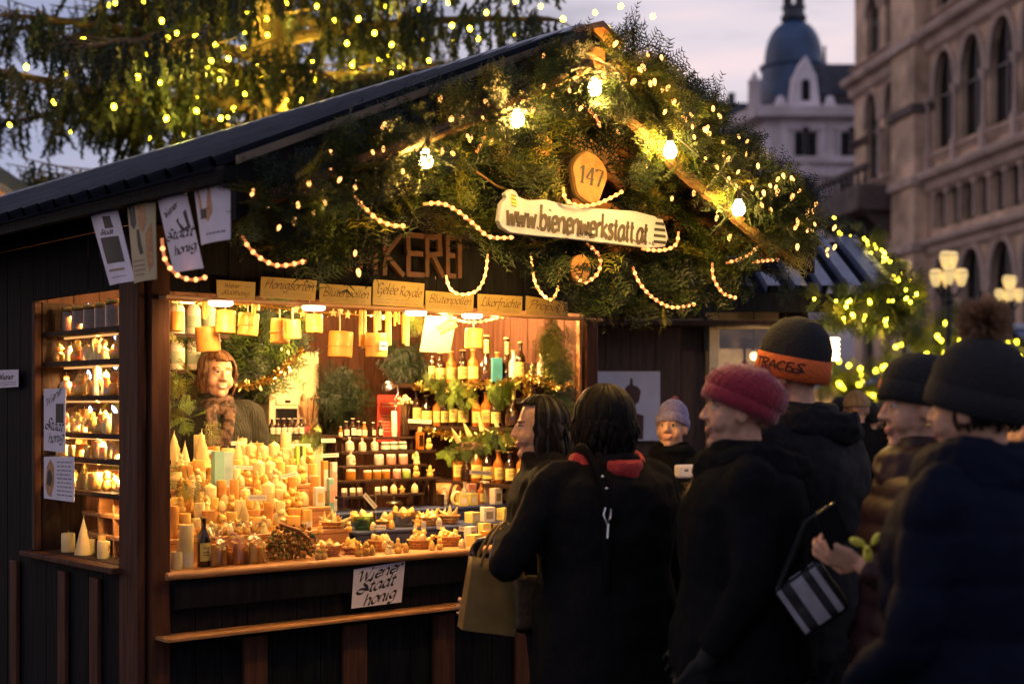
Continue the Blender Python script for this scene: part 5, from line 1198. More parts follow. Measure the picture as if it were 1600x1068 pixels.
rt = fairy3('dense fairy lights wound into the garland of the right roof edge', rl, False, fl, None, 'fairy_lights', .85)
for p in rl[2::6]: rope_glow(rt, p-rt.location+Vector((.02, -.02, -.02)), .5)
ll = []
for i in range(24):
    f = (i+.5)/24; t = lerp(TL+.06, TP-.08, f); ll.append(W(t, GF-.10-.04*rnd.random(), zr(t)-.16+rnd.uniform(-.09, .05)))
rt = fairy3('fairy lights wound along the dark left roof edge', ll, False, fl, None, 'fairy_lights', .7)
for p in ll[3::6]: rope_glow(rt, p-rt.location+Vector((.02, -.02, -.02)), .3)
fairy('fairy lights in the greenery below the bulbs', [(800, 160), (815, 150), (852, 140), (832, 175), (880, 170), (1010, 260), (1075, 255), (1085, 300), (1120, 340), (1140, 370), (1050, 310), (965, 205), (775, 176)], -1.1)
# tinsel
def tinsel(name, label, pts, n, rad, s):
    it = []; pts = [np.array(p) for p in pts]; tv = np.array([(-.12, 0, 0), (.12, 0, 0), (.08, 1, 0), (-.08, 1, 0.)]); tf = np.array([(0, 1, 2, 3)])
    seg = [np.linalg.norm(b-a) for a, b in zip(pts, pts[1:])]; tot = sum(seg)
    for i in range(n):
        f = NP.random()*tot; j = 0
        while f > seg[j] and j < len(seg)-1: f -= seg[j]; j += 1
        p = pts[j]+(pts[j+1]-pts[j])*f/seg[j]; d = rvec(); it.append((p+d*rad*.15, d, rvec(), s*NP.uniform(.6, 1.1), (tv, tf), 0))
    root = thing(name, label, 'tinsel', Vector(pts[0])); scatter('foil_strands', it, [gold_tinsel], root, Vector(pts[0]))
    MB().tube([Vector(p-pts[0]) for p in pts], .003, 5).build('cord', cap_gold, root); return root
def wl(x, y, t=2.1):
    r = rz_on(x, t); p = W(t, r, 0); return np.array((p.x, p.y, 1.6-(y-632)/F*p.y))
tinsel('gold_tinsel', 'gold tinsel garland along the upper bottle shelf', [wl(648, 604), (wl(690, 606)), wl(730, 602), wl(780, 598), wl(830, 590), wl(875, 606), wl(895, 600)], 1300, .03, .028)
tinsel('gold_tinsel', 'gold tinsel hanging straight down between the bottle shelves', [wl(824, 592), wl(824, 640), wl(826, 675), wl(818, 695), wl(795, 690)], 900, .03, .028)
tinsel('gold_tinsel', 'gold tinsel garland along the lower bottle shelf', [wl(665, 672), wl(700, 680), wl(740, 684), wl(780, 680), wl(812, 690)], 1100, .03, .028)
tinsel('gold_tinsel', 'gold tinsel at the back of the stall behind the stall keeper', [wv(*((lambda q: (q[0], 1.35, q[1]))(tz(x, y, 1.35)))) for x, y in ((360, 606), (400, 600), (430, 590), (460, 560), (475, 545))], 500, .03, .03)
tinsel('gold_tinsel', 'short gold tinsel on the ledge by the white-capped bottles', [wv(*((lambda q: (q[0], 1.17, q[1]))(tz(x, y, 1.17)))) for x, y in ((380, 690), (405, 692), (425, 693))], 260, .025, .025)
tinsel('gold_tinsel', 'gold tinsel beneath the header behind the first hanging candles', [wv(*((lambda q: (q[0], .3, q[1]))(tz(x, y, .3)))) for x, y in ((268, 472), (300, 474), (400, 476), (470, 486), (560, 492), (620, 494))], 420, .025, .022)
FIN = [fir_b, fir_in, fir_c]
def fillw(label, poly, n, t0, t1, s0, s1, tm=CYP, droop=.9, probs=(.5, .38, .12)):
    xs = [p[0] for p in poly]; ys = [p[1] for p in poly]; it = []
    while len(it) < n:
        x, y = NP.uniform(min(xs), max(xs)), NP.uniform(min(ys), max(ys))
        if not inpoly(x, y, poly): continue
        t = NP.uniform(t0, t1); p = wl(x, y, t); s = NP.uniform(s0, s1); d = rvec()*.7+outv*.35+np.array((-.35, -.3, -droop))
        it.append((p-d/np.linalg.norm(d)*s*.5, d, rvec()*.4+outv, s, tm[NP.integers(len(tm))], NP.choice(3, p=probs)))
    c = it[0][0]; root = thing('fir_sprigs', label, 'fir greenery', Vector(c)); scatter('sprays', it, FIN, root, Vector(c))
fillw('cypress sprigs drooping over the upper bottle shelf near the poster', [(665, 590), (700, 590), (745, 612), (735, 640), (690, 630)], 52, 2.03, 2.12, .07, .12)
fillw('cypress sprigs drooping over the middle of the upper bottle shelf', [(760, 600), (810, 590), (800, 625), (775, 630)], 26, 2.03, 2.1, .07, .11)
fillw('green sprigs around the pointed candles by the barrel', [(690, 705), (740, 680), (800, 670), (805, 690), (740, 712), (700, 722)], 60, 1.75, 2.0, .07, .12, droop=.3)
fillw('dark fir branches at the right end of the bottle shelves', [(850, 505), (890, 500), (895, 640), (875, 640), (850, 580)], 46, 2.1, 2.25, .10, .18, SPR, 1.0, (.7, .2, .1))
fillw('small fir tuft hanging beside the cream poster', [(640, 490), (660, 492), (655, 520), (642, 515)], 9, 1.9, 2.0, .08, .12, SPR, 1.0)
def fillr(label, poly, n, r0, r1, s0, s1, probs=(.4, .45, .15), tm=SPR):
    xs = [p[0] for p in poly]; ys = [p[1] for p in poly]; it = []
    while len(it) < n:
        x, y = NP.uniform(min(xs), max(xs)), NP.uniform(min(ys), max(ys))
        if not inpoly(x, y, poly): continue
        r = NP.uniform(r0, r1); t, z = tz(x, y, r); s = NP.uniform(s0, s1); d = rvec()*.9+outv*.4+np.array((0, 0, -.5))
        it.append((wv(t, r, z)-d/np.linalg.norm(d)*s*.5, d, rvec()*.5+outv, s, tm[NP.integers(len(tm))], NP.choice(3, p=probs)))
    c = it[0][0]; root = thing('fir_sprigs', label, 'fir greenery', Vector(c)); scatter('sprays', it, [fir_a, fir_b, fir_in], root, Vector(c))
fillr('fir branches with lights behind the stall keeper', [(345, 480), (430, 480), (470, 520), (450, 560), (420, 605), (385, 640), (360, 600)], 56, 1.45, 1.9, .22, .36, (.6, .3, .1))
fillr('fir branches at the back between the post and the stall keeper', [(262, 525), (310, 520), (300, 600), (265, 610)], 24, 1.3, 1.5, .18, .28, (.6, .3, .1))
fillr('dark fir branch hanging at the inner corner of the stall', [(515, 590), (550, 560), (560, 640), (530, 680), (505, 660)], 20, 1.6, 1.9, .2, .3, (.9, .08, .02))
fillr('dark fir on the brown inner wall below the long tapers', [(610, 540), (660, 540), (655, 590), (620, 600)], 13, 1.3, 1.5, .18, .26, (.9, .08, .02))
fillr('fir sprigs lying on the ledge behind the counter', [(420, 688), (500, 686), (500, 700), (420, 702)], 26, 1.1, 1.25, .08, .13)
# greenery seen through the side window
it = []
for i in range(90):
    t, r, z = NP.uniform(.24, .42), NP.uniform(.25, 1.0), NP.choice([1.86, 1.72, 1.56, 1.30])+NP.uniform(-.03, .03); d = rvec()+np.array((0, 0, -.3)); it.append((wv(t, r, z), d, rvec(), NP.uniform(.08, .14), SPR[NP.integers(5)], NP.choice(3)))
root = thing('fir_sprigs', 'fir sprigs behind the candles in the side window', 'fir greenery', Vector(it[0][0])); scatter('sprays', it, FIN, root, Vector(it[0][0]))
fairy('fairy lights in the fir behind the stall keeper', [(440, 545), (450, 550), (455, 562), (435, 575), (445, 583), (452, 580), (370, 600), (385, 605), (395, 600), (372, 628), (356, 622), (362, 632), (407, 606), (386, 648), (392, 645)], 1.42, scale=.7)
cool = MB().lathe([(.001, -.016), (.006, -.011), (.008, 0), (.005, .012), (.001, .02)], 9).mesh('bulb', emat('cold blue light', (.3, .5, 1), 14))
sp_ = []
for x, y in ((91, 582), (93, 572), (139, 586), (136, 480), (180, 572), (181, 525), (179, 640), (141, 640)):
    sp_.append(on_side([(x, y)], .22)[0])
fairy3('cold bluish fairy lights behind the side window shelves', sp_, True, cool, scale=1.2)
# ---------------------------------------------------------------- people
def fuse(mb, voxel, it=4, disp=None):
    """weld overlapping shapes into one continuous skin"""
    ob = bpy.data.objects.new('tmp', mb.mesh('tmp', skin, 0)); COL.objects.link(ob)
    m = ob.modifiers.new('r', 'REMESH'); m.mode = 'VOXEL'; m.voxel_size = voxel; m.use_smooth_shade = True
    if it: s = ob.modifiers.new('s', 'SMOOTH'); s.factor = .5; s.iterations = it
    if disp:
        tx = bpy.data.textures.get('folds%d' % int(disp[1]*1000))
        if tx is None: tx = bpy.data.textures.new('folds%d' % int(disp[1]*1000), 'CLOUDS'); tx.noise_scale = disp[1]
        d = ob.modifiers.new('d', 'DISPLACE'); d.texture = tx; d.strength = disp[0]; d.mid_level = .5
    me = bpy.data.meshes.new_from_object(ob.evaluated_get(bpy.context.evaluated_depsgraph_get()))
    old = ob.data; bpy.data.objects.remove(ob); bpy.data.meshes.remove(old); return me
def mesh_obj(name, me, mats, parent):
    me.materials.clear()
    for m in (mats if isinstance(mats, (list, tuple)) else [mats]): me.materials.append(m)
    me.polygons.foreach_set('use_smooth', [True]*len(me.polygons)); me.name = name
    o = bpy.data.objects.new(name, me); COL.objects.link(o); o.parent = parent; return o
def hand(mb, wrist, d, n, side, curl=.5, sc=1.0, thumb=.6):
    """palm with four bent fingers and a thumb; d = pointing direction, n = palm normal"""
    wrist = Vector(wrist); d = Vector(d).normalized(); n = Vector(n); n = (n-d*n.dot(d)).normalized(); a = d.cross(n)*side
    for i, (o, L0, fl) in enumerate(((-.030, .086, (.040, .026, .020)), (-.010, .092, (.045, .030, .022)), (.011, .088, (.042, .028, .021)), (.031, .078, (.033, .021, .018)))):
        k = wrist+d*L0*sc+a*o*sc; mb.capsule(wrist+a*o*.5*sc+d*.012*sc, k, .013*sc, .0115*sc, 8)
        p = k; ang = curl*.5+.08*i
        for j, l in enumerate(fl):
            q = p+(d*math.cos(ang)+n*math.sin(ang)+a*(o*1.6)).normalized()*l*sc
            mb.capsule(p, q, (.0098-.001*j)*sc, (.0088-.001*j)*sc, 8); p = q; ang += curl*(1.0+.12*i)
    mb.ell((0, 0, 0), (1, 1, 1), 10, 7, 0, Matrix.Translation(wrist+d*.05*sc+n*.004*sc) @ Matrix(((d.x, a.x, n.x), (d.y, a.y, n.y), (d.z, a.z, n.z))).to_4x4() @ Matrix.Diagonal((.052*sc, .040*sc, .016*sc, 1)))
    t0 = wrist+d*.022*sc-a*.026*sc; t1 = t0+(d*.6-a*.75+n*.35).normalized()*.038*sc; t2 = t1+(d*.85-a*.15+n*thumb).normalized()*.032*sc; t3 = t2+(d*.8+a*.2+n*thumb).normalized()*.024*sc
    mb.capsule(t0, t1, .014*sc, .0115*sc, 8); mb.capsule(t1, t2, .0112*sc, .010*sc, 8); mb.capsule(t2, t3, .010*sc, .008*sc, 8)
SKIN_V = [skin, lips_m, eye_white, eye_dark]
def person(label, x, d, heading, H=1.68, yaw=0, pitch=0, roll=0, arms=None, coat=coat_black, legs=denim, vox=.0062, girth=1.0, hem=.82, brow=eye_dark, fold=(.03, .12), quilt=0, smile=0, gloves=None, loc=None, lean=0, collar=.05, group=None, face=True, z0=0.0):
    p0 = pix(x, 632, d) if loc is None else Vector(loc); hx, hy = heading
    rz = math.atan2(hy, hx)-PI/2
    root = thing('person', label, 'person', (p0.x, p0.y, z0), rz, group); s = H/1.75
    mb = MB(); S = lambda *v: Vector(v)*s
    neck = S(0, -.005+lean*.5, 1.475)
    TH_ = Matrix.Translation(neck) @ Matrix.Rotation(yaw, 4, 'Z') @ Matrix.Rotation(-pitch, 4, 'X') @ Matrix.Rotation(roll, 4, 'Y') @ Matrix.Translation(Vector((0, .028, .138))*s) @ Matrix.Diagonal((s, s, s, 1))
    # skull and face
    E = lambda c, r: mb.ell(c, r, 16, 11, 0, TH_)
    E((0, -.012, .035), (.076, .095, .090)); E((0, .022, -.012), (.066, .072, .088)); E((0, .030, -.070), (.052, .052, .046)); E((0, .072, -.098), (.021, .020, .018))
    mb.capsule((0, .088, .022), (0, .108, -.020), .0078, .0112, 10, 0, TH_)
    for q in (-1, 1):
        E((q*.0125, .098, -.024), (.0095, .012, .008)); E((q*.031, .078, .034), (.024, .012, .009)); E((q*.037, .058, -.030), (.029, .029, .036)); E((q*.0305, .076, .010), (.015, .012, .011)); E((q*.077, -.004, -.004), (.011, .022, .032))
    E((0, .0905, -.053), (.026, .0085, .006)); E((0, .0885, -.064), (.022, .009, .007))
    if smile:
        for q in (-1, 1): E((q*.040, .070, -.034), (.018, .016, .016))
    mb.capsule(tuple(TH_ @ Vector((0, -.02, -.05))), tuple(neck+S(0, -.01, -.07)), .054*s, .062*s, 14)
    # trunk, limbs
    hipz, shz = .93, 1.40
    T = lambda *v: S(v[0], v[1]+lean*max(0, (v[2]-.95)/.5)*.5, v[2])
    mb.capsule(T(0, 0, .95), T(0, 0, 1.08), .125*s*girth, .12*s*girth, 16); mb.ell(tuple(T(0, .005, 1.26)), (.155*s*girth, .105*s*girth, .19*s), 16, 11)
    mb.capsule(T(-.12, 0, 1.40), T(.12, 0, 1.40), .06*s, .06*s, 12)
    for q in (-1, 1):
        mb.capsule(S(q*.09, 0, .92), S(q*.10, .01, .50), .088*s, .056*s, 12); mb.capsule(S(q*.10, .01, .50), S(q*.105, -.02, .10), .055*s, .038*s, 12)
        mb.capsule(S(q*.105, -.04, .045), S(q*.115, .14, .035), .040*s, .032*s, 10)
    arms = arms or {}
    AR = {}
    for q, nm in ((-1, 'L'), (1, 'R')):
        el, wr = arms.get(nm, ((q*.25, -.02, 1.12), (q*.24, .06, .86)))[:2]
        o = arms.get(nm, (0, 0))[2:] ; sh = T(q*.185*girth**.5, -.005, 1.405); el = Vector(el)*s; wr = Vector(wr)*s
        AR[nm] = (q, sh, el, wr, o[0] if o else {})
        mb.capsule(sh, el, .050*s, .040*s, 12); mb.capsule(el, wr, .040*s, .027*s, 12)
        if not (gloves and nm in gloves): hand(mb, wr+(wr-el).normalized()*.012, AR[nm][4].get('d', (wr-el)), AR[nm][4].get('n', (-q, .2, 0)), q, AR[nm][4].get('curl', .45), s*.98)
    me = fuse(mb, vox, 5)
    n = len(me.polygons); c = np.empty(n*3, np.float32); me.polygons.foreach_get('center', c); c = c.reshape(-1, 3)
    Mi = np.array(TH_.inverted()); h = c @ Mi[:3, :3].T+Mi[:3, 3]; mi = np.zeros(n, np.int32)
    X_, Y_, Z_ = h[:, 0], h[:, 1], h[:, 2]
    fr = Y_ > .055
    Z_ = Z_-(9*X_*X_ if smile else 0); lipw = .032 if smile else .0245
    mi[fr & (np.abs(X_) < lipw) & (Y_ > .07) & (Z_ > -.0715) & (Z_ < -.0475)] = 1
    if smile: mi[fr & (np.abs(X_) < .026) & (Y_ > .065) & (Z_ > -.0655) & (Z_ < -.0545)] = 2; Z_ = Z_+9*X_*X_-.003
    for q in (-1, 1):
        ex = (X_-q*.031)/.0145; ez = (Z_-.010)/.0062
        mi[fr & (ex*ex+ez*ez < 1)] = 2; ix = (X_-q*.029)/.0068; iz = (Z_-.010)/.0066; mi[fr & (ix*ix+iz*iz < 1)] = 3
        mi[fr & (ex*ex < 1.25) & (Z_ > .0145) & (Z_ < .0185)] = 3                     # lash line
        ax = np.abs(X_-q*.031); mi[fr & (ax < .020) & (Z_ > .0325-.25*ax) & (Z_ < .0385-.25*ax)] = 4
    body = mesh_obj('body', me, SKIN_V+[brow], root); me.polygons.foreach_set('material_index', mi)
    # clothes
    cb = MB(); g = girth
    def ring(z, rx, ry, yo=0): p = T(0, yo, z); return p, rx*s*g, ry*s*g
    prof = [(hem, .205, .165, 0), (hem+.12, .20, .16, 0), (.98, .192, .152, 0), (1.10, .178, .142, 0), (1.22, .19, .148, 0), (1.33, .20, .14, -.005), (1.41, .185, .115, -.01), (1.455, .12, .09, -.012), (1.50, .085, .085, -.012), (1.50+collar*.5, .080, .082, -.01)]
    vs = []; fs = []; N_ = 28
    for z, rx, ry, yo in prof:
        p, a, b = ring(z, rx, ry, yo)
        vs += [(p.x+a*math.copysign(abs(math.cos(t))**.85, math.cos(t)), p.y+b*math.copysign(abs(math.sin(t))**.9, math.sin(t)), p.z) for t in [2*PI*i/N_ for i in range(N_)]]
    for j in range(len(prof)-1): fs += [(j*N_+i, j*N_+(i+1) % N_, (j+1)*N_+(i+1) % N_, (j+1)*N_+i) for i in range(N_)]
    fs += [tuple(range(N_-1, -1, -1)), tuple((len(prof)-1)*N_+i for i in range(N_))]; cb.add(vs, fs)
    for nm, (q, sh, el, wr, o) in AR.items():
        pts = [sh+S(-q*.06, 0, .005), sh, sh.lerp(el, .5), el, el.lerp(wr, .55), wr-(wr-el).normalized()*.008]
        cb.tube(smooth_line([tuple(p) for p in pts], 4), [r*s for r in np.interp(np.linspace(0, 5, 21), range(6), (.075, .083, .072, .064, .056, .050))], 12)
        cb.ell(tuple(sh), (.083*s,)*3, 12, 8); cb.ell(tuple(el), (.064*s,)*3, 12, 8)
    cm = fuse(cb, .011, 4, fold)
    if quilt:
        k = len(cm.vertices); co = np.empty(k*3, np.float32); cm.vertices.foreach_get('co', co); co = co.reshape(-1, 3); no = np.empty(k*3, np.float32); cm.vertices.foreach_get('normal', no); no = no.reshape(-1, 3)
        co += no*(np.abs(np.sin(co[:, 2:3]*PI/quilt))**.6-.6)*.010; cm.vertices.foreach_set('co', co.ravel()); cm.update()
    mesh_obj('coat', cm, coat, root)
    tr = MB()
    for q in (-1, 1): tr.tube([S(q*.085, 0, .93), S(q*.098, .012, .5), S(q*.105, -.015, .10)], [.115*s, .078*s, .066*s], 14); 
    tr.ell(tuple(S(0, 0, .9)), (.17*s, .13*s, .10*s), 14, 9); mesh_obj('trousers', fuse(tr, .014, 3, (.02, .07)), legs, root)
    for q in (-1, 1):
        bt = MB(); bt.capsule(S(q*.105, -.02, .20), S(q*.105, -.03, .07), .058*s, .05*s, 12); bt.capsule(S(q*.105, -.04, .052), S(q*.116, .15, .045), .050*s, .042*s, 12); bt.build('boot', boot_m, root)
    if gloves:
        for nm in gloves:
            q, sh, el, wr, o = AR[nm]; gb = MB(); hand(gb, wr+(wr-el).normalized()*.01, o.get('d', (wr-el)), o.get('n', (-q, .2, 0)), q, o.get('curl', .6), s*1.12)
            gb.capsule(wr-(wr-el).normalized()*.04, wr+(wr-el).normalized()*.02, .036*s, .033*s, 12); mesh_obj('glove', fuse(gb, .006, 2), gloves[nm], root)
    return root, TH_, T, s, AR
def beanie(P, m, h=.135, base=.036, w=1.0, tilt=.2, fold=None, foldm=None, rib=.014, ribn=44, top=1.0, slouch=0, name='knitted_hat'):
    root, TH_ = P[0], P[1]
    T = TH_ @ Matrix.Translation((0, -.010, base)) @ Matrix.Rotation(tilt, 4, 'X')
    mb = MB(); pr = [(.078*w, -.03), (.0835*w, -.026), (.0845*w, .0), (.085*w*top, .03), (.083*w*top, h*.45), (.07*w*top, h*.72), (.045*w*top, h*.92), (.015, h), (.001, h+.001)]
    n = 88; vs = []; fs = []
    for j, (r, z) in enumerate(pr):
        for i in range(n):
            a = 2*PI*i/n; rr = r*(1+rib*math.cos(ribn*a)*(1 if j > 1 else .4)); f = max(0, z/h); vs.append((rr*math.cos(a), rr*1.24*math.sin(a)-slouch*f*f, z-slouch*.5*f*max(0, -math.sin(a))))
    for j in range(len(pr)-1): fs += [(j*n+i, j*n+(i+1) % n, (j+1)*n+(i+1) % n, (j+1)*n+i) for i in range(n)]
    fs.append(tuple(range(n-1, -1, -1))); mb.add(vs, fs, 0, T); o = mb.build(name, m, root, sharp=1.2)
    if fold:
        fb = MB(); f0, f1 = fold; pr2 = [(.084*w, f0), (.0905*w, f0+.004), (.0915*w, (f0+f1)/2), (.090*w, f1-.004), (.083*w, f1)]; vs = []; fs = []
        for r, z in pr2:
            for i in range(n): a = 2*PI*i/n; vs.append((r*(1+rib*.8*math.cos(ribn*a))*math.cos(a), r*1.24*(1+rib*.8*math.cos(ribn*a))*math.sin(a), z))
        for j in range(4): fs += [(j*n+i, j*n+(i+1) % n, (j+1)*n+(i+1) % n, (j+1)*n+i) for i in range(n)]
        fb.add(vs, fs, 0, T); fb.build('hat_band', foldm or m, o, sharp=1.2)
    return o, T, w
def pompom(o, T, c, r, m, seed=1):
    k = np.random.default_rng(seed); it = []; tv = np.array([(-.06, 0, 0), (.06, 0, 0), (.02, 1, 0), (-.02, 1, 0.)]); tf = np.array([(0, 1, 2, 3)]); c = np.array(T @ Vector(c))
    for i in range(1500): d = k.normal(size=3); d /= np.linalg.norm(d); it.append((c+d*r*.15, d, k.normal(size=3), r*k.uniform(.7, 1.08), (tv, tf), 0))
    p = scatter('pompom', it, [m], o); return p
def locks(P, m, n=150, L=.22, r=.011, bang=None, seed=1, wave=.012, spread=1.0, back=False, crown=.128, part=.0, m2=None, gap=.95):
    """hair as many tapering locks lying on the skull and hanging from it"""
    root, TH_ = P[0], P[1]; k = random.Random(seed); mb = MB()
    for i in range(n):
        az = 2*PI*(i+.5*k.random())/n; fx, fy = math.sin(az), math.cos(az); front = fy > math.cos(gap)      # az 0 = forehead
        ln = bang if front else L*k.uniform(.72, 1.12)
        if front and bang is None: continue
        pts = []; ph = k.uniform(0, 6.28); lay = k.uniform(0, .012); end = 1.62 if not front else bang*k.uniform(.86, 1.06)
        for j in range(7):
            th = lerp(.12, min(end, 1.62), j/6); q = (.083+lay)*math.sin(th); z = .035+(crown-.035+lay)*math.cos(th)
            pts.append((q*fx*spread+part*math.cos(th), q*1.22*fy*min(spread, 1)-.012, z*min(1, .2+.8*spread)))
        if not front:
            b = pts[-1]; seg = 6
            for j in range(1, seg+1):
                f = j/seg; w_ = wave*math.sin(ph+f*5); pts.append((b[0]*(1+.10*f-.22*f*f)+w_*fy, b[1]*(1+.06*f-.18*f*f)-.008*f+w_*fx, b[2]-ln*f))
        k2 = len(pts); mb.tube(pts, [r*(.55+.75*math.sin(PI*min(.9, (j+1)/k2))) for j in range(k2)], 6, 0 if k.random() < .6 or not m2 else 1, TH_, flat=.6)
    return mb.build('hair', [m, m2 or m], root, sharp=1.2)
def scarf(P, m, rr=.082, z=1.47, turns=3, th=.032, tail=None, name='scarf', y0=-.005):
    root, TH_, T, s = P[:4]; mb = MB()
    for t in range(turns):
        c = T(0, y0, z+(t-1)*.035); pts = [tuple(c+Vector((rr*s*(1.12 if t == 0 else 1)*math.cos(a), rr*s*1.05*math.sin(a), .012*math.sin(2*a+t*1.7)))) for a in [i*PI/10 for i in range(21)]]
        mb.tube(pts, [th*s*(1+.15*math.sin(i*1.3+t)) for i in range(21)], 9, cap=False)
    if tail:
        for a in tail: mb.tube(smooth_line([tuple(T(*q)) for q in a], 5), [.034*s]*(5*(len(a)-1)+1), 9, flat=.40)
    return mesh_obj(name, fuse(mb, .009, 2, (.012, .035)), m, root)
hair_dark = mat('dark brown hair', (.008, .006, .005), .6, .5, 90, .3, spec=.12, stretch=(1, 1, .15))
hair_vend = mat('auburn hair', (.085, .036, .014), .5, .5, 90, .3, stretch=(1, 1, .15))
hair_vend2 = mat('light brown hair', (.17, .08, .03), .5, .5, 90, .3, stretch=(1, 1, .15))
wool_red = mat('red scarf wool', (.42, .035, .03), .85, .3, 120, .4)
wool_pink = mat('raspberry angora knit', (.27, .018, .036), .9, .3, 140, .6, sheen=.6)
wool_lav = mat('lavender knit', (.30, .26, .42), .9, .3, 120, .5, sheen=.3)
wool_black = mat('black knit', (.012, .012, .014), .9, .3, 120, .5)
wool_orange = mat('orange knit band', (.62, .12, .022), .8, .2, 120, .4)
wool_gold = mat('mustard fur scarf', (.42, .26, .07), .9, .5, 50, .8)
fur_tan = mat('tan fur pompom', (.30, .17, .09), .9, .4, 60)
scarf_pat = mat('brown paisley scarf', (.03, .013, .009), .8, .3, 34, .2, col2=(.13, .075, .05), contrast=.15)
cardigan = mat('dark green ribbed cardigan', (.012, .012, .007), .85, .5, 14, .8, stretch=(9, 9, .6))
# the stall keeper
tv_, zv_ = tz(334, 600, 1.12); lv = W(tv_, 1.12, 0); MB().box(.05, 2.3, .93, BACK-.004, .139, .25).build('duckboard', wood_side, stall)
P = person('smiling stall keeper with shoulder length auburn hair and patterned scarf behind the candles', 0, 0, (.47, -.88), 1.66, yaw=.06, pitch=-.02, roll=-.08, coat=cardigan, loc=(lv.x, lv.y, 0), brow=hair_vend, smile=1, hem=.80, z0=.21,
           arms={'L': ((-.27, .02, 1.12), (-.20, .20, 1.0)), 'R': ((.27, .02, 1.12), (.20, .2, 1.0))}, vox=.005, fold=(.014, .06), group=None)
locks(P, hair_vend, 260, .115, .0066, 1.12, 5, .010, 1.03, part=.012, m2=hair_vend2, gap=.96, crown=.125)
scarf(P, scarf_pat, .080, 1.45, 3, .022, [[(-.06, .09, 1.46), (-.03, .155, 1.37), (.01, .185, 1.22), (.05, .19, 1.0)], [(.05, .10, 1.46), (.055, .155, 1.37), (.065, .18, 1.22), (.075, .185, 1.0)]], 'patterned_scarf')
# woman with long dark hair seen from behind, red scarf
P = person('person with long dark hair and a red scarf seen from behind at the counter', 946, 5.0, (-.50, .86), 1.655, yaw=.10, pitch=-.04, coat=coat_brown, hem=.62, girth=1.4,
           arms={'L': ((-.40, .02, 1.13), (-.285, .21, 1.21), {'d': (.15, .7, -.55), 'n': (.2, -.5, -.7), 'curl': .9}), 'R': ((.33, .02, 1.12), (.28, .10, .88))}, gloves={'R': wool_black}, fold=(.024, .1), collar=.03)
locks(P, hair_dark, 300, .115, .0095, 1.15, 7, .016, 1.12, crown=.142)
scarf(P, wool_red, .108, 1.475, 2, .036)
pT = P[2]; g_ = 1.4
o = MB().tube(smooth_line([tuple(pT(*q)) for q in ((-.11, .10, 1.47), (-.125, -.04, 1.535), (-.13, -.15, 1.44), (-.135, -.20, 1.32), (-.13, -.20, 1.14), (-.12, -.18, 1.04))], 5), .011, 8, flat=1.8).build('bag_strap', mat('black strap', (.006, .006, .007), .8, spec=.05), P[0])
bk = MB()
for z in (1.44, 1.40): bk.ell(tuple(pT(-.133, -.205 if z < 1.42 else -.18, z)), .006, 8, 6)
bk.tube([pT(-.145, -.217, 1.335), pT(-.155, -.22, 1.31), pT(-.145, -.225, 1.28), pT(-.13, -.223, 1.30), pT(-.125, -.219, 1.33)], .005, 7); bk.tube([pT(-.14, -.227, 1.28), pT(-.145, -.229, 1.23)], .006, 7)
bk.build('buckle', silver, o)
# her neighbour in profile
P2_ = person('person with brown hair in profile leaning to the counter with a gloved hand', 864, 5.5, (-.99, -.02), 1.635, yaw=-.02, pitch=.02, coat=coat_brown, brow=mat('soft brow', (.16, .085, .055), .7), lean=.06, vox=.0048, girth=1.2,
            arms={'R': ((.36, .06, 1.17), (.42, .20, 1.14), {'d': (.5, .8, -.25), 'n': (-.2, 0, -1), 'curl': .5}), 'L': ((-.25, .06, 1.12), (-.2, .26, .98))}, gloves={'R': mat('grey leather glove', (.05, .04, .045), .4, .3, 30)})
locks(P2_, hair_dark, 280, .20, .008, .80, 11, .014, 1.03, gap=1.35, m2=mat('brown hair sheen', (.014, .009, .007), .5, .4, 90))
# someone half hidden in a mauve hat between them and the poster
P = person('person in a mauve fuzzy hat hidden behind the dark haired one', 934, 6.05, (-.3, .95), 1.655, coat=coat_black, vox=.009)
beanie(P, mat('mauve fuzzy knit', (.26, .11, .12), .9, .4, 120, .6, sheen=.5), .125)
# person in lavender hat holding a white cup
P3 = person('person in a lavender bobble hat facing the camera and holding a white box', 1050, 7.2, (-.38, -.92), 1.60, pitch=-.16, coat=coat_black, girth=1.15, collar=.09,
            arms={'R': ((.28, .06, 1.14), (.10, .30, 1.20), {'d': (-.8, .5, .1), 'n': (-.3, .9, .2), 'curl': .7}), 'L': ((-.28, .06, 1.14), (-.12, .29, 1.17), {'d': (.8, .5, .1), 'n': (.3, .9, .2), 'curl': .7})})
beanie(P3, wool_lav, .125, .042, 1.0, .22, (-.03, .022), None, .02, 30, .96); pompom(P3[0].children[-1], P3[1] @ Matrix.Translation((0, -.01, .03)), (0, -.02, .135), .02, mat('pink wool bobble', (.4, .16, .2), .9))
scarf(P3, coat_black, .092, 1.455, 3, .038)
cup = thing('takeaway_box', 'small white box held before the person in the lavender hat', 'box', pix(1072, 736, 6.80), .25)
MB().box(-.052, .052, -.03, .03, -.032, .032).build('carton', paper_white, cup, bevel=.012); MB().box(-.02, .0, -.0312, -.0304, -.0, .012).build('print', ink_mid, cup)
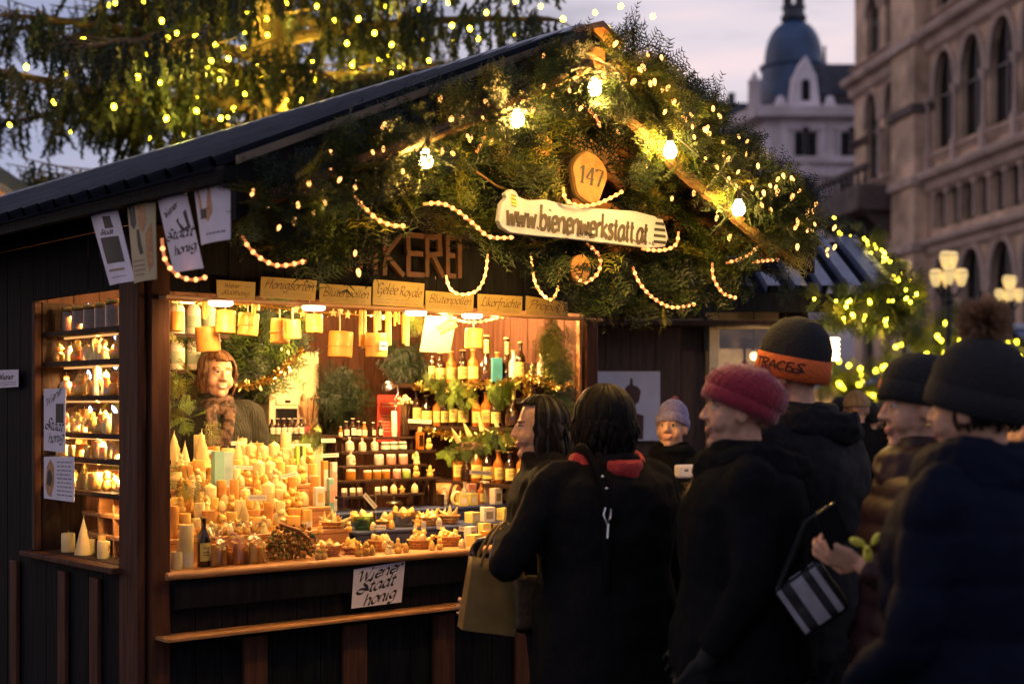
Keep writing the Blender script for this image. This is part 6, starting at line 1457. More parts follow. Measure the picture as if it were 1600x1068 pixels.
# woman in the raspberry hat, profile to the left
P4 = person('person in a fuzzy raspberry hat in profile with a mustard fur scarf', 1160, 4.4, (-.98, .06), 1.71, yaw=.06, pitch=-.05, coat=coat_black, girth=1.38, collar=.06, brow=hair_dark, vox=.005,
            arms={'R': ((.29, .0, 1.12), (.25, .13, .90)), 'L': ((-.30, .0, 1.12), (-.25, .12, .90))}, gloves={'L': wool_black, 'R': wool_black})
hb = beanie(P4, wool_pink, .125, .030, 1.12, .36, (-.026, .018), None, .010, 60, 1.12, .035, 'fuzzy_hat')
def fuzz(ob, m, n, l0, l1):
    kf = np.random.default_rng(4); it = []; tv = np.array([(-.05, 0, 0), (.05, 0, 0), (.01, 1, 0), (-.01, 1, 0.)]); tf = np.array([(0, 1, 2, 3)])
    vs = ob.data.vertices
    for i in range(n):
        v = vs[int(kf.integers(len(vs)))]; it.append((np.array(v.co)+kf.normal(size=3)*.003, np.array(v.normal)+kf.normal(size=3)*.7, kf.normal(size=3), kf.uniform(l0, l1), (tv, tf), 0))
    scatter('fuzz', it, [m], ob)
fuzz(hb[0], wool_pink, 2600, .006, .014)
fo = scarf(P4, wool_gold, .092, 1.465, 2, .028, [[(.02, .11, 1.44), (.02, .155, 1.38), (.03, .165, 1.33)]], 'fur_scarf'); fuzz(fo, wool_gold, 2600, .010, .024)
scarf(P4, coat_black, .118, 1.455, 2, .058, None, 'coat_hood', -.03); locks(P4, hair_dark, 70, .03, .007, None, 9, .004, .88, gap=1.4)
# man in the black and orange hat
P5 = person('tall person in a black hat with an orange lettered band seen from behind', 1247, 4.85, (-.78, .62), 1.835, yaw=.06, pitch=.02, coat=mat('black jacket with sheen', (.0095, .010, .0125), .7, .15, 40, .2, spec=.08), girth=1.42, collar=.06, brow=hair_dark, hem=.74, gloves={'L': wool_black, 'R': wool_black},
            arms={'R': ((.33, .0, 1.12), (.28, .10, .90)), 'L': ((-.31, .02, 1.12), (-.25, .14, .92))})
scarf(P5, bpy.data.materials['black jacket with sheen'], .115, 1.475, 2, .062, None, 'jacket_collar', -.02); locks(P5, hair_dark, 70, .03, .007, None, 4, .004, .88, gap=1.3)
hb = beanie(P5, wool_black, .165, .030, 1.10, .22, (-.034, .042), wool_orange, .006, 60, 1.02)
m = MB(); Tn = hb[1]
def band(a, b):                     # lettering follows the band round the left side of the head
    an = PI*1.0+a/.105; r = .0945*1.10; return Tn @ Vector((r*math.cos(an), r*1.24*math.sin(an), b))
write(m, 'TRACES', -.085, -.006, .017, shear=.1, w=.30, wmin=.26, fit=.15, fn=lambda a, b: tuple(band(a, b))); m.build('lettering', wool_black, hb[0])
MB().tube([P5[2](-.07, .05, 1.50), P5[2](-.10, .09, 1.45), P5[2](-.07, .14, 1.38)], .026, 9).build('collar_lining', mat('fleecy brown collar', (.16, .085, .05), .9, .5, 60, .6), P5[0])
# quilted plum jacket and dark hat
P6 = person('person in a shiny plum quilted jacket and dark hat looking left over a phone', 1452, 4.0, (-.97, .02), 1.725, pitch=.03, yaw=.0, coat=coat_plum, girth=1.3, collar=.07, quilt=.075, gloves={'R': wool_black}, brow=hair_dark, vox=.005, fold=(.012, .08),
            arms={'R': ((.29, .02, 1.12), (.25, .14, .90)), 'L': ((-.30, .02, 1.10), (-.18, .22, 1.19), {'d': (.25, .85, .30), 'n': (.8, .0, .55), 'curl': .75})})
scarf(P6, coat_plum, .11, 1.46, 2, .058, None, 'jacket_collar', -.02); locks(P6, hair_dark, 70, .035, .007, None, 8, .004, .88, gap=1.3)
hb = beanie(P6, wool_black, .12, .036, 1.08, .22, (-.03, .03), None, .012, 44, 1.04)
MB().box(-.012, .012, -.004, .004, -.014, .014, 0, hb[1] @ Matrix.Translation((.012, .118, .012))).build('hat_badge', mat('red badge', (.5, .06, .03), .4), hb[0])
ear = MB(); ear.ell(tuple(P6[1] @ Vector((-.09, .0, -.045))), .007, 8, 6); ear.build('earring', cap_gold, P6[0])
# nearest: navy coat and pompom hat
P7 = person('person in a dark pompom hat and navy coat nearest the camera with back turned', 1537, 3.42, (-.72, .69), 1.72, yaw=.12, pitch=.0, coat=coat_navy, girth=1.5, collar=.07, hem=.55, quilt=.12, gloves={'L': wool_black, 'R': wool_black}, fold=(.018, .10), brow=hair_dark,
            arms={'R': ((.31, .02, 1.11), (.27, .18, .92)), 'L': ((-.31, .02, 1.11), (-.25, .2, .95))})
scarf(P7, coat_navy, .12, 1.475, 2, .066, None, 'coat_collar', -.02); locks(P7, hair_dark, 80, .07, .007, None, 6, .006, .9, gap=1.2)
hb = beanie(P7, wool_black, .15, .026, 1.12, .24, (-.034, .03), None, .014, 44, 1.04); pompom(hb[0], hb[1] @ Matrix.Rotation(-.24, 4, 'X'), (0.03, -.005, .185), .060, fur_tan)
MB().tube([P7[2](-.10, .02, 1.53), P7[2](-.13, .04, 1.45), P7[2](-.16, .06, 1.36)], .012, 8, flat=2).build('plum_piping', mat('plum cord', (.16, .05, .1), .7, .3, 60), P7[0])
# things in hands
ph = thing('mobile_phone', 'black mobile phone held in the hand of the plum jacketed person', 'phone', pix(1302, 824, 3.84), .4)
MB().box(-.036, .036, -.005, .005, -.05, .06, 0, Matrix.Rotation(-.5, 4, 'Y')).build('phone_body', mat('black phone', (.01, .01, .011), .2), ph, bevel=.003)
MB().box(-.032, .032, -.0062, -.0052, -.045, .054, 0, Matrix.Rotation(-.5, 4, 'Y')).build('screen', win_dark, ph)
rb = thing('ribbon_bow', 'bright yellow ribbon bow beside the hand with the phone', 'ribbon', pix(1354, 856, 3.72), .1)
YR = mat('bright yellow ribbon', (.92, .82, .10), .5, .1, 20); m = MB(); k = 3.72/F
for (cx, cy, rx, ry, an) in ((-15, 10, 15, 8, -.35), (15, 14, 7, 13, -.5), (2, -10, 9, 13, .1)):
    m.ell((0, 0, 0), (1, 1, 1), 14, 9, 0, Matrix.Translation((cx*k, 0, cy*k)) @ Matrix.Rotation(-an, 4, 'Y') @ Matrix.Diagonal((rx*k, .006, ry*k, 1)))
mesh_obj('bow', fuse(m, .004, 3), YR, rb); MB().ell((0, -.004, 0), (.009, .008, .009), 10, 7).build('knot', YR, rb)
# striped shoulder bag
sb = thing('shoulder_bag', 'dark shoulder bag with three broad white stripes hanging between the shoppers', 'bag', pix(1275, 930, 4.12), -.25)
T = Matrix.Rotation(-.62, 4, 'Y') @ Matrix.Scale(.66, 4); m = MB(); m.box(-.14, .10, -.055, .055, -.12, .12, 0, T); mesh_obj('bag_body', fuse(m, .010, 6, (.012, .08)), mat('black nylon', (.013, .013, .015), .5, .3, 30, .2), sb)
for a, w in ((-.125, .024), (-.055, .062), (.045, .03)):
    vs = []; n = 10
    for i in range(n+1): z = lerp(-.105, .105, i/n); y = -.0605-.004*math.cos(i/n*PI*2)*0-(.004 if 0 < i < n else 0); vs += [T @ Vector((a, y, z)), T @ Vector((a+w, y, z))]
    vs += [T @ Vector((a, .0, .124)), T @ Vector((a+w, .0, .124))]
    MB().add(vs, [(2*i, 2*i+1, 2*i+3, 2*i+2) for i in range(n+1)]).build('stripe', mat('reflective white stripe', (.36, .34, .38), .5, .15, 20), sb)
MB().tube([T @ Vector((-.12, 0, .12)), Vector((-.03, .05, .2)), Vector((.02, .09, .24)), Vector((.08, .06, .18)), T @ Vector((.10, 0, .12))], .012, 8).build('strap', cable_m, sb)
# paper carrier bag
pbp = pix(768, 930, 5.15); pb = thing('paper_bag', 'brown paper carrier bag with twisted handles held at the counter front', 'bag', (pbp.x, pbp.y, pbp.z), .22)
w2, d2, h2 = .096, .048, .255; T = Matrix.Rotation(.16, 4, 'Y'); vs = []; fs = []
NZ = 7
for j in range(NZ):
    f = j/(NZ-1); z = -h2/2+h2*f; sq = 1-.25*f*f; wv_ = .004*math.sin(j*2.1)
    for x, y in ((-w2, -d2*sq), (-w2*.4, -d2*sq-.006+wv_), (w2*.3, -d2*sq+.004-wv_), (w2, -d2*sq), (w2+.0, 0), (w2, d2*sq), (0, d2*sq+.004), (-w2, d2*sq), (-w2, 0)): vs.append(T @ Vector((x, y, z+.01*x*(f > .9))))
for j in range(NZ-1):
    for i in range(9): fs.append((j*9+i, j*9+(i+1) % 9, (j+1)*9+(i+1) % 9, (j+1)*9+i))
fs.append(tuple(range(8, -1, -1))); m = MB(); m.add(vs, fs); o = m.build('bag_body', kraft, pb, sharp=.6); sm_ = o.modifiers.new('t', 'SOLIDIFY'); sm_.thickness = .0015
for y in (-.05, .05): MB().tube(smooth_line([tuple(T @ Vector(q)) for q in ((-.065, y*.8, .10), (-.055, y*.8, .16), (-.03, y*.5, .225), (.01, 0, .265), (.045, y*.5, .22), (.06, y*.8, .15), (.062, y*.8, .10))], 5), .0055, 8).build('handle', kraft, pb)
m = MB(); m.add([T @ Vector(v) for v in ((-.03, .0, .12), (.09, .0, .12), (.095, -.01, .23), (-.02, -.01, .24), (-.03, .012, .12), (.09, .012, .12), (.095, .002, .23), (-.02, .002, .24))], [(0, 1, 2, 3), (5, 4, 7, 6), (1, 5, 6, 2), (4, 0, 3, 7), (3, 2, 6, 7)]); m.build('wrapped_paper', mat('bluish wrapping paper', (.12, .14, .2), .6, .5, 24, .5), pb)
sbw = thing('woven_bag', 'small woven straw bag with loop handles behind the brown carrier bag', 'bag', pix(826, 908, 5.05), .3)
m = MB(); m.box(-.05, .05, -.03, .03, -.16, .02); mesh_obj('bag_body', fuse(m, .008, 4, (.01, .05)), mat('dark straw', (.07, .045, .02), .8, .4, 70, .5), sbw)
MB().tube(smooth_line([(-.04, 0, .0), (-.035, 0, .08), (.0, 0, .13), (.035, 0, .1), (.04, 0, .0)], 5), .007, 8).build('handle', kraft, sbw)
# passers-by further off
FAR = [(1338, 9.6, (.3, .95), 1.70, 'bald fair head in a dark coat seen past the orange banded hat', None, .0), (1388, 11.5, (-.2, -.98), 1.60, 'distant person in a furry grey hood under the garland lights', 'hood', 0), (1362, 12.5, (.5, .86), 1.62, 'distant dark haired person before the bright counter', 'hair', 0),
       (1358, 10.6, (.2, .97), 1.60, 'distant person in a dark cap close behind the fair haired head', 'cap', 0), (1405, 9.6, (-.6, .8), 1.55, 'small dark haired head beside the plum jacketed face', 'hair', 0),
       (1592, 5.6, (-.2, -.95), 1.62, 'person with dark hair cut by the right picture edge', 'hair', 0), (1420, 8.2, (-.95, .2), 1.55, 'small dark haired person half behind the plum jacket', 'hair', 0), (1312, 13.5, (.1, .99), 1.66, 'distant person in a black cap before the bright counter', 'cap', 0), (1128, 8.4, (-.4, -.9), 1.50, 'person in a black hood in the dark beside the window', 'cap', 0)]
for x, d, hd, H, lb, kind, _ in FAR:
    P = person(lb, x, d, hd, H, coat=coat_black, vox=.010, girth=1.12, fold=(.02, .1), brow=hair_dark)
    if kind == 'hair': locks(P, hair_dark, 110, .10, .014, 1.0, 3, .008, 1.1)
    elif kind == 'cap': beanie(P, wool_black, .12)
    elif kind == 'hood':
        o, T_, w_ = beanie(P, mat('grey knit', (.14, .13, .14), .9, .3, 60), .12, .02, 1.1)
        kk = np.random.default_rng(2); it = []; tq = np.array([(-.08, 0, 0), (.08, 0, 0), (.02, 1, 0), (-.02, 1, 0.)])
        for i in range(700): a = kk.uniform(-2.4, 2.4)+PI/2; c = np.array(P[1] @ Vector((.115*math.cos(a), .03, .01+.14*math.sin(a)))); it.append((c, kk.normal(size=3), kk.normal(size=3), .045, (tq, np.array([(0, 1, 2, 3)])), 0))
        scatter('fur_trim', it, [mat('grey brown fur', (.3, .22, .18), .9, .4, 40)], o)
    else: locks(P, mat('fair cropped hair', (.3, .19, .1), .6, .3, 60), 60, .0, .008, None, 2, 0, .96, crown=.126)
def glow(root, p, e, c=(1, .72, .10)):
    ld = bpy.data.lights.new('bulb_glow', 'POINT'); ld.energy = e; ld.color = c; ld.shadow_soft_size = .025
    lo = bpy.data.objects.new('glow_light', ld); COL.objects.link(lo); lo.parent = root; lo.location = p
# ---------------------------------------------------------------- ground
MB().box(-200, 200, -20, 400, -.3, 0).build('ground', paving)['kind'] = 'structure'
# ---------------------------------------------------------------- the big lit conifer behind the stall
TD = 13.5; tx = (424-800)/F*TD; TB = Vector((tx, TD, 0))
tree = thing('conifer_tree', 'tall conifer strung with yellow lights behind the stall roof', 'tree', TB)
TH = 13.0
MB().tube([(0, 0, 0), (.03, 0, 3), (.0, .02, 5.5), (-.03, 0, 8), (0, 0, TH)], [.30, .24, .20, .14, .02], 14).build('trunk', bark, tree)
lmb = MB(); twigs = []; LTW = []; lamps = []
tw = np.array([(-.035, 0, 0), (.035, 0, 0), (.022, 1, 0), (-.022, 1, 0.)]); twf = np.array([(0, 1, 2, 3)])
def strand_template(seed):
    r = random.Random(seed); Vs = []; Fs = []
    for i in range(26):
        y = i/26; a = r.uniform(0, 6.28); l = r.uniform(.10, .18); c = np.array((0, y, 0)); d = np.array((math.cos(a)*.8, r.uniform(.5, 1.1), math.sin(a)*.8)); d /= np.linalg.norm(d)
        n = np.cross(d, (.3, .2, 1)); n = n/np.linalg.norm(n)*.037; o = len(Vs); Vs.extend([c-n, c+n, c+d*l+n*.3, c+d*l-n*.3]); Fs.append((o, o+1, o+2, o+3))
    return np.array(Vs), np.array(Fs)
STR = [strand_template(i) for i in range(4)]
def limb(z, az, L, droop=.12, dens=1.0):
    p = np.array((0, 0, z)); d = np.array((math.cos(az), math.sin(az), NP.uniform(.0, .22))); n = 9; pts = []; h = np.array((-math.sin(az), math.cos(az), 0))
    bend = NP.uniform(-.12, .12)
    for i in range(n+1):
        f = i/n; pts.append(p+d*L*f+h*bend*L*f*f+np.array((0, 0, -droop*L*f*f*1.2)))
    lmb.tube([tuple(q) for q in pts], [.068*(1-.85*i/n)*(.6+.4*L/4)+.006 for i in range(n+1)], 7)
    for i in range(int(46*L/3.5*dens)):
        f = NP.uniform(.12, 1.0); j = min(int(f*n), n-1); q = pts[j]+(pts[j+1]-pts[j])*(f*n-j)
        sd = NP.choice([-1, 1]); l = L*.30*(1.15-f)*NP.uniform(.6, 1.2)+.15
        td = h*sd*.9+d*.55+np.array((0, 0, NP.uniform(-.25, .15))); td /= np.linalg.norm(td); e = q+td*l
        lmb.tube([tuple(q), tuple((q+e)/2+np.array((0, 0, .02))), tuple(e)], [.012, .009, .005], 5)
        m = max(3, int(l/.075))
        for k in range(m):
            g = q+td*l*(k+.6)/m; 
            if math.hypot(g[0], g[1]) < 1.15 and g[1] < .3 and NP.random() < .3: continue
            dn = np.array((NP.normal()*.28, NP.normal()*.28, -1.0))
            LTW.append((g, dn, rvec(), NP.uniform(.15, .38), STR[NP.integers(4)], NP.choice(3, p=(.62, .27, .11))))
    return pts
zz = 3.1; az = .4; li = 0
while zz < 11.5:
    L = 3.55*(1-(zz-3)/10.5)**.8+.15
    for k in range(3 if zz < 7 else 2):
        a = az+k*2.1+NP.uniform(-.3, .3); P_ = limb(zz+NP.uniform(-.1, .1), a, L*NP.uniform(.8, 1.08), NP.uniform(.05, .16), 1.0 if zz < 7.5 else .6)
        if zz < 7.4:
            for f in NP.uniform(.05, .98, 5):
                j = min(int(f*9), 8); lamps.append(P_[j]+(P_[j+1]-P_[j])*(f*9-j)+np.array((0, 0, -.06-.12*NP.random())))
    az += 1.25; zz += .30 if zz < 7 else .55
lmb.build('limbs', bark, tree)
TF = [tree_a, tree_b, tree_c]
scatter('crown', LTW, TF, tree, (0, 0, 0))
tl = MB().ell((0, 0, 0), (.017, .017, .022), 8, 6).mesh('bulb', fairy_tree)
# lights placed where the photograph shows them, spread in depth through the crown
PX = [(253, 33), (305, 55), (202, 74), (276, 52), (290, 82), (228, 87), (330, 95), (325, 107), (316, 123), (344, 108), (343, 124), (357, 92), (380, 75), (394, 20), (416, 30), (384, 40), (423, 77), (408, 121), (441, 111), (371, 129), (426, 145), (448, 158), (470, 157), (382, 147), (376, 153), (326, 158), (250, 129), (238, 150), (296, 170), (307, 173), (283, 205), (235, 217), (166, 137), (172, 148), (41, 105), (15, 195), (104, 115), (178, 167), (488, 96), (493, 125), (523, 32), (542, 68), (550, 102), (541, 126), (593, 94), (612, 70), (625, 105), (613, 115), (585, 52), (661, 60), (663, 0), (706, 40), (706, 63), (734, 45), (710, 87), (748, 60), (804, 55), (930, 20), (1020, 26), (806, 3), (880, 30), (970, 10), (655, 15), (600, 10), (700, 5), (760, 20), (180, 5), (225, 2), (323, 3), (170, 8), (495, 10), (447, 5), (130, 60), (60, 40), (85, 160), (110, 205), (260, 185), (215, 120), (355, 40), (337, 70), (400, 100), (418, 55), (560, 30), (520, 145), (575, 120), (640, 85), (670, 95), (845, 10), (900, 55), (950, 45), (280, 140), (345, 185), (365, 170), (405, 140), (310, 150), (262, 60), (190, 25), (345, 20)]
cur = []; sets = []
for i, (x, y) in enumerate(PX):
    d = TD+NP.uniform(-2.6, 1.0)*(.35 if 360 < x < 470 else 1); cur.append(pix(x, y, d))
    if len(cur) == 25 or i == len(PX)-1: sets.append(cur); cur = []
for p in lamps[::7]:
    cur.append(TB+Vector(p))
    if len(cur) == 25: sets.append(cur); cur = []
TLN = ['lower', 'middle', 'upper', 'outer', 'inner', 'scattered', 'rear', 'hidden', 'high', 'deep', 'far']
for i, s in enumerate(sets[:11]):
    rt = fairy3('string of yellow lights in the conifer, the %s run of bulbs through its branches' % TLN[i], s, False, tl, 'light strings in the conifer', 'tree_lights')
    for p in s[1::4]:
        if 170 < 800+p.x/p.y*F < 720: glow(rt, Vector(p)-rt.location+Vector((0, -.06, -.05)), 12)
# ---------------------------------------------------------------- neighbouring stalls
def garland_xyz(label, pts, n, rad, s0, s1, probs=(.45, .35, .2), lights=0, group=None, ls=.62, ge=.9):
    it = []; P_ = [np.array(p) for p in pts]; seg = [np.linalg.norm(b-a) for a, b in zip(P_, P_[1:])]; tot = sum(seg); lp = []
    def at(f):
        j = 0
        while f > seg[j] and j < len(seg)-1: f -= seg[j]; j += 1
        return P_[j]+(P_[j+1]-P_[j])*f/seg[j]
    for i in range(n):
        p = at(NP.random()*tot); q = rvec(); it.append((p+q*rad*NP.uniform(.1, .8), q+np.array((0, 0, -.3)), rvec(), NP.uniform(s0, s1), SPR[NP.integers(5)], NP.choice(3, p=probs)))
    root = thing('fir_garland', label, 'fir greenery', Vector(P_[0])); scatter('fir_sprays', it, FM, root, Vector(P_[0]))
    for i in range(lights):
        q = rvec(); q[1] = -abs(q[1]); lp.append(Vector(at((i+.5)/lights*tot)+q*rad*1.05))
    if lights:
        rt = fairy3('fairy lights on the '+label, lp, False, tl, None, 'fairy_lights', ls)
        for p in lp[1::5]: glow(rt, p-rt.location+Vector((0, -.06, -.05))*ls/.8, ge, (1, .66, .14))
    return root
# second stall, behind the first: brown front with a cream window frame, blue ribbed roof
Y2 = 9.35
st2 = thing('market_stall', 'brown market stall with cream window frame and blue ribbed roof behind the shoppers', 'market stall', (1.4, Y2, 0))
def px2(x, Y=Y2): return (x-800)/F*Y-1.4
def pz2(y, Y=Y2): return 1.6-(y-632)/F*Y
X0, X1 = px2(868), px2(1264)
planks(MB(), X0, px2(1103), 0, .03, .1, 2.3, .16).build('wall_boards', mat('dim brown boards', (.07, .038, .024), .6, .4, 8, .2, stretch=(6, 6, .5)), st2)
planks(MB(), px2(1228), X1, 0, .03, .1, 2.3, .16).build('wall_boards', mat('dim brown boards', (.07, .04, .03)), st2)
planks(MB(), px2(1103)+.002, px2(1228)-.002, 0, .03, .1, .95, .16).build('wall_boards', mat('dim brown boards', (.07, .04, .03)), st2)
MB().box(px2(975), px2(1103), -.05, -.002, pz2(509), pz2(498)).build('lintel', wood_cream, st2, bevel=.004)
wf = MB(); a, b = px2(1106), px2(1226); zt = pz2(500); wf.box(a, b, -.06, -.01, zt-.055, zt); wf.box(a, a+.065, -.058, -.008, .955, zt-.056); wf.box(b-.055, b, -.058, -.008, .955, zt-.056); wf.box(a, b, -.07, -.006, .90, .953)
wfo = wf.build('window_frame', wood_cream, st2, bevel=.004)
MB().box(a+.066, b-.056, -.03, -.026, .956, zt-.057).build('pane', glassmat('window pane', (.9, .9, .88), .05), wfo)
MB().box(px2(1098), px2(1104), -.075, -.052, zt-.2, zt+.02).build('hinge', cable_m, st2)
MB().box(a-.1, b+.1, .75, .78, .1, 2.3).build('inner_wall', wood_cream, st2)
for i, (xa, xb) in enumerate(((1122, 1142), (1144, 1160), (1166, 1184))): MB().box(px2(xa, Y2+.5), px2(xb, Y2+.5), .45+.03*i, .46+.03*i, 1.0, pz2(540)).build('hanging_cloth', label_white, st2)
MB().box(X0, X1, .8, .83, .1, 2.3).build('back_wall', wood_dark, st2); MB().box(X1-.03, X1, .032, .8, .1, 2.3).build('side_wall', wood_dark, st2); MB().box(X0, X0+.03, .032, .8, .1, 2.3).build('side_wall', wood_dark, st2)
def roof_ribbed(mb, x0, x1, y0, z0, y1, z1, per=.17):
    n = max(1, round((x1-x0)/per)); per = (x1-x0)/n; pr = []
    for i in range(n):
        x = x0+i*per
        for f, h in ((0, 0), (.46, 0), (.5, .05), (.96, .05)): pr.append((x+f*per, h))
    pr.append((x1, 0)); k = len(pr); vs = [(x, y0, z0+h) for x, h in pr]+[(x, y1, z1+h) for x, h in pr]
    fs = [(i, i+1, k+i+1, k+i) for i in range(k-1)]; mb.add(vs, fs); mb.m = [0 if i % 4 in (1, 2, 3) else 1 for i in range(k-1)]; return mb  # troughs take the near-black sheet, painting in the shade between ribs
Ye, ze = -.28, pz2(458, 9.07); yr, zr_ = .85, pz2(378, 10.2)
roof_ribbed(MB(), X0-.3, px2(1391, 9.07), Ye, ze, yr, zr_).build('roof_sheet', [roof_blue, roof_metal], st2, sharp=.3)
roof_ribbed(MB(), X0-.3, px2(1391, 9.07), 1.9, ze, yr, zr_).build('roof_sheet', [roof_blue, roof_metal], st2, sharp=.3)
xr = px2(1391, 9.07)
MB().add([(xr, Ye, ze), (xr+.05, Ye, ze), (xr+.05, yr, zr_), (xr, yr, zr_), (xr, Ye, ze+.05), (xr+.05, Ye, ze+.05), (xr+.05, yr, zr_+.05), (xr, yr, zr_+.05)], [(0, 3, 2, 1), (4, 5, 6, 7), (0, 1, 5, 4), (1, 2, 6, 5), (2, 3, 7, 6), (3, 0, 4, 7)]).build('verge', zinc, st2)
MB().box(X0-.3, xr, Ye-.03, Ye, ze-.12, ze-.004).build('eave_board', wood_black, st2); MB().box(X0, xr-.1, Ye, 0.0, ze-.2, ze-.17).build('soffit', wood_dark, st2)
MB().box(px2(1298, 9.05), xr+.02, Ye-.06, Ye-.032, pz2(506, 9.05), pz2(486, 9.05)).build('valance_board', wood_warm, st2)
G2 = lambda x, y, d=9.0: pix(x, y, d)
garland_xyz('fir garland along the eave and corner of the blue roof', [G2(1285, 470), G2(1330, 482), G2(1375, 490), G2(1408, 474), G2(1412, 440, 9.1)], 210, .10, .12, .20, (.4, .4, .2), 26)
garland_xyz('fir garland running down the far edge of the blue roof', [G2(1288, 345, 10.3), G2(1335, 362, 10.2), G2(1378, 400, 9.7), G2(1402, 440, 9.2), G2(1415, 450, 9.1)], 110, .05, .09, .15, (.4, .4, .2), 22)
s = Sheet('wall_poster', 'white poster of a brown coffee pot on the brown wall behind the shoppers', 'poster', [Vector((px2(x)+1.4, Y2-.02, pz2(y))) for x, y in ((920, 580), (1031, 580), (1031, 688), (920, 688))], mat('cool white poster', (.62, .60, .70), .6, .05, 10), .004)
s.poly('pot_picture', [(.42, .02), (.46, .38), (.57, .40), (.57, .55), (.51, .58), (.5, .74), (.54, .80), (.57, .80), (.58, .9), (.61, .9), (.62, .80), (.68, .78), (.73, .72), (.70, .56), (.65, .52), (.66, .40), (.77, .36), (.76, .02)]); s.poly('pot_glass', [(.57, .41), (.65, .41), (.64, .51), (.58, .54)], .0016)
s.done({'pot_picture': mat('brown print', (.09, .04, .035), .6), 'pot_glass': mat('grey brown print', (.3, .2, .18), .6)})
def warm_point(parent, loc, e, rad=.06):
    ld = bpy.data.lights.new('stall_lamp_light', 'POINT'); ld.energy = e; ld.color = (1, .62, .28); ld.shadow_soft_size = rad
    lo = bpy.data.objects.new('lamp_or_fill', ld); COL.objects.link(lo); lo.parent = parent; lo.location = loc
lp = thing('candle_lamp', 'small glowing lamp seen through the cream window', 'lamp', pix(1178, 556, 9.6)); MB().ell((0, 0, 0), .028, 12, 8).build('bulb', emat('lit opal glass', (1, .66, .34), 7), lp); MB().cyl((0, 0, .03), (0, 0, .68), .004, n=6).build('cord', cable_m, lp); glow(lp, Vector((0, -.06, -.04)), 2.2, (1, .62, .3))
lp = thing('wall_lantern', 'coiled warm light at the corner of the blue roofed stall', 'lamp', pix(1303, 545, 9.0))
for i in range(5): MB().tube([(.028*math.cos(a), .028*math.sin(a), .06-.03*i+.004*math.sin(a)) for a in [j*PI/6 for j in range(13)]], .011, 7, cap=False).build('light_ring', emat('warm ring light', (1, .72, .36), 6), lp)
MB().cyl((0, 0, .10), (0, 0, .35), .006, n=6).build('cord', cable_m, lp); glow(lp, Vector((-.10, -.12, 0)), 5, (1, .62, .3))
# third and fourth stalls further off
def far_stall(label, xl, xr_, ye, xp, yp, d, depth, roofm, face, side='x'):
    c = pix((xl+xr_)/2, 632, d); o = thing('market_stall', label, 'market stall', (c.x, d, 0))
    L, R_ = pix(xl, ye, d).x-c.x, pix(xr_, ye, d).x-c.x; ez = pix(0, ye, d).z; pxx, pz = pix(xp, yp, d).x-c.x, pix(0, yp, d).z
    MB().prism([(L+.1, .0), (R_-.1, 0), (R_-.1, 1.0), (L+.1, 1.0)], 0, .05).build('counter_front', wood_side, o)
    MB().box(L+.15, R_-.15, 1.3, 1.35, 0, ez).build('back_wall', face, o)
    for x in (L+.1, R_-.18): MB().box(x, x+.08, 0.051, .13, 1.0, ez).build('post', wood_side, o)
    MB().prism([(L, ez), (R_, ez), (pxx, pz-.03)], .02, .06).build('gable', wood_warm, o)
    for a, b in (((L-.1, ez-.04), (pxx, pz)), ((R_+.1, ez-.04), (pxx, pz))):
        n = 7; vs = []
        m = MB(); per = .22; nn = int((depth+.4)/per)
        pr = [(-.4+i*per+f*per, h) for i in range(nn) for f, h in ((0, 0), (.45, 0), (.52, .035), (.93, .035))]; k = len(pr)
        vs = [(a[0], y, a[1]+h) for y, h in pr]+[(b[0], y, b[1]+h) for y, h in pr]; m.add(vs, [(i, i+1, k+i+1, k+i) for i in range(k-1)]); m.build('roof_sheet', roofm, o, sharp=.3)
    l = MB().ell(((L+R_)/2, .6, ez-.25), (.07, .07, .09), 12, 8).build('lamp', emat('lit opal glass', (1, .66, .34), 7), o)
    warm_point(o, ((L+R_)/2, .5, ez-.35), 55); return o
far_stall('distant stall with bluish roof and bright counter between the shoppers', 1275, 1402, 606, 1338, 572, 38, 3.5, roof_blue, wood_cream)
far_stall('distant garlanded stall with a pale ridge behind the pompom hat', 1396, 1680, 596, 1490, 512, 27, 2.0, roof_blue, wood_cream)
c = pix(1480, 509, 26.4); rg = MB().box(-.02, 3.8, 0, .14, -.05, .05).build('ridge_board', zinc); rg.location = c; tag(rg, 'long pale ridge board above the distant garlanded stall', 'board')
r4 = thing('awning_roof', 'ribbed bluish roof slope below the long pale ridge board', 'roof', pix(1480, 512, 26.6))
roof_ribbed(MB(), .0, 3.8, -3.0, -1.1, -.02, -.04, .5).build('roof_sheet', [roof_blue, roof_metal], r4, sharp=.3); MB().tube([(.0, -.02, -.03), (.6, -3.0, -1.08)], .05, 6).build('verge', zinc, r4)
G = lambda pts, d: [pix(x, y, d) for x, y in pts]
garland_xyz('fir garland arching over the distant garlanded stall', G([(1392, 640), (1402, 600), (1430, 560), (1480, 525), (1540, 545), (1575, 560)], 23.2), 260, .36, .32, .55, (.2, .45, .35), 40, None, 1.6, 8)
garland_xyz('fir hanging down at the right picture edge', G([(1578, 590), (1590, 640), (1598, 680), (1594, 720)], 9.8), 60, .13, .14, .22, (.3, .45, .25), 12)
garland_xyz('fir garland above the bright distant counter', G([(1284, 600), (1300, 588), (1330, 596), (1375, 605), (1395, 620)], 37.0), 110, .4, .4, .7, (.15, .5, .35), 18, None, 2.4, 14)
garland_xyz('fir hanging at the left of the garlanded stall', G([(1398, 610), (1392, 640), (1396, 668)], 24), 60, .2, .28, .44, (.3, .4, .3), 10, None, 1.6, 6)
ns = thing('market_stall', 'lit orange gable of another stall at the far left above the roof', 'market stall', pix(-30, 632, 11.5) + Vector((0, 0, -1.6)))
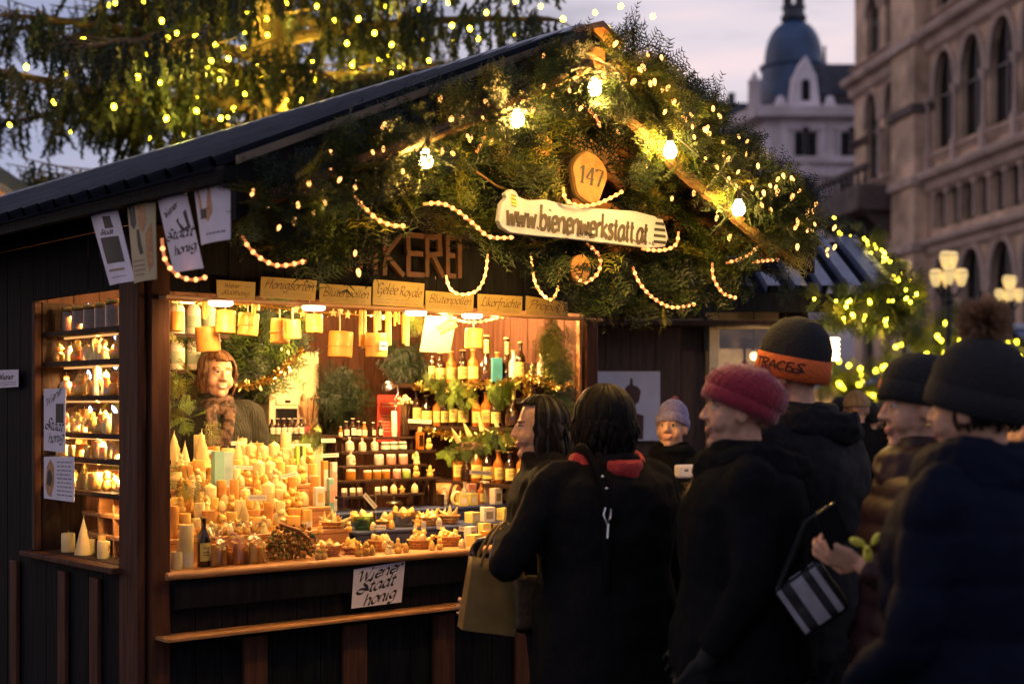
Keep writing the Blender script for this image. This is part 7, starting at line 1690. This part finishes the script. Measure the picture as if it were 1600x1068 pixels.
MB().prism([(-1.2, 0), (.29, 0), (.29, 3.28), (.2, 3.34), (-.45, 3.7), (-1.2, 3.3)], 0, .08).build('gable', wood_warm, ns); MB().prism([(.35, 3.24), (-.45, 3.78), (-.45, 3.72), (.35, 3.18)], -.1, 1.6).build('roof', slate, ns)
lpn = MB().lathe([(.001, -.04), (.035, -.03), (.04, 0), (.02, .04), (.001, .045)], 12).build('lamp', emat('lit opal glass', (1, .66, .34), 7), ns); lpn.location = (.05, -.35, 3.36); MB().tube([(.05, -.35, 3.4), (.05, -.3, 3.5), (.05, .0, 3.48)], .01, 6).build('lamp_arm', cable_m, ns)
warm_point(ns, (.05, -.42, 3.36), 10)
# ---------------------------------------------------------------- street candelabras
def candelabra(x, ytop, d, label, ring=8, sc=1.0):
    p = pix(x, ytop, d); o = thing('street_lamp', label, 'street lamp', (p.x, d, 0), 0, 'candelabra street lamps'); H = p.z
    s = sc
    MB().lathe([(.17, 0), (.18, .1), (.12, .25), (.07, .8), (.06, .85), (.04, 1.6), (.032, H-.75), (.07, H-.72), (.03, H-.6), (.025, H-.34*s), (.001, H-.33*s)], 14).build('pole', mat('black iron', (.012, .012, .014), .5), o)
    def globe(x_, y_, z_):
        g = MB().lathe([(.03, -.16), (.06, -.12), (.095, 0), (.10, .05), (.001, .052)], 12, (0, 0, 0)).build('globe', lamp_globe, o); g.location = (x_, y_, z_); g.scale = (s,)*3
        m = MB(); m.lathe([(.102, .05), (.103, .062), (.001, .064)], 12); m.lathe([(.098, .065), (.085, .10), (.05, .125), (.001, .13)], 12, m=1); m.lathe([(.012, .131), (.016, .15), (.001, .165)], 8); k = m.build('lantern_cap', [mat('black iron', (.012,)*3), lamp_globe], g)
    for i in range(2): globe(.08*s*(1 if i else -.6), .05*i, H-.17*s)
    for i in range(ring):
        a = 2*PI*i/ring+.3; R_ = .23*s; globe(R_*math.cos(a), R_*math.sin(a), H-.45*s-.02*(i % 2))
        MB().tube([(0, 0, H-.72*s), (R_*.6*math.cos(a), R_*.6*math.sin(a), H-.78*s), (R_*math.cos(a), R_*math.sin(a), H-.62*s)], .012, 6).build('arm', mat('black iron', (.012,)*3), o)
    return o
candelabra(1482, 388, 19.5, 'black candelabra street lamp with a full ring of globes above the garlanded stall', 6, .82)
candelabra(1577, 427, 25, 'smaller candelabra street lamp at the right picture edge', 6, .8)
candelabra(1412, 404, 26, 'candelabra street lamp half hidden by the garland of the blue roofed stall', 6, .8)
# ---------------------------------------------------------------- arcaded palace on the right (local x runs away along the facade, y into the building)
fd = Vector((-.1107, .9939)); BO = Vector((21.2, 60.0)); ang = math.atan2(fd.y, fd.x)
pal = thing('arcaded_palace', 'brownish stone palace with rows of pointed arched windows at the right', 'building', (BO.x, BO.y, 0), ang)
# local +x along facade (away); local -y faces right => facade faces +y (towards the square), so build depth in -y
def arch_outline(x, w, z0, z1, pointed=True, n=8):
    r = w/2; hs = z1-(w*.85 if pointed else r); pts = [(x-r, z0), (x-r, hs)]
    for i in range(1, n):
        f = i/n
        if pointed: pts.append((x-r+r*(1-math.cos(f*PI/2)) if False else x-r*math.cos(f*PI/2)**.9, hs+(z1-hs)*math.sin(f*PI/2)**.85))
        else: pts.append((x-r*math.cos(f*PI/2), hs+r*math.sin(f*PI/2)))
    pts.append((x, z1)); left = pts[1:-1]
    return pts+[(2*x-a, b) for a, b in reversed(left)]+[(x+r, z0)]
S1_, S0_ = 20.3, -14.0
def wall_band(z0, z1, ops, y0=0, name='wall', m=stone_warm, x0=S0_, x1=S1_):
    """wall between heights with openings: built column by column so that the openings are real recesses"""
    mb = MB(); ops = sorted(ops, key=lambda o: o[0]); x = x0
    for (cx, w, a, b, pt_) in ops:
        mb.box(x, cx-w/2, y0-.9, y0, z0, z1)
        if a > z0: mb.box(cx-w/2, cx+w/2, y0-.9, y0, z0, a)
        ol = arch_outline(cx, w, a, b, pt_); top = [p for p in ol[1:-1]]
        for p, q in zip(top, top[1:]):
            mb.add([(p[0], y0, p[1]), (q[0], y0, q[1]), (q[0], y0, z1), (p[0], y0, z1), (p[0], y0-.9, p[1]), (q[0], y0-.9, q[1])], [(0, 1, 2, 3), (4, 5, 1, 0)])
        x = cx+w/2
    mb.box(x, x1, y0-.9, y0, z0, z1); return mb.build(name, m, pal, sharp=.5)
def windows(ops, name='window', y=-.34, mull=True):
    for cx, w, a, b, pt_ in ops:
        wn = MB().box(cx-w/2-.05, cx+w/2+.05, y-.06, y, a-.05, b+.05).build(name, win_dark, pal)
        if mull:
            m = MB(); m.box(cx-.05, cx+.05, y+.002, y+.10, a, b-.2); m.box(cx-w/2, cx+w/2, y+.003, y+.07, a+(b-a)*.55, a+(b-a)*.55+.09); m.build('frame', win_frame, wn)
        rm = MB(); ol = arch_outline(cx, w+.0, a, b, pt_)[1:-1]
        for e, (dw, pr) in enumerate(((.0, .10), (.16, .17))):
            o2 = arch_outline(cx, w+dw*2, a, b+dw, pt_)[1:-1]; rm.tube([(p[0], pr*.3, p[1]) for p in o2], .09, 6, cap=True)
        rm.build('arch_moulding', stone_pink, wn)
ARC = [(17.6, 1.9, 13.6, 18.3, True), (14.8, 1.9, 13.6, 18.3, True)]+[(8.1-3.05*i, 2.45, 13.7, 18.3, True) for i in range(7)]
GOT = [(18.2, 1.8, 3.0, 8.6, True), (15.0, 1.8, 3.0, 8.6, True)]+[(8.1-3.05*i, 2.4, 3.0, 8.7, True) for i in range(7)]
MEZ = [(17.4, 1.1, 10.0, 12.0, False), (14.8, 1.1, 10.0, 12.0, False)]+[(8.5-1.52*i, 1.15, 9.95, 12.1, False) for i in range(14)]
TOP = [(17.5, 1.8, 20.3, 23.4, False), (14.8, 1.8, 20.3, 23.4, False)]+[(8.1-3.05*i, 2.1, 20.4, 25, True) for i in range(7)]
wall_band(0, 9.2, GOT); wall_band(9.2, 12.3, MEZ, -.05); wall_band(12.3, 19.0, ARC); wall_band(19.0, 25.6, TOP, -.02)
windows(GOT); windows(MEZ, mull=False); windows(ARC); windows(TOP)
def cornice(z, h, pr, m=stone_pink, x0=S0_, x1=S1_+.15):
    mb = MB(); prof = [(0, -h*.9), (pr*.35, -h*.7), (pr*.45, -h*.35), (pr*.9, -h*.2), (pr, 0), (pr*.95, h*.1), (0, h*.15)]
    n = len(prof); vs = [(x0, a, z+b) for a, b in prof]+[(x1, a, z+b) for a, b in prof]; mb.add(vs, [(i, i+1, n+i+1, n+i) for i in range(n-1)]+[tuple(range(n-1, -1, -1)), tuple(range(n, 2*n))]); return mb.build('cornice', m, pal, sharp=.5)
cornice(9.4, .8, .55); cornice(12.55, 1.0, .7); cornice(13.45, .3, .25); cornice(19.35, 1.1, .8); cornice(20.1, .25, .3); cornice(25.6, 1.0, 1.0)
for z, x0, x1 in ((16.0, 9.2, 13.4), (16.0, 18.1, S1_)): cornice(z, .35, .3, stone_dark, x0, x1)
for i in range(7): MB().lathe([(.16, 13.75), (.11, 14.0), (.10, 15.8), (.2, 16.1), (.22, 16.3), (.001, 16.32)], 10, (9.62-3.05*i, .16, 0)).build('column', stone_pink, pal)
MB().lathe([(.16, 13.75), (.11, 14.0), (.10, 15.8), (.2, 16.1), (.001, 16.12)], 10, (16.0, .16, 0)).build('column', stone_pink, pal)
for i in range(8): MB().box(9.45-3.05*i, 9.8-3.05*i, .0, .32, 12.75, 13.75).build('pedestal', stone_pink, pal)
for i in range(15): MB().lathe([(.10, 10.0), (.08, 10.2), (.075, 11.7), (.13, 11.95), (.001, 12.0)], 8, (9.26-1.52*i, .06, 0)).build('column', stone_pink, pal)
# projecting pier and corner balcony
MB().box(9.9, 12.9, .002, .75, 0, 25.3).build('pier', stone_warm, pal, bevel=.03)
for z in (9.3, 12.5, 16.0, 19.3): MB().box(9.75, 13.05, .003, .95, z-.35, z+.1).build('pier_band', stone_dark if z == 16.0 else stone_pink, pal, bevel=.05)
MB().prism([(13.1, 11.4), (S1_+.9, 11.4), (S1_+.9, 12.7), (13.1, 12.7)], .05, 2.4).build('balcony', stone_dark, pal, bevel=.06)
for i in range(9): MB().lathe([(.09, 12.7), (.13, 12.95), (.07, 13.25), (.12, 13.5)], 8, (13.5+i*.9, 1.9, 0)).build('baluster', stone_dark, pal)
MB().box(13.2, S1_+.9, 1.75, 2.1, 13.5, 13.75).build('handrail', stone_dark, pal)
for x in (14.0, 16.2, 18.4, 20.4): MB().add([(x-.25, .01, 9.8), (x+.25, .01, 9.8), (x+.25, 1.9, 11.59), (x-.25, 1.9, 11.59), (x-.25, .01, 11.59), (x+.25, .01, 11.59)], [(0, 1, 2, 3), (3, 2, 5, 4), (0, 3, 4), (1, 5, 2), (0, 4, 5, 1)]).build('corbel', stone_dark, pal)
MB().box(S0_, S1_, -14, -.92, 0, 25.5).build('building_core', stone_warm, pal)
MB().prism([(S0_, 25.62), (S1_, 25.62), (S1_-4, 29), (S0_, 29)], -13, -.3).build('roof', slate, pal)
# ---------------------------------------------------------------- domed corner building
D3 = 112.0
def p3(x, y, d=D3): return pix(x, y, d)
dome = thing('domed_building', 'pale corner building with a blue slate dome and white dormer', 'building', (p3(1240, 632).x, D3, 0))
bx = p3(1240, 632).x
def lx(x): return p3(x, 632).x-bx
def lz(y): return p3(0, y).z
a0, a1 = lx(1196), lx(1420)
zc = lz(186)
m = MB(); m.box(a0, a1, 0, 14, 0, zc); m.build('front_wall', plaster, dome)
lw = [(a0, 0), (lx(1140)-3.2, 9.0)]
m = MB(); m.add([(a0-.01, .02, 0), (a0-.01, .02, zc), (lx(1140)-2, 16, zc), (lx(1140)-2, 16, 0), (a0+3, 16, zc), (a0+3, 16, 0)], [(0, 1, 2, 3), (3, 2, 4, 5), (1, 4, 2)]); m.build('side_wall', plaster, dome)
def corn(y, h, pr, m_=plaster_trim):
    z = lz(y); MB().box(a0-pr, a1, -pr, -.002, z-h, z).build('cornice', m_, dome, bevel=.12)
    MB().add([(a0-pr, -pr, z-h), (a0-pr, -pr, z), (lx(1140)-2-pr, 16, z), (lx(1140)-2-pr, 16, z-h), (a0+.0, -.0, z), (lx(1140)-2, 16, z), (a0, 0, z-h), (lx(1140)-2, 16, z-h)], [(0, 1, 2, 3), (1, 4, 5, 2), (0, 3, 7, 6)]).build('cornice', m_, dome)
corn(168, .9, 1.0); corn(178, .5, .5); corn(245, .6, .45); corn(322, .5, .4)
def win3(x, y0, y1, w, label=None, ped=False):
    z1, z0 = lz(y0), lz(y1); X = lx(x); wn = MB().box(X-w/2, X+w/2, -.05, .04, z0, z1).build('window', win_dark, dome)
    f = MB(); f.box(X-w/2-.25, X-w/2-.001, -.22, -.003, z0-.1, z1+.1); f.box(X+w/2+.001, X+w/2+.25, -.22, -.003, z0-.1, z1+.1); f.box(X-w/2-.4, X+w/2+.4, -.3, -.004, z1+.101, z1+.35); f.box(X-w/2-.4, X+w/2+.4, -.35, -.004, z0-.35, z0-.101)
    f.build('frame', plaster_trim, wn)
    if ped: MB().prism([(X-w/2-1.1, z1+.75), (X+w/2+.6, z1+.75), (X+w/2+.2, z1+1.1), (X-.2, z1+1.9), (X-w/2-.6, z1+1.1)], -.5, -.005).build('pediment', plaster_trim, wn)
for x in (1248, 1268): win3(x, 207, 246, .72); win3(x, 286, 320, .75)
for x in (1320, 1340): win3(x, 207, 246, .72); win3(x, 286, 320, .75)
X = lx(1258); MB().box(X-1.9, X+1.9, -.6, -.006, lz(278), lz(272)).build('window_hood', plaster_trim, dome, bevel=.05); MB().prism([(X-1.3, lz(271)), (X+1.3, lz(271)), (X+.7, lz(262)), (X, lz(257)), (X-.7, lz(262))], -.4, -.008).build('window_pediment', plaster_trim, dome)
for x in (1212, 1298): MB().box(lx(x)-.35, lx(x)+.35, -.15, -.002, 0, lz(188)).build('pilaster', plaster_trim, dome, bevel=.04)
# mansard drum, dome, lantern
cy = 4.4; cx = p3(1240, 632, D3+cy).x-bx; rD = (lx(1286)-lx(1240))*(D3+cy)/D3; lz0 = lz; lz = lambda y: p3(0, y, D3+4.4).z
MB().lathe([(rD*1.22, lz(166)), (rD*1.18, lz(150)), (rD*1.10, lz(120)), (rD*1.08, lz(110)), (rD*1.16, lz(108)), (rD*1.16, lz(104)), (rD*1.0, lz(103))], 24, (cx, cy, 0)).build('drum', dome_mat, dome)
dp = [(rD*1.0, lz(104))]+[(rD*.99*math.cos(i*PI/2/9)**.8, lz(102)+(lz(33)-lz(102))*math.sin(i*PI/2/9)) for i in range(9)]+[(rD*.26, lz(32))]
MB().lathe(dp, 32, (cx, cy, 0), rib=.012, ribn=16).build('dome', dome_mat, dome)
MB().lathe([(rD*.42, lz(33)), (rD*.45, lz(29)), (rD*.36, lz(22)), (rD*.36, lz(15)), (rD*.42, lz(13)), (rD*.40, lz(11))], 14, (cx, cy, 0)).build('lantern_base', slate, dome)
for i in range(6): MB().cyl((cx+rD*.3*math.cos(i*PI/3), cy+rD*.3*math.sin(i*PI/3), lz(11)), (cx+rD*.3*math.cos(i*PI/3), cy+rD*.3*math.sin(i*PI/3), lz(-8)), .13, n=8).build('lantern_column', slate, dome)
MB().lathe([(rD*.42, lz(-8)), (rD*.38, lz(-11)), (rD*.25, lz(-20)), (.1, lz(-30)), (.001, lz(-38))], 14, (cx, cy, 0)).build('lantern_roof', slate, dome)
MB().box(lx(1275), a1, .3, 9, lz(166), lz(118)).build('mansard_roof', slate, dome, bevel=.2)
# dormer
lz = lz0
X = lx(1256); m = MB(); m.prism([(X-1.15, lz(170)), (X+1.15, lz(170)), (X+1.0, lz(150)), (X+.82, lz(120)), (X+.5, lz(108)), (X+.28, lz(98)), (X, lz(90)), (X-.28, lz(98)), (X-.5, lz(108)), (X-.82, lz(120)), (X-1.0, lz(150))], -.7, 1.2)
dm = m.build('dormer', plaster, dome, bevel=.05); ol = arch_outline(X, .62, lz(160), lz(127), False); MB().prism(ol, -.76, -.702).build('dormer_window', win_dark, dm)
for s_ in (-1, 1): MB().lathe([(.45, lz(170)), (.5, lz(166)), (.35, lz(160)), (.3, lz(154)), (.001, lz(151))], 10, (X+s_*1.9, -.5, 0)).build('urn', plaster, dome)
for x, yt in ((1180, 102),): MB().lathe([(.55, lz(178)), (.5, lz(125)), (.6, lz(122)), (.35, lz(116)), (.12, lz(108)), (.001, lz(yt))], 8, (lx(x)+.2, 1.5, 0)).build('corner_turret', plaster_trim, dome)
MB().lathe([(.9, lz(118)), (.95, lz(108)), (.5, lz(100)), (.14, lz(94)), (.10, lz(52)), (.001, lz(50))], 8, (lx(1306), 4, 0)).build('roof_spire', slate, dome)
for dx in (-1, 1): MB().lathe([(.25, lz(112)), (.2, lz(100)), (.001, lz(92))], 8, (lx(1306)+dx*.75, 3.9, 0)).build('roof_spire', slate, dome)
# lower roofs further off
lowb = thing('townhouse', 'low dark roofed townhouse row with chimneys beyond the domed building', 'building', (pix(1120, 632, 150).x, 150, 0))
q = lambda x, y: (pix(x, y, 150).x-lowb.location.x, pix(x, y, 150).z)
MB().prism([(q(1040, 0)[0], 0), (q(1215, 0)[0], 0), (q(1215, 0)[0], q(0, 190)[1]), (q(1040, 0)[0], q(0, 190)[1])], 0, 12).build('wall', plaster, lowb)
MB().prism([(q(1030, 0)[0], q(0, 191)[1]), (q(1215, 0)[0], q(0, 191)[1]), (q(1205, 0)[0], q(0, 163)[1]), (q(1050, 0)[0], q(0, 161)[1])], -.5, 12).build('roof', slate, lowb)
for x, y in ((1102, 140), (1122, 152), (1148, 138), (1160, 157)): MB().box(q(x, 0)[0]-.35, q(x, 0)[0]+.35, 2, 2.7, q(0, 170)[1], q(0, y)[1]).build('chimney', slate, lowb)
# ---------------------------------------------------------------- dusk sky, last light, camera
w = bpy.data.worlds.new('World'); SC.world = w; w.use_nodes = True; nt = w.node_tree; N = nt.nodes; L = nt.links
for n in list(N): N.remove(n)
SUN_EL, SUN_RZ = math.radians(1.2), math.radians(30)
sky = N.new('ShaderNodeTexSky'); sky.sky_type = 'NISHITA'; sky.sun_disc = False; sky.sun_elevation = SUN_EL; sky.sun_rotation = SUN_RZ
b1 = N.new('ShaderNodeBackground'); b1.inputs['Strength'].default_value = .05; L.new(sky.outputs[0], b1.inputs[0])
tc = N.new('ShaderNodeTexCoord'); sp = N.new('ShaderNodeSeparateXYZ'); L.new(tc.outputs['Generated'], sp.inputs[0])
mp = N.new('ShaderNodeMapping'); mp.inputs['Scale'].default_value = (1.2, 1.2, 7); L.new(tc.outputs['Generated'], mp.inputs[0])
no = N.new('ShaderNodeTexNoise'); no.inputs['Scale'].default_value = 2.6; no.inputs['Detail'].default_value = 6; no.inputs['Roughness'].default_value = .55; L.new(mp.outputs[0], no.inputs['Vector'])
rp = N.new('ShaderNodeValToRGB'); cr = rp.color_ramp; cr.elements[0].position = .32; cr.elements[0].color = (.24, .24, .33, 1); cr.elements[1].position = .68; cr.elements[1].color = (.80, .62, .65, 1)
e = cr.elements.new(.5); e.color = (.58, .525, .61, 1); L.new(no.outputs['Fac'], rp.inputs[0])
# bluer towards the left of the square and overhead
mr = N.new('ShaderNodeMapRange'); mr.inputs['From Min'].default_value = -.42; mr.inputs['From Max'].default_value = .05; L.new(sp.outputs['X'], mr.inputs['Value'])
mx = N.new('ShaderNodeMix'); mx.data_type = 'RGBA'; mx.inputs['A'].default_value = (.23, .27, .46, 1); L.new(mr.outputs[0], mx.inputs['Factor']); L.new(rp.outputs[0], mx.inputs['B'])
mz = N.new('ShaderNodeMapRange'); mz.inputs['From Min'].default_value = .35; mz.inputs['From Max'].default_value = .9; L.new(sp.outputs['Z'], mz.inputs['Value'])
m2 = N.new('ShaderNodeMix'); m2.data_type = 'RGBA'; m2.inputs['B'].default_value = (.10, .115, .22, 1); L.new(mz.outputs[0], m2.inputs['Factor']); L.new(mx.outputs['Result'], m2.inputs['A'])
# afterglow added to the unseen western sky to light the facade; dimmer sky behind the camera
mw = N.new('ShaderNodeMapRange'); mw.inputs['From Min'].default_value = -.5; mw.inputs['From Max'].default_value = -.85; L.new(sp.outputs['X'], mw.inputs['Value'])
m3 = N.new('ShaderNodeMix'); m3.data_type = 'RGBA'; m3.inputs['B'].default_value = (.80, .56, .48, 1); L.new(mw.outputs[0], m3.inputs['Factor']); L.new(m2.outputs['Result'], m3.inputs['A'])
my = N.new('ShaderNodeMapRange'); my.inputs['From Min'].default_value = -.25; my.inputs['From Max'].default_value = .30; L.new(sp.outputs['Y'], my.inputs['Value'])
m4 = N.new('ShaderNodeMix'); m4.data_type = 'RGBA'; m4.inputs['A'].default_value = (.30, .285, .39, 1); L.new(my.outputs[0], m4.inputs['Factor']); L.new(m3.outputs['Result'], m4.inputs['B'])
b2 = N.new('ShaderNodeBackground'); b2.inputs['Strength'].default_value = 1.16; L.new(m4.outputs['Result'], b2.inputs[0])
ad = N.new('ShaderNodeAddShader'); L.new(b1.outputs[0], ad.inputs[0]); L.new(b2.outputs[0], ad.inputs[1]); wo = N.new('ShaderNodeOutputWorld'); L.new(ad.outputs[0], wo.inputs[0])
sl = bpy.data.lights.new('dusk_sun', 'SUN'); sl.energy = .06; sl.angle = math.radians(20); sl.color = (1, .75, .62); so = bpy.data.objects.new('dusk_sun', sl); COL.objects.link(so); so.rotation_euler = (PI/2-SUN_EL, 0, PI-SUN_RZ)
cd = bpy.data.cameras.new('camera'); cam = bpy.data.objects.new('camera', cd); COL.objects.link(cam); SC.camera = cam
cam.location = (0, 0, 1.6); cam.rotation_euler = (PI/2, 0, 0); cd.sensor_width = 36; cd.lens = F/1600*36; cd.shift_y = (632-534)/1600; cd.clip_end = 2000; cd.clip_start = .05
cd.dof.use_dof = True; cd.dof.focus_distance = 6.0; cd.dof.aperture_fstop = 1.9; cd.dof.aperture_blades = 9
SC.view_settings.view_transform = 'Standard'; SC.view_settings.look = 'None'; SC.view_settings.exposure = 0; SC.view_settings.gamma = 1; SC.view_settings.use_curve_mapping = False
cy = SC.cycles; cy.use_denoising = True; cy.sample_clamp_indirect = 4; cy.sample_clamp_direct = 0; cy.max_bounces = 7; cy.diffuse_bounces = 3; cy.glossy_bounces = 3; cy.transparent_max_bounces = 12; cy.transmission_bounces = 3; cy.caustics_reflective = False; cy.caustics_refractive = False
try: cy.use_light_tree = True
except Exception: pass
SC.render.engine = 'CYCLES'
# prototypes that were never placed
for k in [o for o in SC.objects if o.parent is None and o.type == 'EMPTY' and not o.get('label')]:
    for c in list(k.children): bpy.data.objects.remove(c)
    bpy.data.objects.remove(k)
